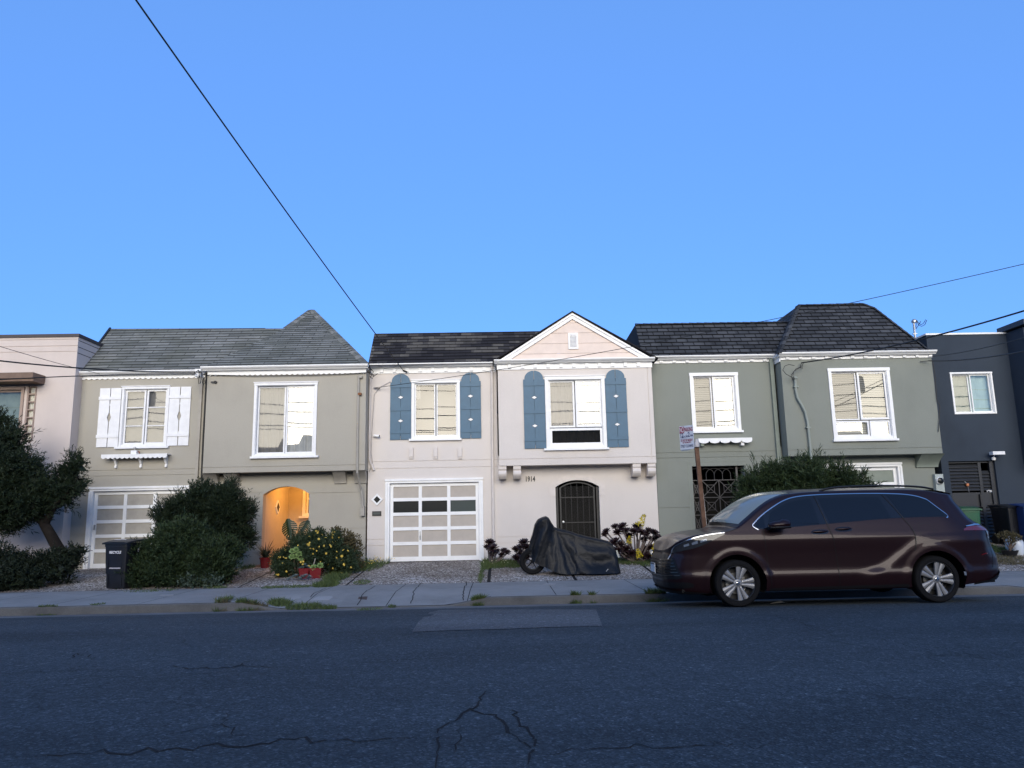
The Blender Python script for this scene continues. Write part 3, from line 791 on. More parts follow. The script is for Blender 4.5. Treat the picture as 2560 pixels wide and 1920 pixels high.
def garage_door(parent, r, y, ncol, nrow, panel_mat, glass_row=None, trim=0.11, label=None):
    """sectional door with frame, rails, stiles and set-back panels"""
    x0, x1, z0, z1 = r; t = trim; mb = MB()
    mb.box(x0, x0 + t * .5, y - 0.05, y + 0.02, z0, z1 - t); mb.box(x1 - t * .5, x1, y - 0.05, y + 0.02, z0, z1 - t)
    mb.box(x0 + t * .5 + .001, x0 + t, y - 0.028, y + 0.12, z0, z1 - t); mb.box(x1 - t, x1 - t * .5 - .001, y - 0.028, y + 0.12, z0, z1 - t)
    mb.box(x0 - 0.01, x1 + 0.01, y - 0.055, y + 0.02, z1 - t * .5, z1); mb.box(x0, x1, y - 0.03, y + 0.12, z1 - t + .001, z1 - t * .5 - .001)
    d = mb.build('garage_door', M['white'], parent, label=label)
    a, b_, c, e = x0 + t + .004, x1 - t - .004, z0 + 0.01, z1 - t - 0.006
    yy = y + 0.06; st = 0.085
    w = (b_ - a - st * (ncol + 1)) / ncol; h = (e - c - st * (nrow + 1) - 0.03) / nrow
    s = MB(); p = MB()
    for i in range(ncol + 1):
        xx = a + i * (w + st); s.box(xx, xx + st, yy, yy + 0.05, c, e)
    for j in range(nrow + 1):
        zz = c + j * (h + st) + (0.03 if j else 0); hh = st if j else st + 0.03
        for i in range(ncol):
            xx = a + st + i * (w + st); s.box(xx + .0005, xx + w - .0005, yy + 0.002, yy + 0.048, zz, zz + hh)
    s.build('door_rails', M['white'], d)
    for j in range(nrow):
        zz = c + 0.03 + st + j * (h + st)
        for i in range(ncol):
            xx = a + st + i * (w + st)
            if glass_row is not None and nrow - 1 - j == glass_row:
                if p.v: p.build('door_panels', panel_mat, d); p = MB()
                g = MB(); g.quad((xx, yy + 0.03, zz), (xx + w, yy + 0.03, zz), (xx + w, yy + 0.03, zz + h), (xx, yy + 0.03, zz + h))
                g.build('door_glass', M['garage_glass2'] if i == ncol - 1 else M['garage_glass'], d)
            else: p.quad((xx, yy + 0.028, zz), (xx + w, yy + 0.028, zz), (xx + w, yy + 0.028, zz + h), (xx, yy + 0.028, zz + h))
    p.build('door_panels', panel_mat, d)
    return d
def _gg(name, c):
    m, nt, b = new_mat(name); b.inputs['Base Color'].default_value = (*c, 1); b.inputs['Roughness'].default_value = 0.25; b.inputs['Specular IOR Level'].default_value = 0.3; return m
M['garage_glass'] = _gg('dark_door_glass', (0.010, 0.012, 0.012)); M['garage_glass2'] = _gg('paler_door_glass', (0.05, 0.065, 0.062))  # second glass is paler than the first
def groove_z(px, py, Y=F): return on_y(px, py, Y)[2]
GW = 0.015
def line_h(px, py, x0, x1, Y=F, w=GW):
    z = on_y(px, py, Y)[2]; return (x0, x1, z - w / 2, z + w / 2)
# ------------------------------------------------------------------ the far-left pale pink house
AY = 19.9
xA = on_y(175, 1100, AY)[0]
zAt = on_y(150, 843, AY)[2]
hA = thing('stucco_house', (xA - 4, AY, 0.5), 'pale pink flat-roofed house with a brown window canopy behind the cypress', 'house')
rAw = (xA - 6.0, on_y(57, 1030, AY)[0], on_y(30, 1110, AY)[2], on_y(30, 968, AY)[2])
rAg = rect(64, 966, 87, 1103, AY)
mb = MB()
gr = [line_h(90, y, xA - 9, xA, AY, 0.018) for y in (849.6, 866, 880)] + [line_h(140, 1331, xA - 9, xA, AY)]
mb.wall(xA - 9, xA, 0.2, zAt, AY, [hole(rAw), rAg], gr)
shell(mb, xA - 9, xA, AY, 0.2, zAt, 9.4)
mb.build('wall', M['cream'], hA)
# scored lines on the side wall
mb = MB()
for y in (852, 868, 883):
    z = on_y(100, y, AY)[2]; mb.box(xA - 0.001, xA + 0.002, AY + 0.02, AY + 3, z - 0.008, z + 0.008)
mb.build('scored_line', M['crack'], hA)
MB().box(xA - 9.02, xA + 0.03, AY - 0.03, AY + 9.4, zAt + 0.002, zAt + 0.085).build('parapet_cap', flat('dark_brown_cap', (0.05, 0.04, 0.04), 0.6), hA)
z0 = on_y(60, 957, AY)[2]
mb = MB()
mb.box(xA - 7, on_y(113, 955, AY)[0], AY - 0.55, AY - 0.001, z0 + 0.02, z0 + 0.17); mb.box(xA - 7, on_y(113, 955, AY)[0] - 0.01, AY - 0.5, AY - 0.001, z0 - 0.05, z0 + 0.018)
mb.build('window_canopy', M['brown'], hA)
window(hA, rAw, AY, 0.07, None, [(0, 1, 0, 1, M['pane_mid'], 0.02, 0.04)], mat=flat('taupe_trim', (0.34, 0.25, 0.2), 0.6), back='green', head=False)
# strip of glass blocks
x0, x1, z0, z1 = rAg
fr = MB()
n = 7; h = (z1 - z0) / n; zz0 = z0
fr.box(x0, x0 + 0.045, AY - 0.02, AY + 0.1, z0, z1); fr.box(x1 - 0.03, x1, AY - 0.02, AY + 0.1, z0, z1)
for i in range(n + 1): fr.box(x0 + 0.046, x1 - 0.031, AY - 0.012, AY + 0.1, z0 + i * h - 0.018, z0 + i * h + 0.018)
gf = fr.build('window', flat('taupe_trim', (0.30, 0.22, 0.18), 0.6), hA)
gm = flat('ribbed_glass_block', (0.62, 0.6, 0.52), 0.15, var=0.12, scale=15)
for i in range(n):
    g = MB(); k = 16
    P = [[(x0 + 0.046 + (x1 - x0 - 0.077) * j / k, AY + 0.05 + (0.02 if j % 4 < 2 else 0.0), z) for z in (z0 + i * h + 0.018, z0 + (i + 1) * h - 0.018)] for j in range(k + 1)]
    g.grid(P).build('glass_block', gm, gf)

# ------------------------------------------------------------------ beige house with grey shingle roof
xL, xM, xR = on_y(181, 1100, F)[0], on_y(508, 1080, F)[0], on_y(917, 1100, F)[0]
bL, bR = on_y(513, 1050, BF)[0], on_y(914, 1050, BF)[0]
zE = on_y(350, 936.5, F - .12)[2]; zEb = on_y(700, 921, BF)[2]
hB = thing('stucco_house', ((xL + xR) / 2, F, 0.52), 'beige house with a grey shingle hip roof, white shutters and a lamplit arched entry', 'house')
rW1 = rect(302.5, 967, 421.5, 1116, F); rG = rect(217, 1216, 469, 1422, F); rG = (rG[0], rG[1], back_z(rG[0]) + 0.0, rG[3])
rArch = rect(655, 1216, 771, 1420, F); spring = on_y(713, 1236, F)[2]
aL, aR, aT = rArch[0], rArch[1], rArch[3]
EZ = 0.53
grs = [line_h(350, y, xL, xM) for y in (1174.5, 1188.5)] + [line_h(190, y, xL, rG[0]) for y in (1239, 1337)]
mb = MB(); mb.wall(xL - 0.25, xM, 0.2, zE + 0.05, F, [hole(rW1), (rG[0] + .05, rG[1] - .05, 0.2, rG[3] - .05)], grs)
grs = [line_h(600, 1233, xM, aL), line_h(850, 1231.5, aR, xR), line_h(600, 1324, xM, aL), line_h(850, 1321.5, aR, xR)]
zSof = on_y(715, 1179, BF)[2]
mb.wall(xM, xR, 0.2, zSof + 0.3, F, [(aL, aR, 0.2, aT + 0.003)], grs, 0.24)
mb.arch_fill(aL, aR, spring, aT, F, 0.24)
shell(mb, xL - 0.25, xR, F, 0.2, zEb, 9)
hBw = mb.build('wall', M['beige'], hB)
rW2 = rect(634, 957, 792, 1140, BF)
mb = MB(); mb.wall(bL, bR, zSof, zEb + 0.03, BF, [hole(rW2)], [line_h(715, 1165.5, bL, bR, BF)])
mb.quad((bL, BF, zSof), (bL, F, zSof), (bL, F, zEb), (bL, BF, zEb)); mb.quad((bR, BF, zSof), (bR, F, zSof), (bR, F, zEb), (bR, BF, zEb))
mb.quad((bL, BF, zSof), (bR, BF, zSof), (bR, F, zSof), (bL, F, zSof))
mb.build('bay', M['beige'], hB)
for l, r in ((510, 542), (561, 593), (833, 863), (884, 914)):
    x0, x1 = on_y(l, 1200, F - .2)[0], on_y(r, 1200, F - .2)[0]
    corbel(hB, x0, x1, F, BF + 0.08, zSof - 0.31, zSof - 0.002, M['beige_paint'])
# entry recess
yB = F + 2.45; ceil = aT + 0.28; xr = aR + 0.55
mb = MB()
mb.quad((aL, F + .24, EZ - .02), (aL, yB, EZ - .02), (aL, yB, ceil), (aL, F + .24, ceil)); mb.quad((aL, yB, EZ - .02), (xr, yB, EZ - .02), (xr, yB, ceil), (aL, yB, ceil))
mb.quad((xr, F + .24, EZ - .02), (xr, yB, EZ - .02), (xr, yB, ceil), (xr, F + .24, ceil)); mb.quad((aL, F + .24, ceil), (xr, F + .24, ceil), (xr, yB, ceil), (aL, yB, ceil))
mb.quad((aR, F + .24, EZ - .02), (xr, F + .24, EZ - .02), (xr, F + .24, ceil), (aR, F + .24, ceil))
mb.quad((aL, F + .24, aT), (aR, F + .24, aT), (aR, F + .24, ceil), (aL, F + .24, ceil))
mb.build('entry_recess', flat('cream_entry_paint', (0.52, 0.45, 0.36), 0.8, var=0.06), hB)
MB().box(aL - .02, xr, F - 0.35, yB, EZ - 0.12, EZ + 0.012).build('entry_floor', flat('terracotta_floor', (0.22, 0.13, 0.09), 0.7, var=0.2, scale=8), hB)
# the window at the back of the entry and a small diamond light in its side wall
wx0, wx1 = on_y(757, 1260, yB)[0], on_y(757, 1260, yB)[0] + 0.9
wz0, wz1 = on_y(765, 1290, yB)[2], on_y(765, 1222, yB)[2]
mb = MB(); mb.box(wx0, wx0 + 0.09, yB - 0.05, yB - .001, wz0, wz1 + .25); mb.box(wx0 + 0.091, wx1, yB - 0.04, yB - .001, wz0, wz0 + 0.08); mb.box(wx0 + 0.12, wx1, yB - 0.045, yB - .001, wz0 + 0.47, wz0 + 0.53)
mb.box(wx0 - 0.08, wx1, yB - 0.12, yB - .001, wz0 - 0.06, wz0 - .001); mb.box(wx0 + 0.12, wx0 + 0.17, yB - 0.035, yB - .001, wz0 + .08, wz1 + .25)
fr = mb.build('window', M['white_old'], hB)
MB().quad((wx0 + .17, yB - .01, wz0), (wx1, yB - .01, wz0), (wx1, yB - .01, wz1 + .25), (wx0 + .17, yB - .01, wz1 + .25)).build('pane', M['pane_dark'], fr)
dy = F + 1.3; dz = on_y(694, 1268, dy)[2]
mb = MB()
def dia_x(w, h, x0, x1, mbb):
    p = [(dy - w, dz), (dy, dz - h), (dy + w, dz), (dy, dz + h)]; mbb.sweep_x(p, x0, x1)
dia_x(0.20, 0.20, aL + .001, aL + 0.03, mb); d = mb.build('diamond_window', M['white_old'], hB)
mb = MB(); dia_x(0.14, 0.14, aL + 0.031, aL + 0.034, mb); mb.build('pane', M['garage_glass'], d)
# ceiling lamp, lit
lp = thing('ceiling_lamp', (aL + 1.0, F + 1.35, ceil), 'lit warm ceiling lamp hidden above the arched entry of the beige house', 'lamp')
mb = MB(); mb.lathe([(0.0, -0.001), (0.09, -0.001), (0.09, -0.03), (0.0, -0.03)], (aL + 1.0, F + 1.35, ceil), n=20); mb.build('lamp_base', M['galv'], lp)
m, nt, b = new_mat('lit_globe'); b.inputs['Emission Color'].default_value = (1, 0.5, 0.14, 1); b.inputs['Emission Strength'].default_value = 14
mb = MB(); mb.lathe([(0.0, -0.125), (0.045, -0.12), (0.07, -0.09), (0.07, -0.06), (0.05, -0.031)], (aL + 1.0, F + 1.35, ceil), n=20); mb.build('lamp_globe', m, lp, True)
ld = bpy.data.lights.new('lamp_light', 'POINT'); ld.energy = 44; ld.color = (1.0, 0.46, 0.10); ld.shadow_soft_size = 0.06
lo = bpy.data.objects.new('lamp_light', ld); COL.objects.link(lo); lo.location = (0, 0, -0.2); lo.parent = lp
# windows and shutters
G = M['pane_mid']
window(hB, rW1, F, 0.06, (on_y(289, 1119, F)[0], on_y(423, 1117, F)[0]), [(0, .5, 0, 1, M['pane_screen'], 0, 0.045), (.5, 1, 0, 1, M['pane_screen'], 0, 0.045)], mat=M['white_old'], back='shade', bseed=1)
wb = [o for o in hB.children if o.name.startswith('window')][-1]
x0, x1, z0, z1 = rW1
mb = MB()
for k in (1, 2):
    z = z0 + 0.06 + (z1 - z0 - 0.12) * k / 3
    for a, b_ in ((x0 + .12, (x0 + x1) / 2 - .065), ((x0 + x1) / 2 + .065, x1 - .12)): MB().box(a, b_, F + 0.03, F + 0.07, z - 0.012, z + 0.012).build('muntin', M['white_old'], wb)
window(hB, rW2, BF, 0.065, (on_y(627, 1140, BF)[0], on_y(797, 1135, BF)[0]), [(0, .5, 0, 1, M['pane_screen'], 0.04, 0.04), (.5, 1, 0, 1, M['pane'], 0, 0.04)], mat=M['white_old'], back='curtain', bseed=2)
def plank_shutter(r, y, parent):
    x0, x1, z0, z1 = r; mb = MB(); cx = (x0 + x1) / 2; cz = z0 + (z1 - z0) * 0.50; g = 0.012
    for s in (-1, 1):
        xe = x0 if s < 0 else x1
        pts = [(xe, z0), (cx + s * g, z0), (cx + s * g, cz - 0.13), (cx + s * 0.055, cz), (cx + s * g, cz + 0.13), (cx + s * g, z1), (xe, z1)]
        if s > 0: pts = pts[::-1]
        mb.prism(pts, y - 0.035, y - 0.012)
    for zz in (z0 + (z1 - z0) * 0.155, z0 + (z1 - z0) * 0.80): mb.box(x0 - 0.012, x1 + 0.008, y - 0.056, y - 0.036, zz, zz + 0.085)
    for zz in (z0 + (z1 - z0) * 0.21, z0 + (z1 - z0) * 0.7): mb.box(x0 + .05, x1 - .05, y - 0.011, y - 0.001, zz, zz + 0.05)
    return mb.build('shutter', M['white_old'], parent)
plank_shutter(rect(247, 971, 300.5, 1118, F), F, hB); plank_shutter(rect(422.5, 967.5, 475.5, 1114, F), F, hB)
# scalloped shelf on brackets
r = rect(266, 1137, 428, 1146, F)
mb = MB(); mb.box(r[0], r[1], F - 0.27, F - .001, r[3] - 0.02, r[3]); scallop(r[0], r[1], r[3] - 0.021, r[2] - 0.01, 14, F - 0.27, F - 0.25, mb)
sh = mb.build('flower_shelf', M['white_old'], hB)
for px in (287, 349.5, 412.7):
    x = on_y(px, 1160, F - .1)[0]
    mb = MB(); P = [(F - 0.24, r[3] - .03), (F - 0.22, r[3] - 0.1), (F - 0.12, r[3] - 0.16), (F - 0.05, r[3] - 0.26), (F - 0.07, r[3] - 0.34), (F - .001, r[3] - 0.35), (F - .001, r[3] - 0.03)]
    mb.sweep_x(P[::-1], x - 0.025, x + 0.025); mb.build('bracket', M['white_old'], sh)
x = on_y(344, 1132, F)[0]
tl = thing('water_tap', (x, F - 0.13, r[3]), 'small rusty white tap fitting standing on the scalloped shelf', 'tap')
mb = MB(); mb.box(x - .085, x + .06, F - 0.2, F - 0.06, r[3] + .001, r[3] + 0.10); mb.build('valve_box', M['white_old'], tl)
mb = MB(); mb.tube([(x - .02, F - .13, r[3] + .1), (x - .02, F - .13, r[3] + .16)], 0.012); mb.lathe([(0.0, .16), (.03, .165), (.03, .19), (0, .2)], (x - .02, F - .13, r[3]), n=12); mb.build('handle', M['galv'], tl)
mb = MB(); mb.tube([(x + .06, F - .13, r[3] + .07), (x + .1, F - .13, r[3] + .07), (x + .115, F - .14, r[3] + .02)], 0.013); mb.build('spout', flat('rust', (0.25, 0.09, 0.04), 0.8), tl)
garage_door(hB, rG, F, 3, 5, M['beige_paint'])
gd = [o for o in hB.children if o.name.startswith('garage_door')][-1]
x = on_y(234, 1317, F)[0]; z = on_y(234, 1317, F)[2]
mb = MB(); mb.box(x - .015, x + .015, F + .03, F + .06, z - .08, z + .05); mb.tube([(x, F + .03, z - .06), (x, F - .02, z - .06), (x + .06, F - .02, z - .06)], .008); mb.build('handle', M['galv'], gd)
# eaves
x0g, x1g = on_y(186, 935, F - .1)[0], on_y(512, 925, F - .1)[0]
mb = MB().sweep_x(gutter_profile(F - 0.12, zE, 0.10), x0g - .05, x1g); mb.box(x0g, x1g, F - 0.12, F - .001, zE - 0.001, zE + 0.03); mb.build('gutter', M['white'], hB)
x0b, x1b = on_y(504, 925, BF - .1)[0], on_y(921, 918, BF - .1)[0]
zG = on_y(700, 923.5, BF - .12)[2]
mb = MB().sweep_x(gutter_profile(BF - 0.12, zG, 0.10), x0b, x1b); mb.box(x0b + .05, x1b, BF - 0.12, F, zG - 0.001, zG + 0.03); mb.build('gutter', M['white'], hB)
fascia(hB, x0g, xM - .02, F, zE - .002, on_y(350, 947, F)[2], 24)
fascia(hB, bL + .01, bR, BF, zG - .002, on_y(700, 937, BF)[2], 30)
# roof
u, v, n = slope_axes(R(44)); p0 = (0, F - 0.16, zE + 0.085)
low = [on_plane(200, 928.5, p0, n), on_plane(520, 922, p0, n)]; top = [on_plane(278, 822, p0, n), on_plane(715, 821, p0, n)]
mb = MB(); roof_plane(mb, [low[0], low[1], top[1], top[0]], u, v, 0.145)
pb = np.array((0, BF - 0.16, zG + 0.085)); ab = math.atan2(top[1][2] - pb[2], top[1][1] - pb[1]) ; u, v, n = slope_axes(ab)
top += [on_plane(778, 776, pb, n), on_plane(914, 911, pb, n)]; lb = on_plane(506, 919.5, pb, n)
roof_plane(mb, [lb, top[3], top[2], top[1]], u, v, 0.145)
mb.poly([lb, top[1], low[1]], [(0, .02), (.1, .05), (.1, .02)])
for a, b_ in zip(top[:-1], top[1:]): mb.quad(a, b_, b_ + np.array((0, 6, -0.3)), a + np.array((0, 6, -0.3)), [(0, 0), (3, 0), (3, 6), (0, 6)])
mb.quad(low[0], top[0], top[0] + np.array((0, 6, -.3)), low[0] + np.array((0, 6, 0)), [(0, 0), (1, 0), (1, 5), (0, 5)])
rfB = mb.build('roof', M['old_shingle'], hB)
mb = MB(); ridge_caps(mb, top[3], top[2], n, 0.2, 0.2, 0.012); ridge_caps(mb, top[1], top[2], n, 0.2, 0.2, 0.012); mb.build('ridge_caps', M['old_shingle'], rfB)
mb = MB(); a = low[0] + np.array((-.02, 0, 0)); b_ = top[0] + np.array((-.02, 0, 0)); mb.bar(a, b_, 0.05, 0.1); mb.build('rake_board', M['black'], rfB)
# downpipes and conduits
mb = MB(); mb.tube([on_y(517, 938, F - .1), on_y(513.5, 1000, F - .1), on_y(508, 1100, F - .1), on_y(503.5, 1205, F - .1)], 0.026); mb.build('conduit', M['cable'], hB)
mb = MB(); a, b_ = on_y(508, 945, F - .06), on_y(500, 1215, F - .06); mb.box(a[0] - .09, a[0] - .01, F - .07, F - .001, b_[2], zE - .1); mb.build('downspout', M['beige_paint'], hB)
pth = [(897, 938), (895, 1010), (893, 1150), (893, 1182), (897, 1202), (903, 1225), (905.5, 1245), (906, 1268)]
pts = [on_y(px, py, (BF - .05) if py < 1183 else (F - .12 if py > 1210 else F - .3)) for px, py in pth]
mb = MB(); mb.tube(pts, 0.028); mb.build('conduit', M['beige_paint'], hB)
a = on_y(906, 1277, F - .1); mb = MB(); mb.box(a[0] - .05, a[0] + .05, F - .13, F - .001, a[2] - .13, a[2] + .13); mb.build('conduit_box', M['beige_paint'], hB)
for px, py in ((901, 942), (899, 985)):
    a = on_y(px, py, BF - .05); MB().box(a[0] - .04, a[0] + .05, BF - .09, BF - .001, a[2] - .03, a[2] + .03).build('junction_box', M['beige_paint'] if py < 950 else flat('rust_clip', (0.22, 0.1, 0.05), .8), hB)
mb = MB(); a = on_y(537, 956, BF); mb.tube([(a[0] + .03, BF, a[2]), (a[0] + .03, BF - .06, a[2])], .035, 12); mb.tube([(a[0] + .02, BF - .05, a[2]), (a[0] - .08, BF - .07, a[2])], .015); mb.build('cable_hook', M['cable'], hB)

# ------------------------------------------------------------------ pink house with blue shutters
xL, xM, xR = on_y(921, 1100, F)[0], on_y(1243, 1050, F)[0], on_y(1636, 1100, F)[0]
bL, bR = on_y(1246, 1030, BF)[0], on_y(1634, 1030, BF)[0]
zE = on_y(1080, 921, F)[2]; zEb = on_y(1430, 912, BF)[2]; zSof = on_y(1440, 1161, BF)[2]
hC = thing('stucco_house', ((xL + xR) / 2, F, 0.52), 'pink house with blue shutters, a white-trimmed gable and the number 1914', 'house')
rW1 = rect(1029, 951, 1150, 1096.5, F); rG = rect(963, 1196, 1208.5, 1403, F); rG = (rG[0], rG[1], back_z(-1.5) + .005, rG[3])
rA = rect(1391, 1200, 1501, 1420, F); spring = on_y(1446, 1217, F)[2]; rA = (rA[0], rA[1], 0.55, rA[3])
grs = [line_h(1080, y, xL, xM) for y in (1152, 1169.5)] + [line_h(940, y, xL, rG[0]) for y in (1349, 1364)] + [line_h(1228, y, rG[1], xM) for y in (1343, 1358)]
mb = MB(); mb.wall(xL, xM, 0.2, zE + 0.05, F, [hole(rW1), (rG[0] + .05, rG[1] - .05, 0.2, rG[3] - .05)], grs)
mb.wall(xM, xR, 0.2, zSof + 0.3, F, [(rA[0], rA[1], 0.56, rA[3] + .003)], [line_h(1300, y, xM, rA[0]) for y in (1342, 1357)] + [line_h(1560, y, rA[1], xR) for y in (1337, 1352)], 0.22)
mb.arch_fill(rA[0], rA[1], spring, rA[3], F)
shell(mb, xL, xR, F, 0.2, zEb, 9); mb.build('wall', M['pink'], hC)
rW2 = rect(1364, 941, 1514, 1120, BF)
mb = MB(); mb.wall(bL, bR, zSof, zEb + .03, BF, [hole(rW2)], [line_h(1440, 1145, bL, bR, BF), (bR - .12, bR - .105, zSof + .1, zEb)])
mb.quad((bL, BF, zSof), (bL, F, zSof), (bL, F, zEb), (bL, BF, zEb)); mb.quad((bR, BF, zSof), (bR, F, zSof), (bR, F, zEb), (bR, BF, zEb)); mb.quad((bL, BF, zSof), (bR, BF, zSof), (bR, F, zSof), (bL, F, zSof))
mb.build('bay', M['pink'], hC)
for l, r in ((1246.5, 1266), (1283, 1302), (1579, 1599), (1616, 1636)):
    corbel(hC, on_y(l, 1180, F - .2)[0], on_y(r, 1180, F - .2)[0], F, BF + .03, zSof - 0.33, zSof - .002, M['pink_paint'], True)
window(hC, rW1, F, 0.07, (on_y(1023, 1099, F)[0], on_y(1154, 1097, F)[0]), [(0, .5, 0, 1, M['pane_mid'], 0, 0.03), (.5, 1, 0, 1, M['pane_mid'], .02, 0.03)], back='half', bseed=3)
window(hC, rW2, BF, 0.085, (on_y(1360, 1121, BF)[0], on_y(1522, 1119, BF)[0]), [(0, .5, .27, 1, M['pane_screen'], .03, 0.045), (.5, 1, .27, 1, M['pane'], 0, 0.05), (0, 1, 0, .27, M['pane_dark'], 0, 0.06)], back='curtain', bseed=4)
def arch_shutter(r, y, parent):
    """r: left, right, bottom, top; round-headed boards with three battens and pale diamonds"""
    x0, x1, z0, z1 = r; w = x1 - x0; cx = (x0 + x1) / 2; sh = z1 - w * 0.42
    prof = [(x0, z0), (x1, z0), (x1, sh), (x1 - .035, sh)]
    for k in range(15):
        a = math.pi * k / 14; prof.append((cx + (w / 2 - .035) * math.cos(a), sh + .03 + (z1 - sh - .03) * math.sin(a)))
    prof += [(x0 + .035, sh), (x0, sh)]
    mb = MB()
    for s in (-1, 1):
        half = [(min(x, cx - .006) if s < 0 else max(x, cx + .006), z) for x, z in prof]
        q = []
        for p in half:
            if not q or (abs(p[0] - q[-1][0]) + abs(p[1] - q[-1][1])) > 1e-5: q.append(p)
        mb.prism(q, y - 0.034, y - 0.010)
    H = sh - z0
    for t in (0.105, 0.50, 0.905):
        mb.box(x0 - .001, x1 + .001, y - 0.05, y - 0.0345, z0 + H * t, z0 + H * t + .09)
    mb.box(x0 + .03, x1 - .03, y - .0095, y - .001, z0 + .1, sh)
    s_ = mb.build('shutter', M['shutter_blue'], parent)
    for t in (0.325, 0.735):
        zc = z0 + H * t; d = MB()
        d.prism([(cx - .085, zc), (cx, zc - .05), (cx + .085, zc), (cx, zc + .05)], y - .036, y - .0345); d.build('diamond_edge', M['black'], s_)
        d = MB(); d.prism([(cx - .068, zc), (cx, zc - .038), (cx + .068, zc), (cx, zc + .038)], y - .04, y - .0365); d.build('diamond', M['white'], s_)
    return s_
for l, t, r, b_, Y in ((976, 935, 1028, 1099.6, F), (1150.5, 932, 1202.5, 1096, F), (1309.5, 927, 1363, 1121.6, BF), (1514.5, 924, 1567.5, 1118, BF)):
    arch_shutter(rect(l, t, r, b_, Y), Y, hC)
garage_door(hC, rG, F, 3, 5, M['tan_panel'], glass_row=1)
gd = [o for o in hC.children if o.name.startswith('garage_door')][-1]
a = on_y(1050, 1338, F); mb = MB(); mb.box(a[0] - .012, a[0] + .012, F + .04, F + .058, a[2] - .12, a[2] + .1); mb.tube([(a[0], F + .04, a[2]), (a[0], F + .0, a[2]), (a[0], F + .0, a[2] - .1)], .008); mb.build('handle', M['galv'], gd)
for px in (1028.6, 1089.3, 1150):   # three plain brackets
    a, b_ = on_y(px, 1119, F), on_y(px, 1147, F); mb = MB(); mb.box(a[0] - .05, a[0] + .05, F - .07, F - .001, b_[2] + .05, a[2]); mb.box(a[0] - .05, a[0] + .05, F - .045, F - .001, b_[2], b_[2] + .049); mb.build('bracket', M['pink_paint'], hC)
c = on_y(943, 1249, F)
def dia(w, h, y0, y1): return MB().prism([(c[0] - w, c[2]), (c[0], c[2] - h), (c[0] + w, c[2]), (c[0], c[2] + h)], y0, y1)
d = dia(.152, .155, F - .04, F - .001).build('diamond_window', M['white'], hC); dia(.09, .092, F - .043, F - .0405).build('pane', M['garage_glass'], d)
r = rect(930.6, 1278, 953.4, 1290, F)
mb = MB(); mb.box(r[0], r[1], F - .02, F - .001, r[2], r[3]); ms = mb.build('mail_slot', M['black'], hC)
mb = MB(); mb.box(r[0] + .03, r[1] - .03, F - .03, F - .0205, r[2] + .035, r[3] - .03); mb.build('flap', flat('dull_bronze', (0.05, 0.06, 0.055), .5), ms)
# raised band round the arch
mb = MB(); zc = on_y(1446, 1238, F)[2]; o0, o1 = rA[0] - .16, rA[1] + .16
ip = arch_pts(rA[0], rA[1], spring, rA[3]); op = arch_pts(o0, o1, spring + .06, rA[3] + .15)
ip = [(rA[0], zc)] + ip + [(rA[1], zc)]; op = [(o0, zc)] + op + [(o1, zc)]
for k in range(len(ip) - 1):
    mb.quad((ip[k][0], F - .014, ip[k][1]), (ip[k + 1][0], F - .014, ip[k + 1][1]), (op[k + 1][0], F - .014, op[k + 1][1]), (op[k][0], F - .014, op[k][1]))
    mb.quad((op[k][0], F - .014, op[k][1]), (op[k + 1][0], F - .014, op[k + 1][1]), (op[k + 1][0], F, op[k + 1][1]), (op[k][0], F, op[k][1]))
mb.box(o0, rA[0], F - .0141, F - .001, zc - .012, zc - .001); mb.box(rA[1], o1, F - .0141, F - .001, zc - .012, zc - .001)
for xx in (o0 + .05, o1 - .06): mb.box(xx, xx + .012, F - .004, F - .001, 0.6, zc - .015)
mb.build('arch_band', M['pink_paint'], hC)
# dark porch behind the iron gate
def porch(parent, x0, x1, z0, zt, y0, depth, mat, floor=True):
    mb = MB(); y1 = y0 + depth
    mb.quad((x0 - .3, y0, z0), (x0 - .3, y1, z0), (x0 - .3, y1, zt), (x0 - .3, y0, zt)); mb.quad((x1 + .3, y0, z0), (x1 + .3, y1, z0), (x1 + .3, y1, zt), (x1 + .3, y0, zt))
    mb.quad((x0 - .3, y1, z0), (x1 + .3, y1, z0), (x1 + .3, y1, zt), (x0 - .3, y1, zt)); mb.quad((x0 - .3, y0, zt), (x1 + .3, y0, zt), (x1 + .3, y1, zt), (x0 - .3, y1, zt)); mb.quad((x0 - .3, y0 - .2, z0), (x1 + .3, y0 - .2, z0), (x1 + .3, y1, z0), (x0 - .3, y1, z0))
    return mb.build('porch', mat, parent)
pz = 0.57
porch(hC, rA[0], rA[1], pz, rA[3] + .2, F + .22, 1.6, flat('porch_shade_colour', (0.018, 0.018, 0.018), .8))  # the porch's shade is put into its near-black colour
x0, x1 = rA[0], rA[1]; gy = F + .10
mb = MB(); mb.box(x0, x0 + .07, gy - .02, gy + .02, pz, spring); mb.box(x1 - .07, x1, gy - .02, gy + .02, pz, spring)
gx0, gx1 = x0 + .11, x1 - .11
mb.box(gx0, gx0 + .04, gy - .03, gy + .01, pz + .03, spring - .02); mb.box(gx1 - .04, gx1, gy - .03, gy + .01, pz + .03, spring - .02)
ap = arch_pts(gx0, gx1, spring - .03, rA[3] - .06, 14)
for a, b_ in zip(ap[:-1], ap[1:]): mb.bar((a[0], gy - .01, a[1]), (b_[0], gy - .01, b_[1]), .03)
zr = on_y(1446, 1243, F)[2]
for zz in (pz + .05, zr, on_y(1446, 1306, F)[2]): mb.box(gx0 + .041, gx1 - .041, gy - .025, gy + .005, zz - .012, zz + .012)
for k in range(1, 6):
    xx = gx0 + (gx1 - gx0) * k / 6; zt = np.interp(xx, [p[0] for p in ap], [p[1] for p in ap]); mb.tube([(xx, gy, pz + .05), (xx, gy, zt)], .007, 6)
gt = mb.build('security_gate', M['black'], hC)
mb = MB()
k = 0
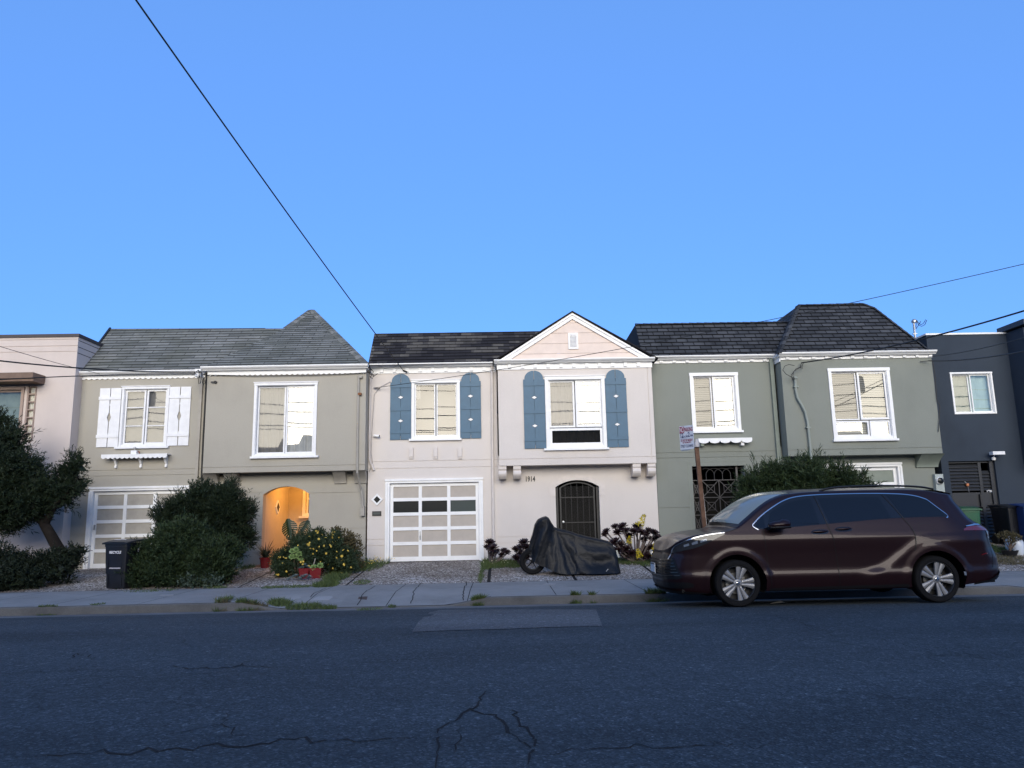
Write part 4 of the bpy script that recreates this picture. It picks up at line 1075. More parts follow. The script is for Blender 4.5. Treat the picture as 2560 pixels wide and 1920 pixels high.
while True:      # woven steel mesh
    o = k * 0.035
    if o > (gx1 - gx0) + 2.2: break
    for s in (1, -1):
        xa = gx0 + o if s < 0 else gx1 - o
        za, zb = pz + .05, spring + .02
        xb = xa + s * (zb - za) * 0.55
        lo_, hi_ = sorted((gx0 + .04, gx1 - .04)); t0, t1 = 0.0, 1.0
        dx = xb - xa
        ta, tb = (lo_ - xa) / dx, (hi_ - xa) / dx
        t0, t1 = max(t0, min(ta, tb)), min(t1, max(ta, tb))
        if t1 > t0 + .01: mb.bar((xa + dx * t0, gy + .02 * s * .2, za + (zb - za) * t0), (xa + dx * t1, gy + .02 * s * .2, za + (zb - za) * t1), .0035)
    k += 1
mb.build('wire_mesh', flat('dark_mesh_metal', (0.007, 0.007, 0.008), .5), gt)
mb = MB(); a = on_y(1408, 1305, gy); mb.lathe([(0, -.05), (.028, -.045), (.032, -.02), (.015, 0)], (a[0], gy - .02, a[2]), 'y', 14); mb.build('knob', M['galv'], gt, True)
# water jug standing behind the gate
a = on_y(1418, 1320, F + .55)
jm, nt, b = new_mat('blue_bottle_plastic'); b.inputs['Base Color'].default_value = (0.03, 0.12, 0.33, 1); b.inputs['Roughness'].default_value = .25
jg = thing('water_jug', (a[0], F + .55, pz), 'large blue water bottle standing behind the arched iron gate', 'bottle')
mb = MB(); mb.lathe([(0, 0.005), (.135, .01), (.14, .05), (.135, .12), (.14, .14), (.135, .2), (.14, .22), (.135, .29), (.14, .31), (.12, .37), (.05, .43), (.03, .47), (.03, .5), (0, .5)], (a[0], F + .55, pz + .0), n=22); mb.build('bottle_body', jm, jg, True)
mb = MB(); mb.lathe([(0, .53), (.034, .53), (.036, .48)], (a[0], F + .55, pz), n=16); mb.build('cap', M['white'], jg)
# eaves, gable, roof
x0g, x1g = on_y(925, 920, F - .1)[0], on_y(1240, 912, F - .1)[0]
zG = on_y(1080, 916.5, F - .12)[2]
mb = MB().sweep_x(gutter_profile(F - .12, zG, .09), x0g, x1g); mb.box(x0g, x1g, F - .12, F, zG - .001, zG + .03); mb.build('gutter', M['white'], hC)
x0b, x1b = on_y(1235, 910, BF - .1)[0], on_y(1636, 901, BF - .1)[0]
zGb = on_y(1430, 905.5, BF - .12)[2]
mb = MB().sweep_x(gutter_profile(BF - .12, zGb, .09), x0b, x1b); mb.box(x0b + .03, x1b - .03, BF - .12, F, zGb - .001, zGb + .03); mb.build('gutter', M['white'], hC)
fascia(hC, xL + .05, xM - .02, F, zG - .002, on_y(1080, 932.5, F)[2], 0, [on_y(954.5 + 32 * k, 926, F)[0] for k in range(9)])
fascia(hC, bL - .02, bR + .02, BF, zGb - .002, on_y(1440, 922, BF)[2], 0, [on_y(1274 + 32.1 * k, 915, BF)[0] for k in range(11)])
gy = BF - .06
ap = on_y(1430, 787, gy); gl = on_y(1245, 907, gy); gr_ = on_y(1630, 898, gy)
zb = zGb + .06
mb = MB(); n_ = 5
zs = [zb] + [on_y(1430, yy, gy)[2] for yy in (883, 858, 832, 807)] + [ap[2] - .02]
def gx(z, e): t = (z - zb) / (ap[2] - zb); return (gl[0] + (ap[0] - gl[0]) * t) if e else (gr_[0] + (ap[0] - gr_[0]) * t)
for z0, z1 in zip(zs[:-1], zs[1:]):
    z1b = z1 - .012
    mb.poly([(gx(z0, 1), gy, z0), (gx(z0, 0), gy, z0), (gx(z1b, 0), gy, z1b), (gx(z1b, 1), gy, z1b)])
    mb.poly([(gx(z1b, 1), gy, z1b), (gx(z1b, 0), gy, z1b), (gx(z1b, 0), gy + .012, z1b), (gx(z1b, 1), gy + .012, z1b)])
    mb.poly([(gx(z1b, 1), gy + .012, z1b), (gx(z1b, 0), gy + .012, z1b), (gx(z1, 0), gy + .012, z1), (gx(z1, 1), gy + .012, z1)])
gb = mb.build('gable', M['gable_board'], hC)
mb = MB()
for e, g in ((1, gl), (0, gr_)):
    az = ap[2] + .035; sl = (az - zb) / abs(ap[0] - g[0]); sg_ = -1 if e else 1
    for h0, h1, yy in ((.16, .06, gy - .05), (.0595, .0, gy - .08)):     # fillet and crown moulding, mitred at the peak
        x0, x1 = ap[0] + sg_ * (az - h0 - zb) / sl, ap[0] + sg_ * (az - h1 - zb) / sl
        pts = [(x0, zb), (ap[0], az - h0), (ap[0], az - h1), (x1, zb)]
        if e: pts = pts[::-1]
        mb.prism(pts, yy, gy + .005 * (1 if h0 > .1 else 0) - .001)
mb.build('rake_board', M['white'], gb)
mb = MB()
for e, g in ((1, gl), (0, gr_)):
    A = np.array((g[0] + (-.14 if e else .14), gy - .12, zb - .025)); B = np.array((ap[0], gy - .12, ap[2] + .045)); k = np.array((0, 5.0, 0)); up = np.array((0, 0, .035))
    uv = [(0, 0), (2.5, 0), (2.5, 5), (0, 5)]
    mb.quad(A + up, B + up, B + up + k, A + up + k, uv); mb.quad(A, B, B + k, A + k, uv); mb.quad(A, B, B + up, A + up, [(0, .05)] * 4)
u, v, n = slope_axes(R(48)); p0 = (0, F - 0.16, zG + .08)
top = [on_plane(936, 835, p0, n), on_plane(1365, 828.5, p0, n)]; low = [on_plane(919, 917, p0, n), on_plane(1262, 908, p0, n)]
roof_plane(mb, [low[0], low[1], top[1], top[0]], u, v, 0.14, 0.016)
k = np.array((0, 6, -.3)); mb.quad(top[0], top[1], top[1] + k, top[0] + k, [(0, 0), (4, 0), (4, 5), (0, 5)]); mb.quad(low[0], top[0], top[0] + k, low[0] + k, [(0, 0), (1, 0), (1, 5), (0, 5)])
rfC = mb.build('roof', M['dark_shingle'], hC)
r = rect(1420.5, 833, 1445, 873, gy)
mb = MB(); mb.box(r[0], r[0] + .045, gy - .04, gy - .001, r[2], r[3]); mb.box(r[1] - .045, r[1], gy - .04, gy - .001, r[2], r[3]); mb.box(r[0] + .046, r[1] - .046, gy - .039, gy - .001, r[3] - .05, r[3]); mb.box(r[0] + .046, r[1] - .046, gy - .039, gy - .001, r[2], r[2] + .03)
vt = mb.build('gable_vent', M['white'], gb)
# louvres are part of the vent
mb = MB(); z = r[2] + .03
while z < r[3] - .06: mb.quad((r[0] + .046, gy - .035, z), (r[1] - .046, gy - .035, z), (r[1] - .046, gy - .005, z + .04), (r[0] + .046, gy - .005, z + .04)); z += .036
lv = mb.build('louvre', M['white'], hC); lv.parent = gb
a = on_y(1325.3, 1203.5, F)
text_mesh('house_number', '1914', 0.19, (a[0], F - .012, a[2]), Quaternion((1, 0, 0), R(90)), M['black'], hC, ext=.008, sx=.72, bold=.004)
pth = [(1229.5, 915), (1230.5, 1000), (1231, 1100), (1233, 1300), (1234, 1356)]
mb = MB(); mb.tube([on_y(px, py, F - .06) for px, py in pth], .032); mb.build('downspout', M['pink_paint'], hC)
mb = MB(); mb.tube([on_y(px, py, F - .04) for px, py in ((926, 945), (925, 1000), (923, 1100), (924, 1150), (929, 1165))], .024); mb.tube([on_y(px, py, F - .04) for px, py in ((929, 1160), (934, 1176))], .035); mb.build('conduit', M['pink_paint'], hC)
mb = MB(); mb.tube([on_y(px, py, F - .03) for px, py in ((976, 954), (950, 968), (936, 985), (932, 1040), (929, 1090), (928, 1130), (931, 1160), (924, 1178))], .007, 6); mb.tube([on_y(px, py, F - .03) for px, py in ((932, 1092), (938, 1094))], .006, 6); mb.build('cable', flat('pale_cable', (.35, .32, .3), .7), hC)
a = on_y(943, 1090, F - .08)
cm = thing('security_camera', (a[0], F, a[2]), 'small white security camera on the pink wall near its left edge', 'camera')
mb = MB(); mb.tube([(a[0] - .05, F, a[2] + .02), (a[0] - .05, F - .06, a[2] + .01)], .012); mb.build('mount', M['white'], cm)
mb = MB(); mb.tube([(a[0] - .09, F - .07, a[2] + .015), (a[0] + .06, F - .12, a[2] - .01)], .032, 14); cb = mb.build('camera_body', M['white'], cm, True)
mb = MB(); mb.tube([(a[0] + .061, F - .1203, a[2] - .0102), (a[0] + .066, F - .122, a[2] - .011)], .028, 14); mb.build('lens', M['black'], cb)

# ------------------------------------------------------------------ sage green house with charcoal mansard
xL, xM, xR = on_y(1637, 1100, F)[0], on_y(1941, 1050, F)[0], on_y(2340, 1200, F)[0]
bL, bR = on_y(1961, 1020, BF)[0], on_y(2342, 1010, BF)[0]
zE = on_y(1780, 903, F)[2]; zEb = on_y(2140, 893, BF)[2]; zSof = on_y(2160, 1137, BF)[2]
hD = thing('stucco_house', ((xL + xR) / 2, F, 0.6), 'sage green house with a charcoal mansard roof and blinds in its windows', 'house')
rW1 = rect(1727, 932, 1848, 1077, F); rGt = rect(1735, 1164.5, 1866, 1336, F)
rG = rect(1985, 1158, 2263, 1360, F); rG = (rG[0], rG[1], 0.6, rG[3])
grs = [line_h(1790, y, xL, xM) for y in (1130, 1143)] + [line_h(1690, y, xL, rGt[0] - .12) for y in (1269,)]
fz = 0.62
mb = MB(); mb.wall(xL, xM, 0.2, zE + .05, F, [hole(rW1), (rGt[0], rGt[1], fz, rGt[3])], grs, .3)
mb.wall(xM, xR, 0.2, zSof + .3, F, [(rG[0] + .05, rG[1] - .05, 0.2, rG[3] - .05)], [])
shell(mb, xL, xR, F, 0.2, zEb, 9); mb.build('wall', M['green'], hD)
rW2 = rect(2076, 920, 2231, 1098, BF)
mb = MB(); mb.wall(bL, bR, zSof, zEb + .03, BF, [hole(rW2)], [line_h(2160, 1122, bL, bR, BF)])
mb.quad((bL, BF, zSof), (bL, F, zSof), (bL, F, zEb), (bL, BF, zEb)); mb.quad((bR, BF, zSof), (bR, F, zSof), (bR, F, zEb), (bR, BF, zEb)); mb.quad((bL, BF, zSof), (bR, BF, zSof), (bR, F, zSof), (bL, F, zSof))
mb.build('bay', M['green'], hD)
corbel(hD, on_y(2297, 1150, F - .2)[0], on_y(2352, 1150, F - .2)[0], F, BF + .04, zSof - .33, zSof - .002, M['green_paint'])
mb = MB(); o = .11    # raised band round the gate
mb.box(rGt[0] - o, rGt[0] - o + .012, F - .008, F - .001, fz, rGt[3] + o); mb.box(rGt[0] - o, rGt[1] + o, F - .008, F - .001, rGt[3] + o + .001, rGt[3] + o + .013)
mb.build('scored_line', M['green_paint'], hD)
window(hD, rW1, F, 0.085, (on_y(1730, 1078, F)[0] - .03, on_y(1855, 1076, F)[0] + .02), [(0, .46, 0, 1, M['pane_screen'], .03, 0.03), (.46, 1, 0, 1, M['pane'], 0, 0.05)], back='blind', bseed=5, head=False)
window(hD, rW2, BF, 0.085, (on_y(2084, 1098, BF)[0] - .03, on_y(2241, 1095, BF)[0] + .03), [(0, .47, .25, 1, M['pane_screen'], .03, 0.03), (.47, 1, .25, 1, M['pane_mid'], 0, 0.05), (0, .62, 0, .25, M['pane'], .01, 0.04), (.62, 1, 0, .25, M['pane'], .01, 0.04)], back='blind', bseed=6, head=False)
r = rect(1741, 1097, 1874, 1106, F)
mb = MB(); mb.box(r[0], r[1], F - .22, F - .001, r[3] - .02, r[3]); n = 5; w = (r[1] - r[0]) / n
for i in range(n):
    a = r[0] + i * w; pts = [(a, r[3] - .021)] + [(a + w * k / 10, r[3] - .10 + .03 * (1 if k in (0, 10) else 0) - .035 * math.sin(math.pi * k / 10)) for k in range(11)] + [(a + w, r[3] - .021)]
    mb.prism(pts, F - .22, F - .2)
sh = mb.build('flower_shelf', M['white'], hD)
for px in (1752, 1852):
    x = on_y(px, 1110, F)[0]; mb = MB(); mb.box(x - .04, x + .04, F - .17, F - .001, r[3] - .2, r[3] - .021); mb.build('bracket', M['green_paint'] if px < 1800 else M['white_old'], sh)
# wrought iron gate
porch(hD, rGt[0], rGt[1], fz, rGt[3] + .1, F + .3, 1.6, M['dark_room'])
im = flat('grey_iron', (0.075, 0.07, 0.068), .5, .3)
gy = F + .14; x0, x1 = rGt[0], rGt[1]; dx0, dx1 = on_y(1757, 1250, gy)[0], on_y(1843, 1250, gy)[0]; zt = on_y(1800, 1200, gy)[2]
mb = MB()
def arcs(xa, xb, zb, h, n):
    w = (xb - xa) / n * 1.0
    for k in range(n):
        c_ = xa + w * (k + .5); pts = [(c_ - w, gy, zb), (c_ - w, gy, zb + h * .45)] + [(c_ - w * math.cos(t), gy, zb + h * .45 + h * .5 * math.sin(t)) for t in np.linspace(.1, math.pi - .1, 12)] + [(c_ + w, gy, zb + h * .45), (c_ + w, gy, zb)]
        pts = [p for p in pts if xa - .002 <= p[0] <= xb + .002]
        if len(pts) > 3: mb.tube(pts, .008, 5)
h = rGt[3] - zt - .04
arcs(dx0 + .02, dx1 - .02, zt, h, 4); arcs(x0 + .01, dx0 - .05, zt, h, 1); arcs(dx1 + .05, x1 - .02, zt, h, 1)
for xx in (dx0 - .03, dx1 + .03): mb.box(xx - .025, xx + .025, gy - .025, gy + .025, fz, rGt[3])
def xpanel(xa, xb, za, zb):
    mb.bar((xa, gy, za), (xb, gy, zb), .014); mb.bar((xa, gy, zb), (xb, gy, za), .014)
    cx, cz, w, hh = (xa + xb) / 2, (za + zb) / 2, (xb - xa) * .22, (zb - za) * .22
    for a, b_ in (((cx - w, cz - hh), (cx + w, cz - hh)), ((cx + w, cz - hh), (cx + w, cz + hh)), ((cx + w, cz + hh), (cx - w, cz + hh)), ((cx - w, cz + hh), (cx - w, cz - hh))): mb.bar((a[0], gy, a[1]), (b_[0], gy, b_[1]), .012)
rows = np.linspace(fz + .04, zt, 5)
for za, zb in zip(rows[:-1], rows[1:]):
    for a, b_ in ((dx0, (dx0 + dx1) / 2), ((dx0 + dx1) / 2, dx1), (x0 + .02, dx0 - .06), (dx1 + .06, x1 - .01)): xpanel(a, b_, za, zb)
    mb.bar((x0, gy, zb), (x1, gy, zb), .02)
for xx in (dx0, (dx0 + dx1) / 2, dx1, x0 + .012): mb.bar((xx, gy, fz), (xx, gy, zt), .02)
mb.build('iron_gate', im, hD)
garage_door(hD, rG, F, 3, 5, M['green_paint'])
x0g, x1g = on_y(1612, 897, F - .1)[0], on_y(1945, 889, F - .1)[0]
zG = on_y(1780, 897, F - .12)[2]
mb = MB().sweep_x(gutter_profile(F - .12, zG, .09), x0g, x1g); mb.box(x0g, x1g, F - .12, F, zG - .001, zG + .03)
x0b, x1b = on_y(1946, 888, BF - .1)[0], on_y(2338, 879, BF - .1)[0]
zGb = on_y(2140, 887.5, BF - .12)[2]
mb2 = MB().sweep_x(gutter_profile(BF - .12, zGb, .09), x0b, x1b); mb2.box(x0b + .03, x1b - .03, BF - .12, F, zGb - .001, zGb + .03); mb2.box(x0b, x0b + .08, BF - .11, F - .05, zGb + .031, zGb + .088)
mb.build('gutter', M['white'], hD); mb2.build('gutter', M['white'], hD)
fascia(hD, xL + .0, xM - .02, F, zG - .002, on_y(1780, 907, F)[2], 0, [on_y(1652 + 32.3 * k, 904, F)[0] for k in range(9)])
fascia(hD, bL - .01, bR + .01, BF, zGb - .002, on_y(2140, 897, BF)[2], 0, [on_y(1967 + 32.4 * k, 893, BF)[0] for k in range(12)])
mb = MB(); mb.box(bL - .03, bL - .001, BF, F, zGb - .12, zGb - .002); mb.build('fascia', M['white'], hD)
u, v, n = slope_axes(R(52)); mb = MB(); p0 = (0, F - .16, zG + .08); k = np.array((0, 6, -.2))
q = [on_plane(*p, p0, n) for p in ((1606, 895), (1975, 887), (1985, 806), (1588, 812))]; roof_plane(mb, q, u, v, .16, .018)
mb.quad(q[3], q[2], q[2] + k, q[3] + k, [(0, 0), (4, 0), (4, 5), (0, 5)]); mb.quad(q[0], q[3], q[3] + k, q[0] + k, [(0, .02)] * 4)
capL = (q[3], q[2])
n1 = n; p0 = (0, BF - .16, zGb + .08)
q = [on_plane(*p, p0, n) for p in ((1948, 884), (2322, 876), (2186, 771), (2158, 760), (1996, 764))]; roof_plane(mb, q, u, v, .16, .018)
up = np.array(v)
def hip(a, b_, s):
    d = b_ - a; m = np.cross(d, np.array((0, 1.0, 0))); m /= np.linalg.norm(m); vv = np.cross(np.array((0, 1.0, 0)), m)
    if vv[2] < 0: vv = -vv
    roof_plane(mb, [a, b_, b_ + np.array((0, 3.0, 0)), a + np.array((0, 3.0, 0))], (0, 1, 0), vv, .16, .0)
hip(q[0], q[4], -1); hip(q[1], q[2], 1)
mb.quad(q[4], q[3], q[3] + k, q[4] + k, [(0, 0), (2, 0), (2, 5), (0, 5)]); mb.quad(q[3], q[2], q[2] + k, q[3] + k, [(0, .02)] * 4)
rfD = mb.build('roof', M['slate_shingle'], hD)
mb = MB(); ridge_caps(mb, capL[0], capL[1], (0, -.3, 1), .14, .22, .018); ridge_caps(mb, q[4], q[3], (0, -.3, 1), .14, .22, .014); ridge_caps(mb, q[0], q[4], (-.6, -.6, .4), .17, .2, .016); ridge_caps(mb, q[1], q[2], (.5, -.6, .5), .17, .2, .014); ridge_caps(mb, q[2], q[3], (.3, -.6, .7), .16, .2, .012)
mb.build('ridge_caps', M['slate_shingle'], rfD)
a, b_ = on_y(1927, 905, F - .05), on_y(1950, 1170, F - .05)
mb = MB(); mb.box((a[0] + b_[0]) / 2 - .05, (a[0] + b_[0]) / 2 + .05, F - .085, F - .001, b_[2], zG); mb.build('downspout', M['green_paint'], hD)
pth = [(1988, 948), (1989.5, 975), (1994, 995), (2004, 1012), (2013, 1030), (2019, 1055), (2022, 1080), (2026, 1120), (2028.6, 1152)]
mb = MB(); mb.tube([on_y(px, py, BF - .07) for px, py in pth], .034, 10); a = on_y(1988, 948, BF - .07); mb.lathe([(.034, 0), (.06, .01), (.062, .05), (.03, .08), (0, .085)], a, n=14)
for px, py in ((1989, 967), (2020, 1069)):
    a = on_y(px, py, BF - .05); mb.box(a[0] - .06, a[0] + .06, BF - .11, BF - .001, a[2] - .015, a[2] + .015)
mb.build('service_mast', flat('grey_pipe', (.25, .28, .25), .6), hD)
a = on_y(2349, 1210, F - .1); mb = MB(); mb.box(a[0] - .11, a[0] + .11, F - .12, F - .001, a[2] - .27, a[2] + .26); mt = mb.build('meter_box', flat('meter_grey', (.36, .4, .38), .6), hD)
c = on_y(2348.5, 1202, F - .12); mb = MB(); mb.lathe([(.098, 0), (.1, -.04), (.085, -.06)], (c[0], F - .12, c[2]), 'y', 26); mb.build('meter_rim', M['white'], mt)
mb = MB(); mb.lathe([(.086, -.055), (.05, -.075), (0, -.08)], (c[0], F - .12, c[2]), 'y', 26); mb.build('meter_glass', M['garage_glass'], mt, True)

# ------------------------------------------------------------------ slate blue flat-roofed house at the right
xL = on_y(2344, 1100, F)[0] + .02; xR = xL + 7.5
zT = on_y(2400, 837, F)[2]
hE = thing('stucco_house', (xL + 3, F, 0.75), 'dark slate blue flat-roofed house with a slatted black gate', 'house')
rW = rect(2379, 930.5, 2484, 1035, F); rD = rect(2382, 1152, 2499, 1347, F)
mb = MB(); mb.wall(xL, xR, 0.2, zT, F, [hole(rW, .05), (rD[0], rD[1], rD[2], rD[3])], [], .25); shell(mb, xL, xR, F, 0.2, zT, 9); mb.build('wall', M['navy'], hE)
MB().box(xL - .02, xR, F - .03, F + 9, zT + .002, zT + .05).build('parapet_cap', M['white'], hE)
xb = on_y(2572, 950, BF - .2)[0]
mb = MB(); mb.box(xb, xR, BF - .25, F - .001, on_y(2552, 1160, BF)[2], zT + .02); mb.build('bay', M['navy'], hE)
mb = MB(); mb.box(xb - .1, xR, BF - .45, F + .2, zT + .06, zT + .2); mb.build('eave', flat('dark_eave', (.03, .035, .045), .6), hE)
window(hE, rW, F, 0.045, None, [(0, .47, 0, 1, M['pane_screen'], .03, 0.025), (.47, 1, 0, 1, M['pane'], 0, 0.03)], back='green', bseed=8, head=False)
dw = M['dark_room']
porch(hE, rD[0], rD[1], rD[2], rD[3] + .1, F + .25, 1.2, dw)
sm = flat('black_slats', (0.016, 0.018, 0.022), .45, var=.2)
gy = F + .12; mb = MB(); x0, x1, z0, z1 = rD; xp = on_y(2457, 1250, gy)[0]; xj = x1 - .12
zc0, zc1 = on_y(2440, 1262, gy)[2], on_y(2440, 1234, gy)[2]
mb.box(x0, x0 + .05, gy - .02, gy + .03, z0, z1); mb.box(xp - .04, xp + .04, gy - .03, gy + .03, z0, z1); mb.box(xj, x1, gy - .06, gy + .03, z0, z1); mb.box(x0 + .051, xj - .001, gy - .02, gy + .03, z1 - .05, z1)
for a, b_, zt in ((x0 + .051, xp - .041, z1 - .06), (xp + .041, xj - .001, on_y(2470, 1178, gy)[2])):
    z = z0 + .03
    while z < zt - .05:
        if not (zc0 - .05 < z < zc1): mb.quad((a, gy - .03, z), (b_, gy - .03, z), (b_, gy + .02, z + .085), (a, gy + .02, z + .085)); mb.quad((a, gy - .03, z), (b_, gy - .03, z), (b_, gy - .03, z + .015), (a, gy - .03, z + .015))
        z += .088
    mb.box(a, b_, gy - .01, gy + .02, zc0 - .03, zc1 + .03)
gt = mb.build('slat_gate', sm, hE)
mb = MB(); mb.box(xp - .1, xp - .05, gy - .07, gy - .031, zc0 - .06, zc1 - .02); mb.build('handle', M['black'], gt)
a = on_y(2473.5, 1230, gy - .035)
text_mesh('house_number', '1922', .07, (a[0], gy - .035, a[2]), Quaternion((1, 0, 0), R(90)), M['white'], gt, ext=.003, sx=1.1, bold=.002)
a = on_y(2418, 1212, gy - .05)
orn = thing('door_ornament', (a[0], gy - .05, a[2]), 'small orange ornament on a cord hung on the black slatted gate', 'ornament')
mb = MB(); mb.lathe([(0, -.045), (.03, -.035), (.042, 0), (.03, .035), (0, .042)], (a[0], gy - .06, a[2]), n=14); mb.build('bauble', flat('orange_paint', (.55, .2, .08), .5), orn, True)
mb = MB(); mb.tube([(a[0] - .06, gy - .05, a[2] + .09), (a[0] - .02, gy - .055, a[2] + .045)], .012, 6); mb.tube([(a[0] + .01, gy - .055, a[2] - .045), (a[0] + .03, gy - .05, a[2] - .2)], .006, 6); mb.build('cord', flat('grey_cord', (.25, .25, .25), .7), orn)
a = on_y(2490, 1134, F - .15)
fl = thing('floodlight', (a[0], F, a[2]), 'unlit white twin floodlight on the slate blue wall above the gate', 'light fitting')
mb = MB(); mb.box(a[0] - .16, a[0] + .16, F - .28, F - .12, a[2] - .035, a[2] + .05); mb.build('lamp_head', M['white_old'], fl)
b2 = on_y(2485, 1146, F - .08); mb = MB(); mb.lathe([(0, -.05), (.045, -.045), (.055, 0), (.045, .03), (0, .04)], (b2[0], F - .06, b2[2]), n=16); mb.tube([(b2[0], F - .06, b2[2] + .03), (b2[0] - .02, F - .16, a[2] - .03)], .015); mb.build('sensor', M['white'], fl, True)
a = on_y(2287, 835, F + .6); b2 = on_y(2284, 806, F + .6); c = on_y(2283, 800, F + .6)
wm = thing('weatherhead', (a[0], F + .6, zT), 'grey conduit weatherhead with loose wires on the slate blue roof', 'conduit')
mb = MB(); mb.tube([(a[0], F + .6, zT + .051), b2], .03, 10); mb.box(a[0] - .06, a[0] + .06, F + .57, F + .63, zT + .18, zT + .2); mb.build('pipe', M['galv'], wm)
mb = MB(); mb.lathe([(.035, -.02), (.075, 0), (.075, .05), (.04, .09), (0, .1)], (b2[0] + .02, F + .6, b2[2]), n=16); mb.build('hood', M['galv'], wm, True)
mb = MB()
for e, pth in enumerate(([(2292, 800), (2290, 815), (2290, 822), (2297, 812), (2302, 803)], [(2292, 800), (2296, 812), (2304, 816), (2312, 812), (2317, 800)], [(2292, 800), (2295, 806), (2303, 812), (2309, 808), (2314, 799)])):
    mb.tube([on_y(px, py, F + .5 + .03 * e) for px, py in pth], .009, 5)
mb.build('loose_wire', M['cable'], wm)
# ------------------------------------------------------------------ maroon minivan (nose towards the left); local s runs from nose to tail, z above the road
VX, VYC, VZ = on_y(1846, 1460.6, 11.67)[0] - 0.96, 11.67 + 0.975, road_z(11.7)
S0, S1 = -0.09, 5.14
FWS, RWS, WZ, WR = 0.96, 3.975, 0.345, 0.345
def itp(xs, ys):
    xs = np.array(xs); ys = np.array(ys)
    # smooth monotone-ish interpolation (finite-difference Hermite)
    d = np.gradient(ys, xs)
    for i in range(len(xs)):
        if 0 < i < len(xs) - 1 and (ys[i + 1] - ys[i]) * (ys[i] - ys[i - 1]) <= 0: d[i] = 0
    def f(x):
        x = min(max(x, xs[0]), xs[-1]); i = min(max(int(np.searchsorted(xs, x)) - 1, 0), len(xs) - 2)
        h = xs[i + 1] - xs[i]; t = (x - xs[i]) / h
        return (2 * t**3 - 3 * t**2 + 1) * ys[i] + (t**3 - 2 * t**2 + t) * h * d[i] + (-2 * t**3 + 3 * t**2) * ys[i + 1] + (t**3 - t**2) * h * d[i + 1]
    return f
zt_f = itp([-.09, .0, .07, .16, .3, .5, .8, 1.02, 1.2, 1.4, 1.6, 1.85, 2.1, 2.6, 3.4, 4.2, 4.7, 5.14], [.82, .89, .95, .995, 1.04, 1.075, 1.105, 1.16, 1.275, 1.42, 1.545, 1.64, 1.672, 1.69, 1.695, 1.665, 1.615, 1.59])
T_f = itp([.15, .24, .30, .40, .44, .535, .565, .75, .97, 1.03, 1.12, 1.2, 1.4, 1.55, 1.62, 1.72], [.90, .95, .965, .982, .986, .972, .970, .975, .988, .977, .95, .925, .852, .785, .745, .67])
zb_f = itp([-.09, .3, .6, 1.4, 2.5, 3.6, 4.4, 5.14], [.20, .19, .215, .225, .23, .24, .26, .36])
yf_f = itp([0, .012, .045, .10, .2, .35, .6, .95, 1.2], [0, .28, .52, .67, .80, .885, .95, .985, .985])
yr_f = itp([0, .02, .06, .13, .25, .5, 1.0, 1.2], [0, .5, .70, .82, .905, .955, .985, .985])
sf_f = itp([.15, .24, .38, .55, .70, .80, .9, 1.2], [.16, .06, .01, 0, .03, .06, .05, .0])
sr_f = itp([.2, .38, .5, .66, .8, .95, 1.08, 1.14, 1.22, 1.4, 1.58, 1.7], [.16, .03, 0, .01, .07, .11, .13, .22, .34, .47, .56, .56])
zL_f = itp([2.7, 2.95, 3.2, 3.4, 3.6, 3.8, 4.2, 5.2], [.47, .52, .62, .76, .90, .97, 1.0, 1.03])
def sst(a, b, x):
    t = min(max((x - a) / (b - a), 0), 1); return t * t * (3 - 2 * t)
def body_pt(s, z):
    """point of the near flank: (s, half width, z)"""
    a = s - S0; c = S1 - s
    y = min(yf_f(a), yr_f(c)) * T_f(z) / .985
    if .3 < s < 5.0:
        edge = sst(.3, .7, s) * (1 - sst(4.75, 5.0, s))
        d = .032 * sst(0, .19, zL_f(s) - z + .05) * sst(2.75, 3.05, s)
        r1 = math.hypot(s - FWS, z - WZ); r2 = math.hypot(s - RWS, z - WZ)
        d += .020 * (1 - sst(.455, .56, r1)) + .016 * (1 - sst(.455, .56, r2))
        y += d * edge
    ss = s + sf_f(z) * max(0, 1 - a / .9) - sr_f(z) * max(0, 1 - c / 1.1)
    return (ss, y, z)
def top_pt(s, u):
    e = body_pt(s, zt_f(s)); k = 1 - (1 - u) ** 2
    bow = .24 * sst(.9, 1.2, s) * (1 - sst(1.9, 2.5, s)); cr = .045 + .02 * sst(1.8, 2.4, s)
    if s > 4.3: bow = -.16 * sst(4.3, 4.9, s)
    rnd = .0
    return (e[0] - bow * k, e[1] * (1 - u), e[2] + cr * k * min(1, (s - S0) / .25))
def VW(p, side=-1):   # local to world; side -1 is the flank that faces the camera
    return (VX + p[0], VYC + side * p[1], VZ + p[2])
van = thing('minivan', (VX + 2.5, VYC, VZ), 'dark maroon minivan with tinted windows parked at the kerb', 'van')
m, nt, b = new_mat('maroon_paint'); tc = N(nt, 'ShaderNodeTexCoord'); nz = N(nt, 'ShaderNodeTexNoise', i_Scale=900.0); L(nt, tc.outputs['Object'], nz.inputs['Vector'])
r_ = ramp(nt, nz.outputs['Fac'], [(0.35, (0.012, 0.0042, 0.0058)), (0.7, (0.019, 0.0072, 0.0095))]); L(nt, r_.outputs[0], b.inputs['Base Color'])
b.inputs['Metallic'].default_value = .3; b.inputs['Roughness'].default_value = .34; b.inputs['Coat Weight'].default_value = 0.22; b.inputs['Specular IOR Level'].default_value = .25; b.inputs['Coat Roughness'].default_value = .025
M['car_paint'] = m
def simple(name, c, rough=.4, metal=0.0, spec=.5, coat=0.0):
    m, nt, b = new_mat(name); b.inputs['Base Color'].default_value = (*c, 1); b.inputs['Roughness'].default_value = rough; b.inputs['Metallic'].default_value = metal; b.inputs['Specular IOR Level'].default_value = spec; b.inputs['Coat Weight'].default_value = coat; return m
M['car_glass'] = simple('tinted_car_glass', (.006, .007, .009), .015, 0, .4)
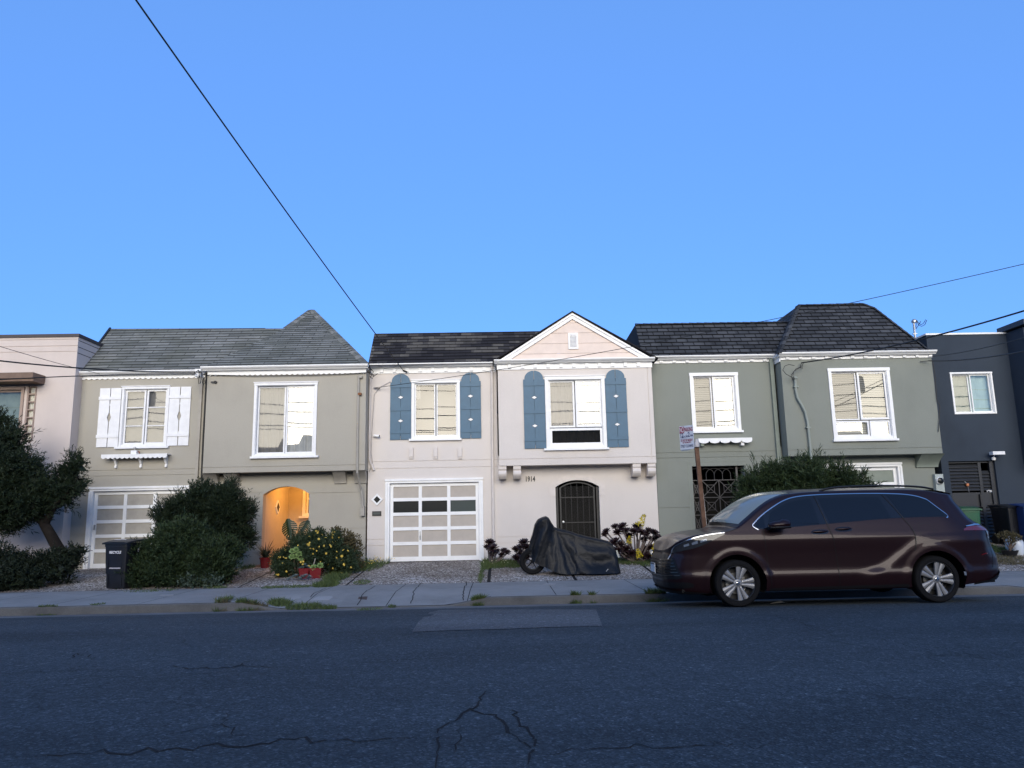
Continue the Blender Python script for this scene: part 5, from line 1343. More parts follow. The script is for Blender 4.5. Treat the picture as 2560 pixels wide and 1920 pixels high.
M['car_black'] = simple('black_trim', (.006, .006, .007), .4, 0, .25)
M['car_gloss'] = simple('gloss_black_trim', (.008, .008, .009), .08)
M['chrome'] = simple('chrome_trim', (.5, .51, .53), .18, 1.0)
M['alloy'] = simple('alloy_wheel', (.24, .24, .245), .42, .35)
M['rubber'] = flat('tyre_rubber', (.008, .008, .009), .85, var=.15, scale=20)
M['lens_clear'] = simple('clear_lens', (.16, .19, .24), .12, .2, .4, .4)
M['lens_dark'] = simple('smoked_lens', (.02, .022, .026), .08, 0, .4, .3)
M['lens_red'] = simple('red_lens', (.10, .004, .005), .1, 0, .6, 1.0)
# flank + ends
def colset():
    a = [S0 + .16 * (k / 14) ** 1.8 for k in range(14)]
    a += list(np.linspace(S0 + .16, .48, 15))[:-1] + list(np.linspace(.48, 1.46, 80))[:-1] + list(np.linspace(1.46, 3.48, 80))[:-1] + list(np.linspace(3.48, 4.48, 80))[:-1] + list(np.linspace(4.48, S1 - .16, 16))[:-1]
    a += [S1 - .16 * (1 - k / 13) ** 1.8 for k in range(14)]
    return a
cs = colset(); NV = 84; AR = .425
mb = MB(); sf_in = []
vs_n = []
for side in (-1, 1):
    P = []; inside = []
    for s in cs:
        zb, zt = zb_f(s), zt_f(s); row = []; ins = []
        for j in range(NV + 1):
            z = zb + (zt - zb) * j / NV
            s_, z_ = s, z; inn = False
            for c in (FWS, RWS):
                r = math.hypot(s - c, z - WZ)
                if r < AR:
                    inn = True
                    k = AR / max(r, .05); s_, z_ = c + (s - c) * k, WZ + (z - WZ) * k
                    # keep the moved vertex above the sill line
            row.append(VW(body_pt(s_, z_), side)); ins.append(inn)
        P.append(row); inside.append(ins)
    n0 = len(mb.v)
    for row in P: mb.v += row
    W = NV + 1
    for i in range(len(cs) - 1):
        for j in range(NV):
            if inside[i][j] and inside[i + 1][j] and inside[i][j + 1] and inside[i + 1][j + 1]: continue
            q = (n0 + i * W + j, n0 + (i + 1) * W + j, n0 + (i + 1) * W + j + 1, n0 + i * W + j + 1)
            mb.f.append(q if side < 0 else q[::-1])
    U = 14
    T = [[VW(top_pt(s, u / U), side) for u in range(U + 1)] for s in cs]
    n0 = len(mb.v)
    for row in T: mb.v += row
    for i in range(len(cs) - 1):
        for j in range(U):
            q = (n0 + i * (U + 1) + j, n0 + (i + 1) * (U + 1) + j, n0 + (i + 1) * (U + 1) + j + 1, n0 + i * (U + 1) + j + 1)
            mb.f.append(q if side < 0 else q[::-1])
body = mb.build('body', M['car_paint'], van, 'all', weld=True)
# underside and wheel wells
mb = MB(); mb.box(VX + .15, VX + .53, VYC - .8, VYC + .8, VZ + .21, VZ + .26); mb.box(VX + 1.40, VX + 3.53, VYC - .93, VYC + .93, VZ + .22, VZ + .27); mb.box(VX + 4.42, VX + 4.95, VYC - .8, VYC + .8, VZ + .27, VZ + .32)
for c in (FWS, RWS):
    for side in (-1, 1):
        n = 26; P = []
        for k in range(n + 1):
            a = math.radians(-25 + 230 * k / n); P.append([(VX + c + (AR + .002) * math.cos(a), VYC + side * yy, VZ + max(.2, WZ + (AR + .002) * math.sin(a))) for yy in (.962, .55)])
        mb.grid(P); mb.quad((VX + c - .45, VYC + side * .55, VZ + .2), (VX + c + .45, VYC + side * .55, VZ + .2), (VX + c + .45, VYC + side * .55, VZ + .8), (VX + c - .45, VYC + side * .55, VZ + .8))
mb.build('underbody', M['car_black'], van)
def patch(name, lo, hi, mat, off=.004, ns=40, nv=8, parent=None, side=-1, thick=0.0, smooth='all', endcap=True):
    """panel lying on the flank; lo and hi are (s, z) polylines of its lower and upper edge"""
    la = np.array(lo, float); ha = np.array(hi, float)
    def along(a, t):
        d = np.r_[0, np.cumsum(np.hypot(*np.diff(a, axis=0).T))]; d /= d[-1]
        return np.array((np.interp(t, d, a[:, 0]), np.interp(t, d, a[:, 1])))
    P = []
    for i in range(ns + 1):
        A, B = along(la, i / ns), along(ha, i / ns); row = []
        for j in range(nv + 1):
            p = A + (B - A) * j / nv; q = body_pt(p[0], p[1])
            e = .01; q1 = body_pt(p[0] + e, p[1]); q2 = body_pt(p[0], p[1] + e)
            t1 = np.subtract(q1, q); t2 = np.subtract(q2, q); nn = np.cross(t2, t1); nn = nn / (np.linalg.norm(nn) + 1e-9)
            if nn[1] < 0: nn = -nn
            row.append(VW(np.array(q) + nn * off, side))
        P.append(row)
    mb = MB(); mb.grid(P)
    if thick:
        pass
    return mb.build(name, mat, parent or van, smooth)
def vline(name, pts, w, mat, off=.003, parent=None, n=10):
    """thin strip along a polyline on the flank"""
    pts = np.array(pts, float); d = np.gradient(pts, axis=0); d /= np.linalg.norm(d, axis=1)[:, None] + 1e-9; nrm = np.c_[-d[:, 1], d[:, 0]] * w / 2
    return patch(name, pts - nrm, pts + nrm, mat, off, max(12, n * (len(pts) - 1)), 2, parent)
def rnd(pts, n=6):
    """smooth a polyline"""
    p = np.array(pts, float)
    for _ in range(2):
        q = [p[0]]
        for a, b_ in zip(p[:-1], p[1:]): q += [a * .75 + b_ * .25, a * .25 + b_ * .75]
        q.append(p[-1]); p = np.array(q)
    return p
chr_top = rnd([(1.25, 1.200), (1.39, 1.325), (1.606, 1.46), (1.82, 1.568), (2.02, 1.618), (2.37, 1.64), (2.9, 1.645), (3.43, 1.638), (3.83, 1.612), (4.06, 1.53), (4.305, 1.375), (4.40, 1.31)])
belt = rnd([(1.30, 1.145), (1.42, 1.13), (2.31, 1.187), (3.0, 1.235), (3.56, 1.265), (4.1, 1.268), (4.38, 1.262)])
patch('window_band', belt, chr_top, M['car_gloss'], .0035, 120, 14)
patch('window_band', belt, chr_top, M['car_gloss'], .0035, 120, 14, side=1)
vline('chrome_trim', np.vstack([[(1.33, 1.125)], [(1.29, 1.15)], [(1.255, 1.178)], chr_top[0:], [(4.425, 1.28)], [(4.40, 1.258)], [(4.36, 1.250)]]), .014, M['chrome'], .009, n=3)
def topz(s, d=.02): return float(np.interp(s, chr_top[:, 0], chr_top[:, 1])) - d
def belz(s, d=.015): return float(np.interp(s, belt[:, 0], belt[:, 1])) + d
def pane(s0b, s1b, s0t, s1t, dt=.035, db=.012):
    lo = [(s, belz(s, db)) for s in np.linspace(s0b, s1b, 12)]; hi = [(s, topz(s, dt)) for s in np.linspace(s0t, s1t, 12)]
    return patch('side_window', lo, hi, M['car_glass'], .0065, 30, 12)
pane(1.47, 2.28, 1.56, 2.235, .055); pane(2.44, 3.40, 2.36, 3.30, .055)
patch('side_window', [(s, belz(s, .012)) for s in np.linspace(3.60, 4.34, 12)], [(s, topz(s, .018)) for s in np.linspace(3.44, 4.35, 24)], M['car_glass'], .0065, 40, 12)
patch('side_window', [(1.30, 1.165), (1.44, 1.15)], [(1.31, 1.20), (1.44, 1.34)], M['car_glass'], .0065, 10, 6)
# doors: the gaps, handles and fuel flap
vline('door_gap', [(1.40, 1.125), (1.41, .95), (1.415, .80), (1.43, .62), (1.45, .40), (1.46, .27)], .011, M['car_black'])
vline('door_gap', [(2.30, 1.62), (2.345, 1.40), (2.40, 1.185), (2.445, 1.0), (2.475, .70), (2.49, .45), (2.49, .27)], .011, M['car_black'], .008)
vline('door_gap', [(3.36, 1.63), (3.50, 1.40), (3.575, 1.27), (3.66, 1.14), (3.70, 1.02), (3.695, .90), (3.66, .78)], .011, M['car_black'], .008)
vline('door_gap', [(1.46, .262), (2.0, .268), (2.49, .272), (3.50, .285)], .010, M['car_black'])
vline('door_gap', [(.60, .88), (.66, .84), (.71, .80)], .009, M['car_black'])
vline('fuel_flap', rnd([(3.79, 1.10), (3.79, 1.17), (3.99, 1.175), (4.0, 1.10), (4.02, .99), (3.82, .985), (3.79, 1.02), (3.79, 1.10)]), .006, M['car_black'], .002)
for s in (2.26, 2.63):
    z = 1.075 + .033 * (s - 2.26) / .37
    patch('handle_recess_shade', rnd([(s - .14, z), (s - .1, z - .035), (s + .1, z - .033), (s + .14, z + .005)]), rnd([(s - .14, z), (s - .1, z + .035), (s + .1, z + .04), (s + .14, z + .005)]), M['car_gloss'], .003, 20, 4)  # flat dark patch painting the shade of a recess behind the handle
    c = [body_pt(s - .125 + .25 * k / 8, z + .004 + .01 * k / 8) for k in range(9)]
    mb = MB(); mb.tube([VW((p[0], p[1] + .018 * math.sin(math.pi * k / 8) + .003, p[2])) for k, p in enumerate(c)], [.004, .013, .017, .018, .018, .018, .017, .013, .004], 10); mb.build('door_handle', M['car_paint'], van, True)
# black sill, front lip, grille, bumper openings
patch('sill_trim', [(1.42, .232), (2.5, .237), (3.52, .248)], [(1.42, .262), (2.5, .268), (3.52, .282)], M['car_black'], .006, 40, 3)
for side in (-1, 1):
    patch('grille', [(S0 + .0005, .40), (S0 + .02, .40), (S0 + .08, .405), (.10, .41), (.16, .44)], [(S0 + .0005, .77), (S0 + .02, .77), (S0 + .05, .765), (.05, .71), (.10, .60)], M['car_black'], .005, 40, 10, side=side)
    for k in range(6):
        z = .45 + k * .045; e = .13 - .018 * k
        patch('grille_slat', [(S0 + .0005, z), (S0 + .03, z), (e, z + .01)], [(S0 + .0005, z + .012), (S0 + .03, z + .012), (e, z + .022)], M['car_gloss'], .020, 26, 2, side=side)
    patch('bumper_intake', rnd([(S0 + .0005, .275), (.0, .275), (.2, .28), (.30, .30)]), rnd([(S0 + .0005, .36), (.0, .36), (.22, .375), (.30, .35)]), M['car_black'], .006, 40, 4, side=side)
    patch('front_lip', [(S0 + .0005, .205), (.1, .20), (.5, .21)], [(S0 + .0005, .25), (.1, .245), (.42, .225)], M['car_black'], .022, 40, 4, side=side)
# headlight: smoked housing, bright reflectors, chrome brow
hl_lo = rnd([(.0, .785), (.10, .825), (.27, .86), (.38, .885), (.52, .945), (.66, 1.005), (.80, 1.068)]); hl_hi = rnd([(.0, .84), (.07, .91), (.265, .995), (.475, 1.045), (.64, 1.068), (.81, 1.083)])
hl = patch('headlight', hl_lo, hl_hi, M['lens_dark'], .004, 40, 6)
for a, b_, c, d in ((.17, .25, .90, .945), (.29, .38, .93, .985), (.42, .52, .965, 1.01)):
    patch('reflector', [(a, c - .01), (b_, c + .012)], [(a, c + .022), (b_, d)], M['lens_clear'], .007, 8, 4, parent=hl)
vline('brow_strip', [(-.02, .70), (-.005, .77), (.015, .85)] + [tuple(p + np.array((0, .012))) for p in hl_hi[4:]], .012, M['chrome'], .007, parent=hl, n=3)
# tail lamp, reflector, rear bumper trim
tl_lo = rnd([(4.52, 1.055), (4.75, 1.055), (4.98, 1.045), (5.12, 1.03)]); tl_hi = rnd([(4.52, 1.075), (4.66, 1.115), (4.9, 1.125), (5.12, 1.105)])
tl = patch('tail_light', tl_lo, tl_hi, M['lens_red'], .006, 30, 6)
patch('brow_strip', [(4.62, 1.112), (4.85, 1.128), (5.12, 1.11)], [(4.62, 1.122), (4.85, 1.15), (5.13, 1.13)], M['chrome'], .012, 24, 3, parent=tl)
patch('reverse_lens', [(4.96, .93), (5.10, .92)], [(4.95, 1.04), (5.12, 1.03)], M['lens_clear'], .008, 12, 6, parent=tl)
vline('side_reflector', rnd([(4.70, .69), (4.75, .705), (4.81, .71)]), .014, M['lens_red'], .006)
patch('bumper_trim', [(4.55, .262), (4.8, .29), (5.0, .33), (5.13, .38)], [(4.55, .285), (4.8, .33), (5.0, .40), (5.13, .47)], M['car_black'], .02, 30, 4)
vline('bumper_crease', [(4.86, .50), (4.90, .64), (4.96, .78), (4.95, .93)], .012, M['car_black'], .004)
# windscreen, wipers
def top_patch(name, sa, sb, ua, mat, off=.005, ns=24):
    mb = MB(); P = []
    for i in range(ns + 1):
        s = sa + (sb - sa) * i / ns; row = []
        for side, us in ((-1, np.linspace(ua, 1, 16)), (1, np.linspace(1, ua, 16)[1:])):
            for u in us:
                p = top_pt(s, u); row.append(VW((p[0] - off * .6, p[1], p[2] + off * .8), side))
        P.append(row)
    return mb.grid(P).build(name, mat, van, 'all')
M['windscreen'] = simple('windscreen_glass', (.20, .215, .185), .08, 0, .35)
top_patch('windscreen', 1.10, 2.02, .09, M['windscreen'])
top_patch('cowl', 1.02, 1.095, .04, M['car_black'])
# roof rails and spoiler
for side in (-1, 1):
    pts = [(2.45, 1.70), (2.62, 1.748), (3.0, 1.765), (3.6, 1.765), (4.05, 1.74), (4.25, 1.695)]
    mb = MB(); mb.tube([VW((s, body_pt(s, zt_f(s))[1] - .07, z), side) for s, z in rnd(pts)], .016, 8); mb.build('roof_rail', M['car_black'], van, True)
mb = MB(); P = []
for i in range(21):
    y = -.60 + 1.2 * i / 20; c = .07 * (y / .6) ** 2
    P.append([(VX + 4.40, VYC + y, VZ + 1.705 - c * .6), (VX + 4.60 - c, VYC + y, VZ + 1.67 - c * .6), (VX + 4.62 - c, VYC + y, VZ + 1.65 - c * .6)])
mb.grid(P).build('spoiler', M['car_paint'], van, True)
# door mirror
mb = MB(); c = VW((1.60, 1.115, 1.205)); P = []
for i in range(17):
    t = math.pi * i / 16; row = []
    for k in range(21):
        a = 2 * math.pi * k / 20; sx = abs(math.sin(t)) ** .7
        row.append((c[0] - .165 * math.cos(t), c[1] - .09 * sx * math.cos(a), c[2] + .068 * sx * math.sin(a) * (1.15 if math.cos(t) < 0 else .9) + .012 * -math.cos(t)))
    P.append(row)
mr = mb.grid(P).build('door_mirror', M['car_paint'], van, 'all')
mb = MB(); mb.tube([VW((1.50, .95, 1.13)), VW((1.50, 1.02, 1.135)), VW((1.54, 1.08, 1.165))], [.035, .03, .03], 10); mb.build('mirror_stalk', M['car_black'], mr, True)
mb = MB(); mb.tube([(c[0] - .15, c[1] - .03, c[2] - .045), (c[0], c[1] - .085, c[2] - .045), (c[0] + .15, c[1] - .03, c[2] - .04)], .02, 8); mb.build('mirror_trim', M['car_black'], mr, True)
vline('hood_gap', [(S0 + .002, .80), (-.05, .815), (.0, .855), (.06, .925), (.15, .975), (.3, 1.022), (.5, 1.06), (.8, 1.095), (1.0, 1.15)], .009, M['car_black'], .004)
mb = MB()
for ra, rb, oz in ((.062, .042, 0), (.020, .040, .0), (.044, .018, .018)): mb.tube([(VX + S0 - .04 , VYC + ra * math.cos(a), VZ + .785 + oz + rb * math.sin(a)) for a in np.linspace(0, 6.283, 29)], .005, 6)
mb.build('nose_emblem', M['chrome'], van)
# number plate
mb = MB(); x = VX + S0 - .035
mb.box(x, x + .012, VYC - .16, VYC + .16, VZ + .46, VZ + .62); pl = mb.build('number_plate', simple('plate_white', (.6, .62, .64), .4), van)
mb = MB(); mb.box(x - .004, x - .001, VYC - .155, VYC + .155, VZ + .463, VZ + .48); mb.box(x - .004, x - .001, VYC - .155, VYC + .155, VZ + .60, VZ + .617); mb.build('plate_frame', M['car_black'], pl)
# wheels
def wheel(c, side):
    yo = VYC + side * .965; cx = VX + c; cz = VZ + WZ; w = side
    def pr(p): return [(r, -w * 0 + h) for r, h in p]
    mb = MB(); s_ = -side
    prof = [(.255, .02), (.27, -.004), (.30, -.010), (.325, -.006), (.339, .012), (WR, .04), (WR, .19), (.335, .22), (.26, .22)]
    mb.lathe([(r, s_ * h) for r, h in prof], (cx, yo, cz), 'y', 56); t = mb.build('wheel', M['rubber'], van, True)
    mb = MB(); mb.lathe([(.256, s_ * .018), (.262, s_ * .006), (.254, s_ * -.001), (.246, s_ * .008), (.238, s_ * .05), (.235, s_ * .19)], (cx, yo, cz), 'y', 48); mb.lathe([(.236, s_ * .14), (.0, s_ * .14)], (cx, yo, cz), 'y', 40)
    rim = mb.build('rim_barrel', simple('dark_rim', (.05, .05, .052), .4, .6), t, True)
    mb = MB()
    for k in range(10):
        a = math.radians(18 + 36 * k + (7 if k % 2 else -7)); da = math.radians(0)
        ai = math.radians(18 + 36 * k + (4 if k % 2 else -4))
        def P(r, ang, h): return (cx + r * math.cos(ang), yo + s_ * h, cz + r * math.sin(ang))
        wi, wo = .017, .026
        rows = []
        for r, h, wd, an in ((.045, .022, wi, ai), (.10, .012, .022, ai), (.17, .010, .029, a), (.25, .006, .040, a)):
            ct = np.array((math.cos(an), math.sin(an))); nt_ = np.array((-ct[1], ct[0]))
            q = []
            for o, hh in ((-wd, h + .012), (-wd * .35, h), (wd * .35, h), (wd, h + .012)):
                p = ct * r + nt_ * o; q.append((cx + p[0], yo + s_ * hh, cz + p[1]))
            q = [(q[0][0], q[0][1] + s_ * .03, q[0][2])] + q + [(q[3][0], q[3][1] + s_ * .03, q[3][2])]
            rows.append(q)
        mb.grid(rows)
    mb.lathe([(.062, s_ * .05), (.062, s_ * .022), (.05, s_ * .014), (0, s_ * .012)], (cx, yo, cz), 'y', 30)
    mb.build('spokes', M['alloy'], t, True)
    mb = MB()
    for k in range(5):
        a = math.radians(90 + 72 * k); mb.lathe([(.0, s_ * -.002), (.011, s_ * .0), (.012, s_ * .03)], (cx + .078 * math.cos(a), yo + s_ * .02, cz + .078 * math.sin(a)), 'y', 10)
    mb.build('lug_nuts', M['chrome'], t)
    mb = MB()
    for ra, rb, oz in ((.027, .019, 0), (.009, .018, .0), (.019, .008, .008)):
        mb.tube([(cx + ra * math.cos(a), yo + s_ * .010, cz + oz + rb * math.sin(a)) for a in np.linspace(0, 6.283, 25)], .0022, 5)
    mb.lathe([(.036, s_ * .0135), (.034, s_ * .0115), (0, s_ * .0112)], (cx, yo, cz), 'y', 26)
    mb.build('hub_emblem', M['chrome'], t)
    mb = MB(); mb.lathe([(.16, s_ * .10), (.16, s_ * .12), (.05, s_ * .12)], (cx, yo, cz), 'y', 30); mb.build('brake_disc', simple('brake_steel', (.3, .3, .3), .35, .9), t)
for c in (FWS, RWS):
    for side in (-1, 1): wheel(c, side)
# litter under the van
a = on_y(1948, 1500, 12.3)
lt = MB(); P = [(a[0] - .16, 12.25, road_z(12.25) + .012), (a[0] + .02, 12.2, road_z(12.2) + .03), (a[0] + .2, 12.3, road_z(12.3) + .012), (a[0] + .05, 12.4, road_z(12.4) + .05)]
lt.quad(P[0], P[1], P[3], (a[0] - .1, 12.42, road_z(12.42) + .012)); lt.quad(P[1], P[2], (a[0] + .15, 12.42, road_z(12.42) + .01), P[3])
tag(lt.build('paper_scrap', simple('grubby_paper', (.4, .4, .4), .8)), 'crumpled pale paper scrap lying in the gutter under the minivan', 'litter')
# ------------------------------------------------------------------ vegetation
def xf(mb, ang, c):
    """turn collected vertices about a vertical axis through c"""
    ca, sa = math.cos(ang), math.sin(ang)
    mb.v = [(c[0] + (x - c[0]) * ca - (y - c[1]) * sa, c[1] + (x - c[0]) * sa + (y - c[1]) * ca, z) for x, y, z in mb.v]
    return mb
def blob(px, py, rpx, Y, sq=1.0, dep=None):
    """a clump of a crown: centre from the photo, radius in metres"""
    p = on_y(px, py, Y); r = rpx * Y / FPX
    return (p, np.array((r, (dep or r), r * sq)))
def unit(v): return v / (np.linalg.norm(v, axis=1, keepdims=True) + 1e-9)
def sprays(blobs, n, nb, ln, wd, rg, up=0.5, spread=0.5, shell=(0.55, 1.05), lump=0.18, side=0.0, zmin=None, curl=0.0, tips=0, tipl=2.0, bl=.42):
    """leafy sprays over a set of clumps; returns quads as vertex and face arrays"""
    area = np.array([b[1][0] * b[1][2] for b in blobs]); area /= area.sum()
    V = []
    idx = rg.choice(len(blobs), size=n, p=area)
    C = np.array([blobs[i][0] for i in idx]); Rr = np.array([blobs[i][1] for i in idx])
    d = unit(rg.normal(size=(n, 3)))
    fr = shell[0] + (shell[1] - shell[0]) * rg.random(n) ** 0.6
    ph = np.sin(C[:, :1] * 5 + d[:, :1] * 6.0) * np.sin(d[:, 1:2] * 7.0 + 1) * np.sin(d[:, 2:3] * 6.5 + C[:, 2:3] * 4)
    P = C + d * Rr * (fr[:, None] + lump * ph)
    keep = np.ones(n, bool)
    if zmin is not None:
        zm = np.array([gz(p[0], p[1]) for p in P]) if zmin == 'ground' else zmin
        keep = P[:, 2] > zm + 0.02
    P, d = P[keep], d[keep]; n = len(P)
    D = unit(d * (1 - up) + np.array((side, 0, 1.0)) * up + rg.normal(size=(n, 3)) * 0.25)
    L0 = ln * (0.6 + 0.8 * rg.random(n))
    if tips:
        k = rg.choice(n, size=min(tips, n), replace=False); L0[k] *= tipl
    # blades of every spray
    Pb = np.repeat(P, nb, 0); Db = np.repeat(D, nb, 0); Lb = np.repeat(L0, nb)
    t = np.tile(np.linspace(0.0, 0.85, nb), n)
    base = Pb + Db * (Lb * t)[:, None]
    dirb = unit(Db + rg.normal(size=Db.shape) * spread)
    dirb[:, 2] -= curl * rg.random(len(dirb)); dirb = unit(dirb)
    l = (Lb * bl * (1.15 - 0.5 * t))[:, None]; w = (wd * (0.7 + 0.6 * rg.random(len(Lb))))[:, None]
    sd = unit(np.cross(dirb, unit(rg.normal(size=dirb.shape))))
    v = np.stack([base, base + dirb * l * .45 + sd * w * .5, base + dirb * l, base + dirb * l * .45 - sd * w * .5], 1)
    return v.reshape(-1, 3)
def clumpify(blobs, k, r, rg, flat=1.0, keep=True):
    """breaks a crown into many small rounded clumps set over its outside"""
    out = []
    for c, rad in blobs:
        if keep: out.append((c, rad * .80))
        for _ in range(k):
            d = unit(rg.normal(size=(1, 3)))[0]; d[1] = -abs(d[1]) * .9 if rg.random() < .7 else d[1]
            s = r * rg.uniform(.7, 1.25); out.append((c + d * rad * .80, rad * s * np.array((1, 1, flat))))
    return out
def inner(blobs, n, size, rg, frac=0.78):
    """larger leaves deep inside that close the view through the crown"""
    area = np.array([b[1][0] * b[1][2] for b in blobs]); area /= area.sum()
    idx = rg.choice(len(blobs), size=n, p=area)
    C = np.array([blobs[i][0] for i in idx]); Rr = np.array([blobs[i][1] for i in idx])
    P = C + unit(rg.normal(size=(n, 3))) * Rr * (frac * rg.random(n) ** .4)[:, None]
    a = unit(rg.normal(size=(n, 3))); b_ = unit(np.cross(a, unit(rg.normal(size=(n, 3)))))
    s = size * (0.6 + .8 * rg.random(n))[:, None]
    return np.stack([P - a * s, P + b_ * s * .5, P + a * s, P - b_ * s * .5], 1).reshape(-1, 3)
def leafy(name, arrs, mat, parent):
    v = np.concatenate(arrs); return fast_mesh(name, v, np.arange(len(v)).reshape(-1, 4), mat, parent, 4)
M['cypress'] = leafmat('dark_cypress_foliage', (0.005, 0.011, 0.006), (0.027, 0.043, 0.019), nscale=3.0)
M['hedge'] = leafmat('dark_hedge_foliage', (0.006, 0.011, 0.007), (0.024, 0.035, 0.018), nscale=4.0)
M['juniper'] = leafmat('juniper_foliage', (0.007, 0.016, 0.007), (0.046, 0.072, 0.027), nscale=3.0)
M['bark'] = flat('dark_bark', (0.016, 0.013, 0.011), .9, var=.35, scale=12, bump=.6, bscale=25)
M['stem'] = flat('brown_stem', (0.09, 0.065, 0.05), .85, var=.2, scale=12)
rg = np.random.default_rng(5)
# the leaning cypress at the far left
Y = 18.4
cy = [blob(b[0], b[1], b[2] * 1.13, Y, sq, dep) for *b, sq, dep in [
    (-70, 1180, 100, .9, 1.0), (10, 1125, 50, .9, .6), (30, 1085, 24, 1.0, .3), (50, 1180, 58, .8, .7), (105, 1222, 46, .7, .6), (150, 1226, 38, .7, .45), (188, 1212, 26, .8, .35), (192, 1160, 17, 1.5, .22), (166, 1182, 20, 1, .22),
    (40, 1250, 70, .75, .8), (-20, 1280, 80, .7, .9), (100, 1265, 44, .6, .5), (145, 1250, 30, .6, .4), (20, 1308, 40, .6, .5), (2, 1052, 16, 1.3, .22)]]
base = on_ground(146, 1432); base = np.array((on_y(140, 1400, Y)[0], Y, gz(on_y(140, 1400, Y)[0], Y)))
tree = thing('cypress_tree', base, 'dark leaning cypress with a bent trunk in front of the pale pink house', 'tree')
pts = [base, on_y(146, 1372, Y), on_y(128, 1340, Y), on_y(112, 1312, Y), on_y(92, 1280, Y), on_y(60, 1240, Y), on_y(35, 1190, Y), on_y(20, 1130, Y)]
mb = MB(); mb.tube(pts, [.17, .14, .12, .11, .10, .09, .07, .04], 12)
mb.tube([pts[3], on_y(135, 1265, Y - .1), on_y(170, 1235, Y - .1), on_y(196, 1190, Y - .1)], [.09, .07, .045, .02], 8); mb.tube([pts[4], on_y(20, 1285, Y - .2), on_y(-50, 1220, Y - .3)], [.1, .07, .03], 8)
mb.build('trunk', M['bark'], tree, True)
leafy('crown', [sprays(clumpify(cy, 9, .40, rg, .75), 9500, 12, .16, .017, rg, .30, .55, (.6, 1.04), .22, .25, tips=420, tipl=2.2), inner(cy, 2600, .12, rg, .72)], M['cypress'], tree)
# low hedge under it
Y = 17.6
hb = [blob(*b, yy, .9, .45) for *b, yy in [(192, 1378, 16, 18.2), (168, 1400, 32, 18.0), (120, 1420, 36, 17.7), (70, 1426, 42, 17.5), (10, 1425, 60, 17.3), (-60, 1430, 75, 17.2), (140, 1425, 36, 17.6), (40, 1445, 40, 17.1), (-10, 1455, 40, 17.0), (90, 1440, 34, 17.3)]]
p = on_ground(80, 1455); hd = thing('low_hedge', p, 'low dark hedge sprawling beneath the leaning cypress', 'hedge')
leafy('foliage', [sprays(clumpify(hb, 7, .4, rg), 6000, 10, .12, .018, rg, .35, .6, (.6, 1.03), .2, tips=120, zmin='ground'), inner(hb, 1500, .10, rg, .7)], M['hedge'], hd)
mb = MB()
for k in range(5): q = on_y(30 + 35 * k, 1430, 17.5 + .1 * k); mb.tube([(q[0], q[1], gz(q[0], q[1]) - .02), (q[0] + .1, q[1], gz(q[0], q[1]) + .4)], .025, 6)
mb.build('stem', M['bark'], hd)
def bush(name, label, spots, n, ln, wd, mat, up=.45, base=None, tips=150, nb=9, group=None, spread=.5, lump=.2, inn=1200, isz=.12, ck=8, blf=.42):
    bl = [blob(a, b_, r, y, sq, dp) for a, b_, r, y, sq, dp in spots]
    t = thing(name, base, label, 'bush', group)
    leafy('foliage', [sprays(clumpify(bl, ck, .42, rg), n, nb, ln, wd, rg, up, spread, (.6, 1.04), lump, tips=tips, zmin='ground', bl=blf), inner(bl, inn, isz, rg, .7)], mat, t)
    mb = MB()
    for k in range(4):
        b0 = bl[k % len(bl)][0]; mb.tube([(base[0] + .08 * k - .12, base[1], base[2] - .02), ((base[0] + b0[0]) / 2, (base[1] + b0[1]) / 2, (base[2] + b0[2]) / 2), b0], [.04, .03, .015], 7)
    mb.build('stem', M['bark'], t)
    return t
def gpt(px, Y): x = on_y(px, 1400, Y)[0]; return np.array((x, Y, gz(x, Y)))
bush('juniper_bush', 'tall rounded dark green juniper close to the beige wall, behind a lower one', [(468, 1282, 56, 18.7, .9, .6), (555, 1272, 56, 18.7, .9, .6), (515, 1255, 42, 18.7, .9, .5), (602, 1292, 34, 18.7, 1, .4), (545, 1325, 58, 18.7, .8, .6), (428, 1295, 28, 18.7, 1, .35), (570, 1228, 18, 18.7, 1.2, .25), (590, 1340, 34, 18.7, 1, .4), (470, 1340, 50, 18.7, .9, .5)], 8000, .17, .016, M['cypress'], .42, gpt(520, 18.7), 260, 12)  # darker foliage than the front juniper: its shade is put into the colour
bush('juniper_bush', 'low spreading juniper at the pavement edge beside the black bin', [(383, 1408, 48, 17.4, 1, .6), (455, 1378, 60, 17.4, .95, .7), (540, 1388, 46, 17.5, 1, .6), (430, 1435, 42, 17.1, .9, .5), (510, 1432, 46, 17.2, .9, .5), (352, 1445, 26, 17.1, 1, .3), (572, 1375, 26, 17.7, 1, .35), (430, 1340, 30, 17.6, .9, .4), (556, 1425, 34, 17.3, 1, .4), (490, 1340, 26, 17.6, 1, .3)], 9000, .17, .016, M['juniper'], .42, gpt(460, 17.5), 260, 12)
bush('juniper_bush', 'feathery juniper behind the minivan in front of the green house', [(1893, 1212, 36, 18.4, .95, .4), (1945, 1200, 38, 18.4, .95, .5), (2010, 1198, 42, 18.4, .95, .6), (2075, 1200, 40, 18.4, .95, .6), (2128, 1216, 32, 18.4, .9, .4), (2165, 1236, 22, 18.4, .9, .3), (1915, 1275, 60, 18.4, 1, .6), (2020, 1275, 75, 18.4, 1, .8), (2110, 1285, 60, 18.4, 1, .6), (1880, 1245, 36, 18.4, 1, .4)], 8000, .22, .016, M['juniper'], .5, gpt(2010, 18.4), 520, 14)
M['greyleaf'] = leafmat('grey_green_leaves', (0.035, 0.055, 0.042), (0.10, 0.14, 0.11))
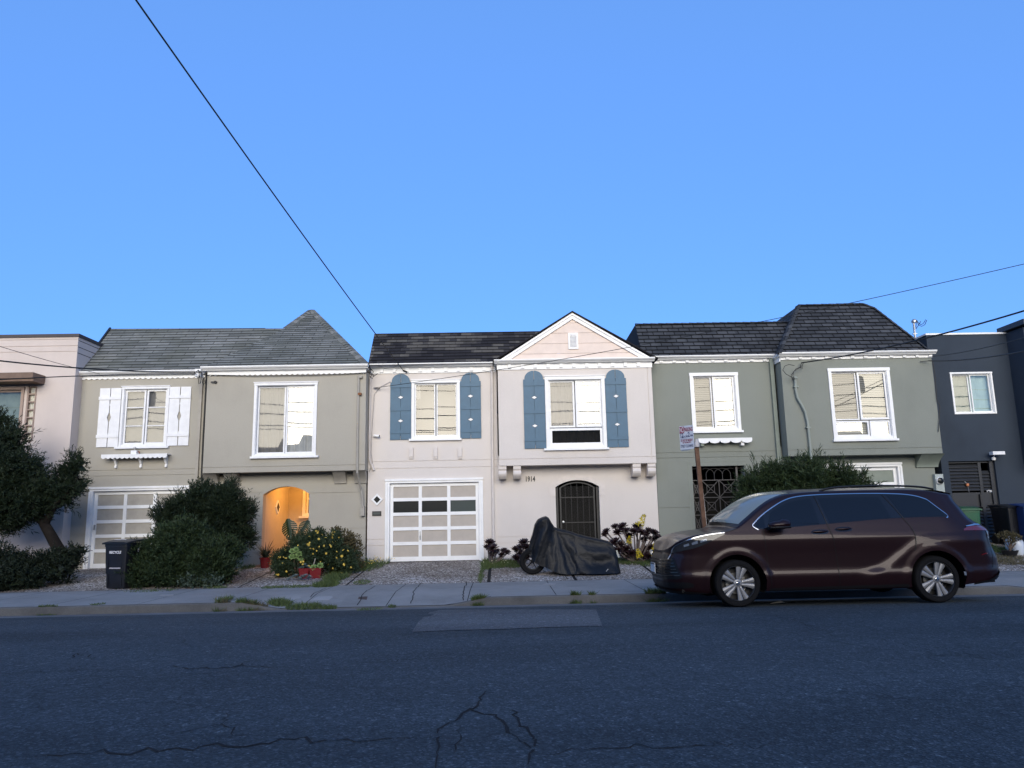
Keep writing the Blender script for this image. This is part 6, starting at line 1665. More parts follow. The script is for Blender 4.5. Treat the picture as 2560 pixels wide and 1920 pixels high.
t = bush('young_shrub', 'small grey-green leafy shrub at the foot of the low juniper', [(500, 1446, 32, 16.95, .9, .25), (470, 1455, 24, 16.9, .9, .2), (530, 1458, 20, 16.9, .9, .2)], 600, .09, .035, M['greyleaf'], .5, gpt(500, 16.95), 20, 5, inn=60, isz=.06)
# flowering daisy bush
M['daisyleaf'] = leafmat('daisy_bush_leaves', (0.012, 0.024, 0.012), (0.045, 0.07, 0.032))
M['petal'] = simple('yellow_petals', (.78, .56, .10), .6); M['petal_white'] = simple('pale_petals', (.72, .68, .45), .6)
sp = [(765, 1365, 34, 18.5, .9, .4), (722, 1402, 30, 18.3, 1, .35), (805, 1380, 40, 18.3, .9, .4), (850, 1402, 34, 18.4, .9, .35), (700, 1402, 16, 18.3, 1, .2), (770, 1400, 38, 18.2, .8, .4), (706, 1428, 20, 18.1, .9, .25), (795, 1342, 20, 18.6, .9, .25), (868, 1418, 22, 18.2, .8, .25), (835, 1345, 16, 18.6, 1, .2)]
db = bush('daisy_bush', 'leafy bush covered with yellow daisies beside the lamplit entry', sp, 4200, .10, .02, M['daisyleaf'], .4, gpt(770, 18.4), 60, 8, inn=700, isz=.09, ck=5, blf=.5)
fm = bpy.data.meshes.new('flower'); bm = bmesh.new()
for k in range(10):
    a = 6.283 * k / 10; b2 = a + .22; c2 = a - .22
    vs = [bm.verts.new(p) for p in ((0, 0, .004), (.022 * math.cos(c2), .022 * math.sin(c2), .006), (.036 * math.cos(a), .036 * math.sin(a), .002), (.022 * math.cos(b2), .022 * math.sin(b2), .006))]; bm.faces.new(vs)
c = bm.verts.new((0, 0, .016)); ring = [bm.verts.new((.011 * math.cos(6.283 * k / 8), .011 * math.sin(6.283 * k / 8), .008)) for k in range(8)]
for k in range(8): bm.faces.new((ring[k], ring[(k + 1) % 8], c))
bm.to_mesh(fm); bm.free(); fm.materials.append(M['petal'])
def put_flowers(parent, blobs, n, seed, s=1.0, toward=np.array((0, -1.0, .35))):
    rr = np.random.default_rng(seed)
    for k in range(n):
        b0, r0 = blobs[rr.integers(len(blobs))]
        d = unit((rr.normal(size=(1, 3)) * .7 + toward))[0]
        p = b0 + d * r0 * (1.0 + .08 * rr.random())
        if p[2] < gz(p[0], p[1]) + .08: continue
        o = bpy.data.objects.new('flower', fm); COL.objects.link(o); o.parent = parent; o.location = p - ORG[parent.name]
        dd = Vector(d + rr.normal(size=3) * .3); o.rotation_euler = dd.to_track_quat('Z', 'Y').to_euler(); k_ = s * rr.uniform(.7, 1.25); o.scale = (k_, k_, k_)
bl = [blob(a, b_, r, y, sq, dp) for a, b_, r, y, sq, dp in sp]
put_flowers(db, bl, 98, 4, .9)
M['rustleaf'] = leafmat('bronze_succulent_leaves', (0.045, 0.042, 0.022), (0.13, 0.105, 0.05))
bush('jade_shrub', 'bronze-green rounded shrub between the daisy bush and the pink house', [(866, 1365, 30, 19.1, .9, .35), (845, 1330, 13, 19.2, 1, .2), (888, 1392, 18, 19.1, .9, .25), (852, 1385, 34, 19.1, 1, .35), (880, 1410, 24, 19.0, .9, .3)], 1700, .07, .04, M['rustleaf'], .35, gpt(868, 19.1), 20, 6, inn=300, isz=.08)
# swiss cheese plant
M['monstera'] = flat('dark_glossy_leaf', (0.022, 0.042, 0.012), .4, var=.25, scale=8)
mo = thing('cheese_plant', gpt(745, 19.5), 'large split-leaved green house plant in the mouth of the lamplit entry', 'plant')
def monstera(px, py, size, rot, tilt):
    p = on_y(px, py, 19.5); mb = MB(); n = 9
    ca, sa = math.cos(rot), math.sin(rot)
    def W(u, v, b=0.0):
        x, z = u * ca - v * sa, u * sa + v * ca; return (p[0] + x * size, p[1] + (abs(u) * .35 + v * tilt) * size + b, p[2] + z * size)
    out = lambda t: .52 * (math.sin(math.pi * min(1, t * 1.02)) ** .6) * (1 - .25 * t)
    for s in (-1, 1):
        for k in range(n):
            t0 = k / n; t1 = (k + .80) / n
            a0, a1 = 1 - t0 * 1.0 - .0, 1 - t1 * 1.0
            v0, v1 = .5 - t0, .5 - t1
            e0, e1 = out(t0 + .04), out(t1)
            mb.poly([W(0, v0), W(s * e0, v0 - .10 - .12 * t0), W(s * e1, v1 - .10 - .12 * t1), W(0, v1)])
        mb.poly([W(0, .5), W(s * .13, .47), W(s * .13, -.40), W(0, -.52)])
    return mb.build('leaf', M['monstera'], mo)
monstera(722, 1318, .44, .25, .3); monstera(762, 1316, .34, -.5, .3); monstera(737, 1345, .28, -.9, .2)
mb = MB()
b0 = gpt(745, 19.5)
for q in ((722, 1335), (763, 1330), (737, 1356)): e = on_y(*q, 19.55); mb.tube([b0, ((b0[0] + e[0]) / 2, 19.55, (b0[2] + e[2]) / 2 + .1), e], .012, 6)
mb.build('stem', M['juniper'], mo)
# pots
M['red_pot'] = simple('glazed_red_pot', (.16, .012, .014), .25, 0, .5, .4)
def strap_plant(parent, c, n, ln, wd, mat, seed, droop=.8, name='leaf_tuft'):
    rr = np.random.default_rng(seed); V = []; Fc = []
    for k in range(n):
        a = rr.random() * 6.283; e = .5 + rr.random() * .9; l = ln * (.6 + .6 * rr.random()); d = np.array((math.cos(a) * math.cos(e), math.sin(a) * math.cos(e), math.sin(e))); s = np.array((-math.sin(a), math.cos(a), 0)) * wd / 2
        p = np.array(c, float); pts = []
        for j in range(5):
            pts.append(p.copy()); p = p + d * l / 4; d = d + np.array((0, 0, -droop / 4)); d /= np.linalg.norm(d)
        i0 = len(V)
        for j, q in enumerate(pts): w = s * (1 - (j / 4) ** 2 * .95); V += [q - w, q + w]
        for j in range(4): Fc.append((i0 + 2 * j, i0 + 2 * j + 1, i0 + 2 * j + 3, i0 + 2 * j + 2))
    return fast_mesh(name, np.array(V), Fc, mat, parent, 4)
c = gpt(663, 19.75); pt = thing('flower_pot', c, 'small round red pot with a dark strappy plant against the entry wall', 'plant pot')
MB().lathe([(.0, .0), (.10, .0), (.135, .22), (.15, .22), (.15, .26), (.13, .26), (.12, .23), (0, .22)], c, n=24).build('pot', M['red_pot'], pt, True)
strap_plant(pt, c + np.array((0, 0, .22)), 60, .5, .03, leafmat('dusky_leaves', (.02, .03, .02), (.06, .07, .045)), 3)
def planter(px0, px1, Y, label, seed):
    x0, x1 = on_y(px0, 1430, Y)[0], on_y(px1, 1430, Y)[0]; z = gz(x0, Y); w = x1 - x0; h = .235
    t = thing('planter_box', ((x0 + x1) / 2, Y, z), label, 'planter')
    mb = MB(); i = .03; d = w * .8
    lo = [(x0 + i, Y + i, z), (x1 - i, Y + i, z), (x1 - i, Y + d - i, z), (x0 + i, Y + d - i, z)]; hi = [(x0, Y, z + h), (x1, Y, z + h), (x1, Y + d, z + h), (x0, Y + d, z + h)]; inn_ = [(x0 + .02, Y + .02, z + h), (x1 - .02, Y + .02, z + h), (x1 - .02, Y + d - .02, z + h), (x0 + .02, Y + d - .02, z + h)]; dn = [(a, b_, z + h - .04) for a, b_, _ in inn_]
    for k in range(4):
        j = (k + 1) % 4; mb.quad(lo[k], lo[j], hi[j], hi[k]); mb.quad(hi[k], hi[j], inn_[j], inn_[k]); mb.quad(inn_[k], inn_[j], dn[j], dn[k])
    mb.poly(lo[::-1]); pb = mb.build('pot', M['red_pot'], t); MB().poly(dn).build('soil', M['soil'], t)
    return t, np.array(((x0 + x1) / 2, Y + d / 2, z + h - .03))
# rosettes
def rosette_mesh(name, n, R0, wd, up, mat, tip=.0):
    me = bpy.data.meshes.new(name); bm = bmesh.new(); ga = 2.39996
    for k in range(n):
        t = k / n; a = k * ga; e = up + (1.35 - up) * (1 - t) ** 1.3; l = R0 * (.35 + .65 * t); d = Vector((math.cos(a) * math.cos(e), math.sin(a) * math.cos(e), math.sin(e))); s = Vector((-math.sin(a), math.cos(a), 0)); nn = d.cross(s) * -1
        b0 = d * l * .1
        q = [b0 - s * wd * .15, b0 + d * l * .62 - s * wd * .5 + nn * .0, b0 + d * l + nn * tip, b0 + d * l * .62 + s * wd * .5, b0 + s * wd * .15]
        bm.faces.new([bm.verts.new(p) for p in q])
    bm.to_mesh(me); bm.free(); me.materials.append(mat); return me
M['aeonium'] = leafmat('dark_purple_succulent', (0.010, 0.005, 0.007), (0.035, 0.016, 0.018), .35)
M['green_rosette'] = leafmat('green_succulent', (0.10, 0.17, 0.05), (0.24, 0.33, 0.12), .45)
M['blue_rosette'] = leafmat('blue_succulent', (0.08, 0.12, 0.12), (0.19, 0.25, 0.25), .5)
ros_d = rosette_mesh('rosette', 46, .17, .05, .15, M['aeonium']); ros_g = rosette_mesh('rosette', 40, .085, .05, .2, M['green_rosette']); ros_b = rosette_mesh('rosette', 34, .09, .014, .35, M['blue_rosette'])
def put(parent, me, p, d, s, name='rosette'):
    o = bpy.data.objects.new(name, me); COL.objects.link(o); o.parent = parent; o.location = np.array(p) - ORG[parent.name]; o.rotation_euler = Vector(d).to_track_quat('Z', 'Y').to_euler(); o.scale = (s, s, s); return o
t1, c1 = planter(746, 772, 17.75, 'red square planter of spiky blue succulents under the daisy bush', 1)
for dx, dz in ((-.08, .03), (.07, .05), (0, .09), (.1, .02), (-.02, .03)): put(t1, ros_b, c1 + np.array((dx, -.03, dz)), (dx * 3, -.3, 1), .9)
t2, c2 = planter(772.5, 803, 17.75, 'red square planter of round green succulents under the daisy bush', 2)
for dx, dz in ((.10, .08), (-.05, .04)): put(t2, ros_g, c2 + np.array((dx, -.06, dz)), (dx * 2, -1, .6), 1.0)
mb = MB(); mb.tube([c2 + np.array((-.08, 0, 0)), c2 + np.array((-.05, -.02, .14)), c2 + np.array((-.02, -.03, .24))], .012, 6); mb.build('stem', simple('pale_stem', (.35, .32, .27), .8), t2)
for (px, lab) in ((741, 'clump of spiky blue-grey succulents on the gravel left of the red planters'), (765, 'spiky blue-grey succulents on the gravel in front of the red planters')):
    c = gpt(px, 17.5); t = thing('succulent', c, lab, 'plant')
    for k in range(5): put(t, ros_b, c + np.array((.07 * (k - 2) * (1 if px < 750 else .6), .05 * (k % 2), .04 + .03 * (k % 3))), (.25 * (k - 2), -.3, 1), .95)
c = gpt(742, 17.95); t = thing('succulent', c, 'stack of pale green rosettes rising in front of the daisy bush', 'plant')
for px, py in ((731, 1378), (741, 1374), (748, 1385), (738, 1391), (750, 1393), (730, 1392), (752, 1397)): put(t, ros_g, on_y(px, py, 17.9), (0, -1, .5), .95)
mb = MB()
for px, py in ((733, 1382), (748, 1390)): mb.tube([c, on_y(px, py, 17.95)], .015, 6)
mb.build('stem', M['stem'], t)
# dark tree aeoniums
cone, nt, b = new_mat('yellow_bloom'); b.inputs['Base Color'].default_value = (.62, .50, .03, 1); b.inputs['Roughness'].default_value = .6
def aeonium(label, base, heads, Y, cones=()):
    t = thing('dark_succulent', base, label, 'plant'); rr = np.random.default_rng(int(abs(base[0]) * 100))
    mb = MB()
    for px, py, s in heads:
        p = on_y(px, py, Y + rr.uniform(-.25, .2)); d = np.array(((p[0] - base[0]) * .5 + rr.uniform(-.2, .2), -.55, .75)); put(t, ros_d, p, d, s)
        mid = (base + p) / 2 + np.array((0, 0, -.04)); mb.tube([base + np.array((rr.uniform(-.1, .1), 0, -.02)), mid, p - unit(d[None])[0] * .02], [.026, .02, .016], 6)
    for px, py, s, lean in cones:
        p = on_y(px, py, Y - .1); mb.tube([base, (base + p) / 2, p - np.array((lean * .3, 0, .16)) * s], [.024, .018, .012], 6)
    mb.build('stem', flat('pale_succulent_stem', (.16, .13, .12), .8, var=.2, scale=20), t)
    for px, py, s, lean in cones:
        p = on_y(px, py, Y - .1); cm_ = MB(); rr2 = np.random.default_rng(int(px)); ax = Vector((lean, -.1, 1)).normalized()
        q = ax.to_track_quat('Z', 'Y')
        for k in range(150):
            h = rr2.random(); rad = .085 * (1 - h) ** .75 + .012; a = rr2.random() * 6.283; v = Vector((rad * math.cos(a), rad * math.sin(a), .26 * h - .12)); sx = .014
            o_ = q @ v
            e1 = q @ Vector((-math.sin(a), math.cos(a), 0)) * sx; e2 = q @ Vector((math.cos(a) * .5, math.sin(a) * .5, .9)) * sx; out = q @ Vector((math.cos(a), math.sin(a), .3)) * .012
            w = Vector(p) + o_ * s
            cm_.quad(w - e1 * s, w - e2 * s + out, w + e1 * s, w + e2 * s + out)
        cm_.build('bloom', cone, t)
    return t
aeonium('dark purple succulent with two low heads by the pink garage door', gpt(1226, 19.4), [(1225, 1358, 1.0), (1232, 1372, 1.05), (1220, 1370, .9), (1242, 1380, .75), (1260, 1378, .75), (1268, 1382, .7), (1255, 1388, .7), (1233, 1385, .85)], 19.3)
aeonium('rounded dark purple succulent behind the motorcycle front wheel', gpt(1300, 19.2), [(1310, 1358, 1.0), (1300, 1372, 1.05), (1318, 1372, 1.0), (1290, 1375, .85), (1305, 1388, 1.1), (1292, 1396, .95), (1318, 1392, 1.0), (1330, 1382, .8)], 19.1)
aeonium('large branching dark purple succulent with yellow blooms at the pink house corner', gpt(1590, 19.2), [(1516, 1330, .8), (1512, 1337, .7), (1538, 1318, .8), (1545, 1332, .95), (1556, 1318, 1.0), (1565, 1330, .95), (1573, 1342, .9), (1585, 1330, 1.0), (1594, 1318, 1.0), (1602, 1332, .95), (1612, 1338, 1.0), (1623, 1330, 1.0), (1636, 1334, 1.0), (1645, 1346, .9), (1632, 1350, .9), (1610, 1350, .8), (1538, 1356, 1.0), (1552, 1364, 1.0), (1545, 1378, 1.1), (1566, 1374, 1.0), (1562, 1390, 1.0), (1580, 1384, .95), (1612, 1376, 1.0), (1626, 1370, .95), (1604, 1390, 1.05), (1622, 1392, 1.0), (1640, 1384, .9), (1648, 1372, .8), (1590, 1394, .95), (1640, 1398, .9)], 19.0,
        [(1604, 1302, 1.25, .55), (1573, 1350, .7, .1), (1597, 1384, .85, -.3), (1636, 1376, 1.1, 0)])
# grass and weeds
M['grass'] = leafmat('grass_blades', (0.035, 0.055, 0.016), (0.11, 0.15, 0.05), nscale=4)
M['dry'] = leafmat('dry_weeds', (0.06, 0.055, 0.03), (0.15, 0.13, 0.08), nscale=4)
def blades(areas, rg_):
    """areas: (px, py, half width px, half height px, blades, height)"""
    V = []
    for px, py, hw, hh, n, h in areas:
        c = on_ground(px, py); e = on_ground(px + hw, py); f_ = on_ground(px, py - hh); hx = abs(e[0] - c[0]); hy = max(.05, abs(f_[1] - c[1]))
        u = rg_.random((n, 2)) * 2 - 1; u = u[(u ** 2).sum(1) < 1]
        P = np.stack([c[0] + u[:, 0] * hx, c[1] + u[:, 1] * hy, np.zeros(len(u))], 1); P[:, 2] = [gz(a, b_) - (0.0) for a, b_ in P[:, :2]]
        n = len(P); D = unit(np.stack([rg_.normal(size=n) * .4, rg_.normal(size=n) * .4, np.ones(n)], 1)); l = (h * (.4 + .8 * rg_.random(n)))[:, None]; s = unit(np.cross(D, rg_.normal(size=(n, 3)))) * .006
        bend = np.stack([rg_.normal(size=n) * .35, rg_.normal(size=n) * .35, -.15 * np.ones(n)], 1) * l
        V.append(np.stack([P - s, P + s, P + D * l + bend + s * .2, P + D * l + bend - s * .2], 1).reshape(-1, 3))
    return V
ga = [(815, 1464, 30, 9, 1300, .12), (840, 1446, 28, 9, 1200, .15), (860, 1425, 30, 10, 1300, .18), (905, 1412, 36, 10, 1500, .17), (950, 1405, 30, 9, 1400, .2), (930, 1398, 34, 8, 1000, .22), (680, 1470, 24, 3, 250, .06), (740, 1468, 40, 4, 500, .06), (620, 1420, 14, 5, 300, .1), (905, 1457, 22, 6, 300, .06),
      (1215, 1412, 12, 12, 600, .13), (1240, 1412, 30, 10, 1300, .16), (1280, 1412, 30, 9, 1100, .14), (1203, 1440, 5, 18, 350, .08), (1580, 1405, 60, 8, 1500, .12), (1625, 1412, 30, 6, 500, .1), (1420, 1405, 80, 4, 500, .08),
      (560, 1503, 12, 6, 350, .12), (615, 1515, 26, 6, 500, .10), (700, 1510, 30, 8, 900, .10), (760, 1518, 46, 6, 900, .09), (820, 1522, 22, 5, 400, .07), (1195, 1508, 16, 7, 500, .10), (980, 1520, 10, 3, 120, .05), (925, 1524, 30, 3, 200, .04), (1440, 1500, 14, 5, 300, .10), (1480, 1500, 8, 5, 160, .08), (1640, 1494, 26, 6, 700, .12), (118, 1535, 24, 5, 250, .05), (245, 1512, 16, 2, 150, .04), (380, 1478, 60, 3, 300, .05), (540, 1470, 30, 3, 250, .06),
      (2500, 1378, 30, 8, 900, .12), (2540, 1380, 30, 10, 800, .12), (2475, 1368, 14, 6, 300, .1)]
v = np.concatenate(blades(ga, rg)); o = fast_mesh('grass', v, np.arange(len(v)).reshape(-1, 4), M['grass'], None, 4); o['kind'] = 'stuff'
v = np.concatenate(blades([(2530, 1400, 50, 16, 2200, .07), (2500, 1405, 30, 10, 800, .06), (640, 1518, 30, 5, 250, .09), (560, 1512, 14, 6, 140, .1)], rg)); o = fast_mesh('weeds', v, np.arange(len(v)).reshape(-1, 4), M['dry'], None, 4); o['kind'] = 'stuff'
# tiny daisies among the grass
def specks(areas, mat, name):
    V = []
    for px, py, hw, hh, n, h in areas:
        for _ in range(n):
            a = rg.uniform(-1, 1, 2); c = on_ground(px + a[0] * hw, py + a[1] * hh); p = np.array((c[0], c[1], gz(c[0], c[1]) + h * rg.uniform(.5, 1.1))); r = rg.uniform(.010, .018); nn = unit(np.array([[rg.normal() * .5, -1, .7 + rg.normal() * .3]]))[0]; s = unit(np.cross(nn, (0, 0, 1))[None])[0]; t = np.cross(s, nn)
            V += [p - s * r, p - t * r, p + s * r, p + t * r]
    o = fast_mesh(name, np.array(V), np.arange(len(V)).reshape(-1, 4), mat, None, 4); o['kind'] = 'stuff'
specks([(960, 1403, 26, 8, 55, .18), (930, 1412, 20, 6, 20, .16), (860, 1410, 40, 12, 30, .2)], M['petal'], 'wildflower_grass')
specks([(890, 1405, 34, 14, 45, .2), (1240, 1408, 34, 10, 26, .16), (1600, 1402, 40, 8, 14, .14), (915, 1395, 30, 8, 25, .2)], M['petal_white'], 'wildflower_grass')
# potted shrub at the right
c = on_ground(2526, 1391); bo = thing('bonsai_pot', c, 'low round black pot with a sparse bronze shrub on the front grass', 'plant pot')
MB().lathe([(0, 0), (.12, 0), (.17, .10), (.185, .14), (.165, .14), (.15, .11), (0, .11)], c, n=26).build('pot', M['black'], bo, True)
mb = MB(); Yb = c[1]
br = [((2524, 1372), (2514, 1358), (2504, 1340)), ((2525, 1372), (2520, 1352), (2520, 1340)), ((2526, 1372), (2530, 1356), (2536, 1344)), ((2528, 1372), (2538, 1360), (2542, 1358)), ((2525, 1370), (2526, 1350), (2528, 1336))]
for q in br: mb.tube([c + np.array((0, 0, .11))] + [on_y(*p_, Yb) for p_ in q], [.02, .017, .012, .006], 6)
mb.build('branch', M['stem'], bo)
bl = [blob(a, b_, r, Yb, .7, .12) for a, b_, r in ((2504, 1340, 9), (2520, 1338, 11), (2532, 1341, 12), (2541, 1345, 9), (2524, 1350, 9), (2545, 1346, 6))]
leafy('foliage', [sprays(bl, 330, 5, .05, .03, rg, .4, .6)], M['rustleaf'], bo)
wj = simple('white_glazed_ceramic', (.55, .60, .66), .3)
for px, lab, s in ((2530, 'round white ceramic jar behind the bronze shrub in its black pot', .8), (2549, 'tall white ceramic jar at the end of the row beside the bronze potted shrub', 1.0)):
    q = gpt(px, c[1] + .45 * (1 if px < 2540 else .2)); j = thing('ceramic_jar', q, lab, 'jar')
    MB().lathe([(0, 0), (.10 * s, 0), (.13 * s, .08), (.13 * s, .30 * s), (.10 * s, .37 * s), (.075 * s, .38 * s)], q, n=24).build('jar_body', wj, j, True)
    MB().lathe([(.09 * s, .38 * s), (.085 * s, .41 * s), (.02, .43 * s), (.02, .45 * s), (0, .455 * s)], q, n=24).build('jar_lid', wj, j, True)
# ------------------------------------------------------------------ wheeled bins
def bin_(base, ang, w, d, h, col, label, lidcol=None, stripe=None, text=None):
    """upright kerbside bin: tapered body, hooked lid, wheels, handle"""
    t = thing('wheelie_bin', base, label, 'bin'); bx, by, bz = base; m = flat('bin_plastic', col, .38, var=.12, scale=4); ml = flat('bin_lid_plastic', lidcol or col, .35, var=.12, scale=4)
    mb = MB()
    rows = []
    for z, k in ((.0, .80), (.02, .82), (.30, .86), (.301, .89), (.62, .935), (.86, .97), (.861, 1.0), (.93, 1.0)):
        a, b_ = w * k / 2, d * k / 2; cr = .045; ring = []
        for sx, sy in ((-1, -1), (1, -1), (1, 1), (-1, 1)):
            pts = [(sx * a, sy * (b_ - cr)), (sx * (a - cr * .3), sy * (b_ - cr * .3)), (sx * (a - cr), sy * b_)]
            if sx * sy < 0: pts = pts[::-1]
            ring += pts
        rows.append([(bx + x, by + y, bz + z * h) for x, y in ring + ring[:1]])
    mb.grid(rows); xf(mb, ang, base); bd = mb.build('bin_body', m, t, True)
    # raised front panel
    mb = MB(); f0 = -d / 2
    for z0, z1, k in ((.06, .36, .86), (.42, .80, .93)):
        y = by - d * k / 2 - .006
        mb.box(bx - w * .30, bx - w * .285, y, y + .03, bz + z0 * h, bz + z1 * h); mb.box(bx + w * .285, bx + w * .30, y, y + .03, bz + z0 * h, bz + z1 * h); mb.box(bx - w * .284, bx + w * .284, y, y + .03, bz + z1 * h - .012, bz + z1 * h)
    xf(mb, ang, base); mb.build('panel_ridge', m, bd)
    mb = MB(); P = []
    for i in range(7):
        v = i / 6; y = by - d / 2 - .035 + (d + .06) * v; zz = bz + h * (.945 + .055 * math.sin(math.pi * .5 * min(1, v * 1.6)))
        P.append([(bx - w / 2 - .03, y, zz - .035), (bx - w / 2 - .02, y, zz - .005), (bx - w / 2 + .05, y, zz + .012), (bx, y, zz + .018), (bx + w / 2 - .05, y, zz + .012), (bx + w / 2 + .02, y, zz - .005), (bx + w / 2 + .03, y, zz - .035)])
    mb.grid(P); mb.poly([P[0][k] for k in (0, 1, 2, 3, 4, 5, 6)]); mb.poly([P[-1][k] for k in (6, 5, 4, 3, 2, 1, 0)]); xf(mb, ang, base); ld_ = mb.build('lid', ml, t, True)
    for s in (-1, 1):
        mb = MB(); mb.lathe([(0, -.03), (.11, -.03), (.125, -.015), (.125, .015), (.11, .03), (0, .03)], (bx + s * w * .46, by + d * .40, bz + .125), 'x', 22); xf(mb, ang, base); mb.build('wheel', M['rubber'], t, True)
    mb = MB(); mb.tube([(bx - w * .4, by + d / 2 + .01, bz + h * .93), (bx - w * .4, by + d / 2 + .07, bz + h * .95), (bx + w * .4, by + d / 2 + .07, bz + h * .95), (bx + w * .4, by + d / 2 + .01, bz + h * .93)], .016, 8); xf(mb, ang, base); mb.build('handle', m, t, True)
    if stripe:
        mb = MB(); y = by - d * .875 / 2 - .004; mb.box(bx - w * .24, bx + w * .24, y - .012, y + .01, bz + .405 * h, bz + .43 * h); xf(mb, ang, base); mb.build('grab_bar', simple('pale_bar', (.38, .36, .38), .5), t)
    if text:
        q = Quaternion((0, 0, 1), ang)
        def W(x, y, z): v = q @ Vector((x, y, z)); return (bx + v.x, by + v.y, bz + v.z)
        white = simple('bin_lettering', (.7, .7, .72), .6)
        text_mesh('lettering', text, .075, W(0, -d * .958 / 2 - .006, h * .72), q @ Quaternion((1, 0, 0), R(86.5)), white, bd, ext=.001, bold=.002)
        # lid sticker with a dark panel, and the symbol on the side
        mb = MB()
        for x0, x1, y0, y1 in ((-.16, .14, -.14, -.115), (-.16, -.12, -.114, .0), (-.12, .16, -.02, .0)): mb.box(bx + x0, bx + x1, by + y0 - .06, by + y1 - .06, bz + h * .985 + .014, bz + h * .985 + .021)
        xf(mb, ang, base); mb.build('sticker', white, ld_)
        mb = MB(); x = bx + w * .965 / 2 + .004; P = [(x, by - .02, bz + .80 * h), (x, by + .06, bz + .82 * h)]
        mb.bar(P[0], P[1], .004, .015); mb.bar((x, by + .02, bz + .80 * h), (x, by + .02, bz + .74 * h), .004, .035); mb.tube([(x, by + .02 + .05 * math.cos(a), bz + .70 * h + .03 * math.sin(a)) for a in np.linspace(3.3, 6.2, 12)], .005, 5)
        xf(mb, ang, base); mb.build('side_symbol', white, bd)
    return t
b0 = on_ground(293, 1474)
bin_((b0[0], b0[1] + .30, gz(b0[0], b0[1] + .3) - .005), R(-17), .60, .66, 1.02, (.008, .009, .013), 'black wheeled bin with white lettering and a pale grab bar on the beige house drive', stripe=True, text='RECYCLE')
g0 = gpt(2425, 19.5); bin_(tuple(g0), R(-12), .56, .6, 1.0, (.025, .10, .05), 'green wheeled bin half hidden behind the back of the minivan')
g0 = gpt(2540, 19.5); bin_(tuple(g0), R(8), .62, .62, 1.0, (.004, .005, .008), 'very dark wheeled bin in the shade by the slate blue wall')
g0 = gpt(2585, 19.2); bin_(tuple(g0), R(0), .58, .62, 1.05, (.012, .035, .12), 'blue wheeled bin cut off at the end of the slate blue wall')

# ------------------------------------------------------------------ covered motorcycle
MY = on_ground(1460, 1441)[1] + .42
def mx(px): return on_y(px, 1400, MY - .25)[0]
mg = gz(mx(1440), MY)
moto = thing('motorcycle', (mx(1440), MY, mg), 'motorcycle under a draped black cover with its front wheel showing', 'motorcycle')
cv = bpy.data.materials.new('black_cover_cloth'); cv.use_nodes = True; nt = cv.node_tree; b = nt.nodes['Principled BSDF']; b.inputs['Base Color'].default_value = (.0055, .0065, .009, 1); b.inputs['Roughness'].default_value = .5; b.inputs['Specular IOR Level'].default_value = .28
tc = N(nt, 'ShaderNodeTexCoord'); nz = N(nt, 'ShaderNodeTexNoise', i_Scale=9.0, i_Detail=5.0); L(nt, tc.outputs['Object'], nz.inputs['Vector']); bp = N(nt, 'ShaderNodeBump', i_Strength=.5, i_Distance=.04); L(nt, nz.outputs['Fac'], bp.inputs['Height']); L(nt, bp.outputs[0], b.inputs['Normal'])
# outline of the cover: (px, top py, bottom py, half width at the hem, half width at the top)
ST = [(1323, 1372, 1385, .05, .04), (1327, 1352, 1392, .12, .06), (1333, 1336, 1400, .17, .10), (1340, 1310, 1408, .22, .16), (1348, 1298, 1414, .26, .24), (1358, 1293, 1418, .29, .29), (1369, 1290, 1422, .31, .30), (1376, 1294, 1425, .32, .27), (1383, 1306, 1428, .33, .20), (1390, 1317, 1431, .33, .17), (1400, 1321, 1434, .34, .16), (1425, 1326, 1438, .36, .17), (1450, 1335, 1440, .38, .17), (1480, 1342, 1440.5, .40, .16), (1505, 1347, 1441, .41, .15), (1525, 1352, 1440.5, .41, .15), (1536, 1360, 1440, .40, .15), (1543, 1374, 1439, .37, .15), (1548, 1400, 1438.5, .30, .16), (1551, 1432, 1438, .2, .14)]
ST = np.array(ST); ns = 110
sx = np.linspace(ST[0, 0], ST[-1, 0], ns)
col = lambda k: np.interp(sx, ST[:, 0], ST[:, k])
tp, bt, hb_, ht = col(1), col(2), col(3), col(4)
NA = 64; P = []
for i in range(ns):
    x = mx(sx[i]); zt = on_y(sx[i], tp[i], MY - .06)[2]; zb = on_y(sx[i], bt[i], MY - hb_[i])[2]; row = []
    for j in range(NA + 1):
        t = -1 + 2 * j / NA; a = abs(t)
        # from the ridge (t=0) over the shoulder and down to the hem (|t|=1)
        if a < .22: k = a / .22; y = ht[i] * math.sin(k * 1.5708); z = zt - (1 - math.cos(k * 1.5708)) * .07
        else: k = (a - .22) / .78; y = ht[i] + (hb_[i] - ht[i]) * k ** 1.25; z = (zt - .07) + (zb - zt + .07) * k
        u = (sx[i] - 1385) / 160.0
        # folds: radiate from the handlebar and the tank, swags along the seat
        f = .034 * math.sin(12 * u + 4.5 * k * (1 if t < 0 else .6) if a > .22 else 0) * min(1, k * 1.6) if a >= .22 else 0
        if a >= .22:
            ang = math.atan2((zt - z) + .02, (x - mx(1392)) + 1e-3)
            f = .040 * math.sin(9 * ang + .8) * min(1, k * 1.8) + .022 * abs(math.sin(17 * ang + .4 * k)) * k - .012
            if sx[i] > 1440:
                sw = (sx[i] - 1440) / 95.0; f = f * .5 + .042 * math.sin(2.4 * math.pi * (k * 1.35 - .55 * 4 * sw * (1 - sw) * .5)) * min(1, k * 3) * math.sin(math.pi * min(1, max(0, sw))) ** .6
        row.append((x + (.012 * math.sin(14 * k + sx[i] * .12) if a > .3 else 0), MY + (1 if t > 0 else -1) * (y + f), max(z, mg + .006)))
    P.append(row)
mb = MB(); mb.grid(P); mb.poly([p for p in P[0]][::-1]); mb.poly(P[-1])
cvo = mb.build('cover', cv, moto, 'all')
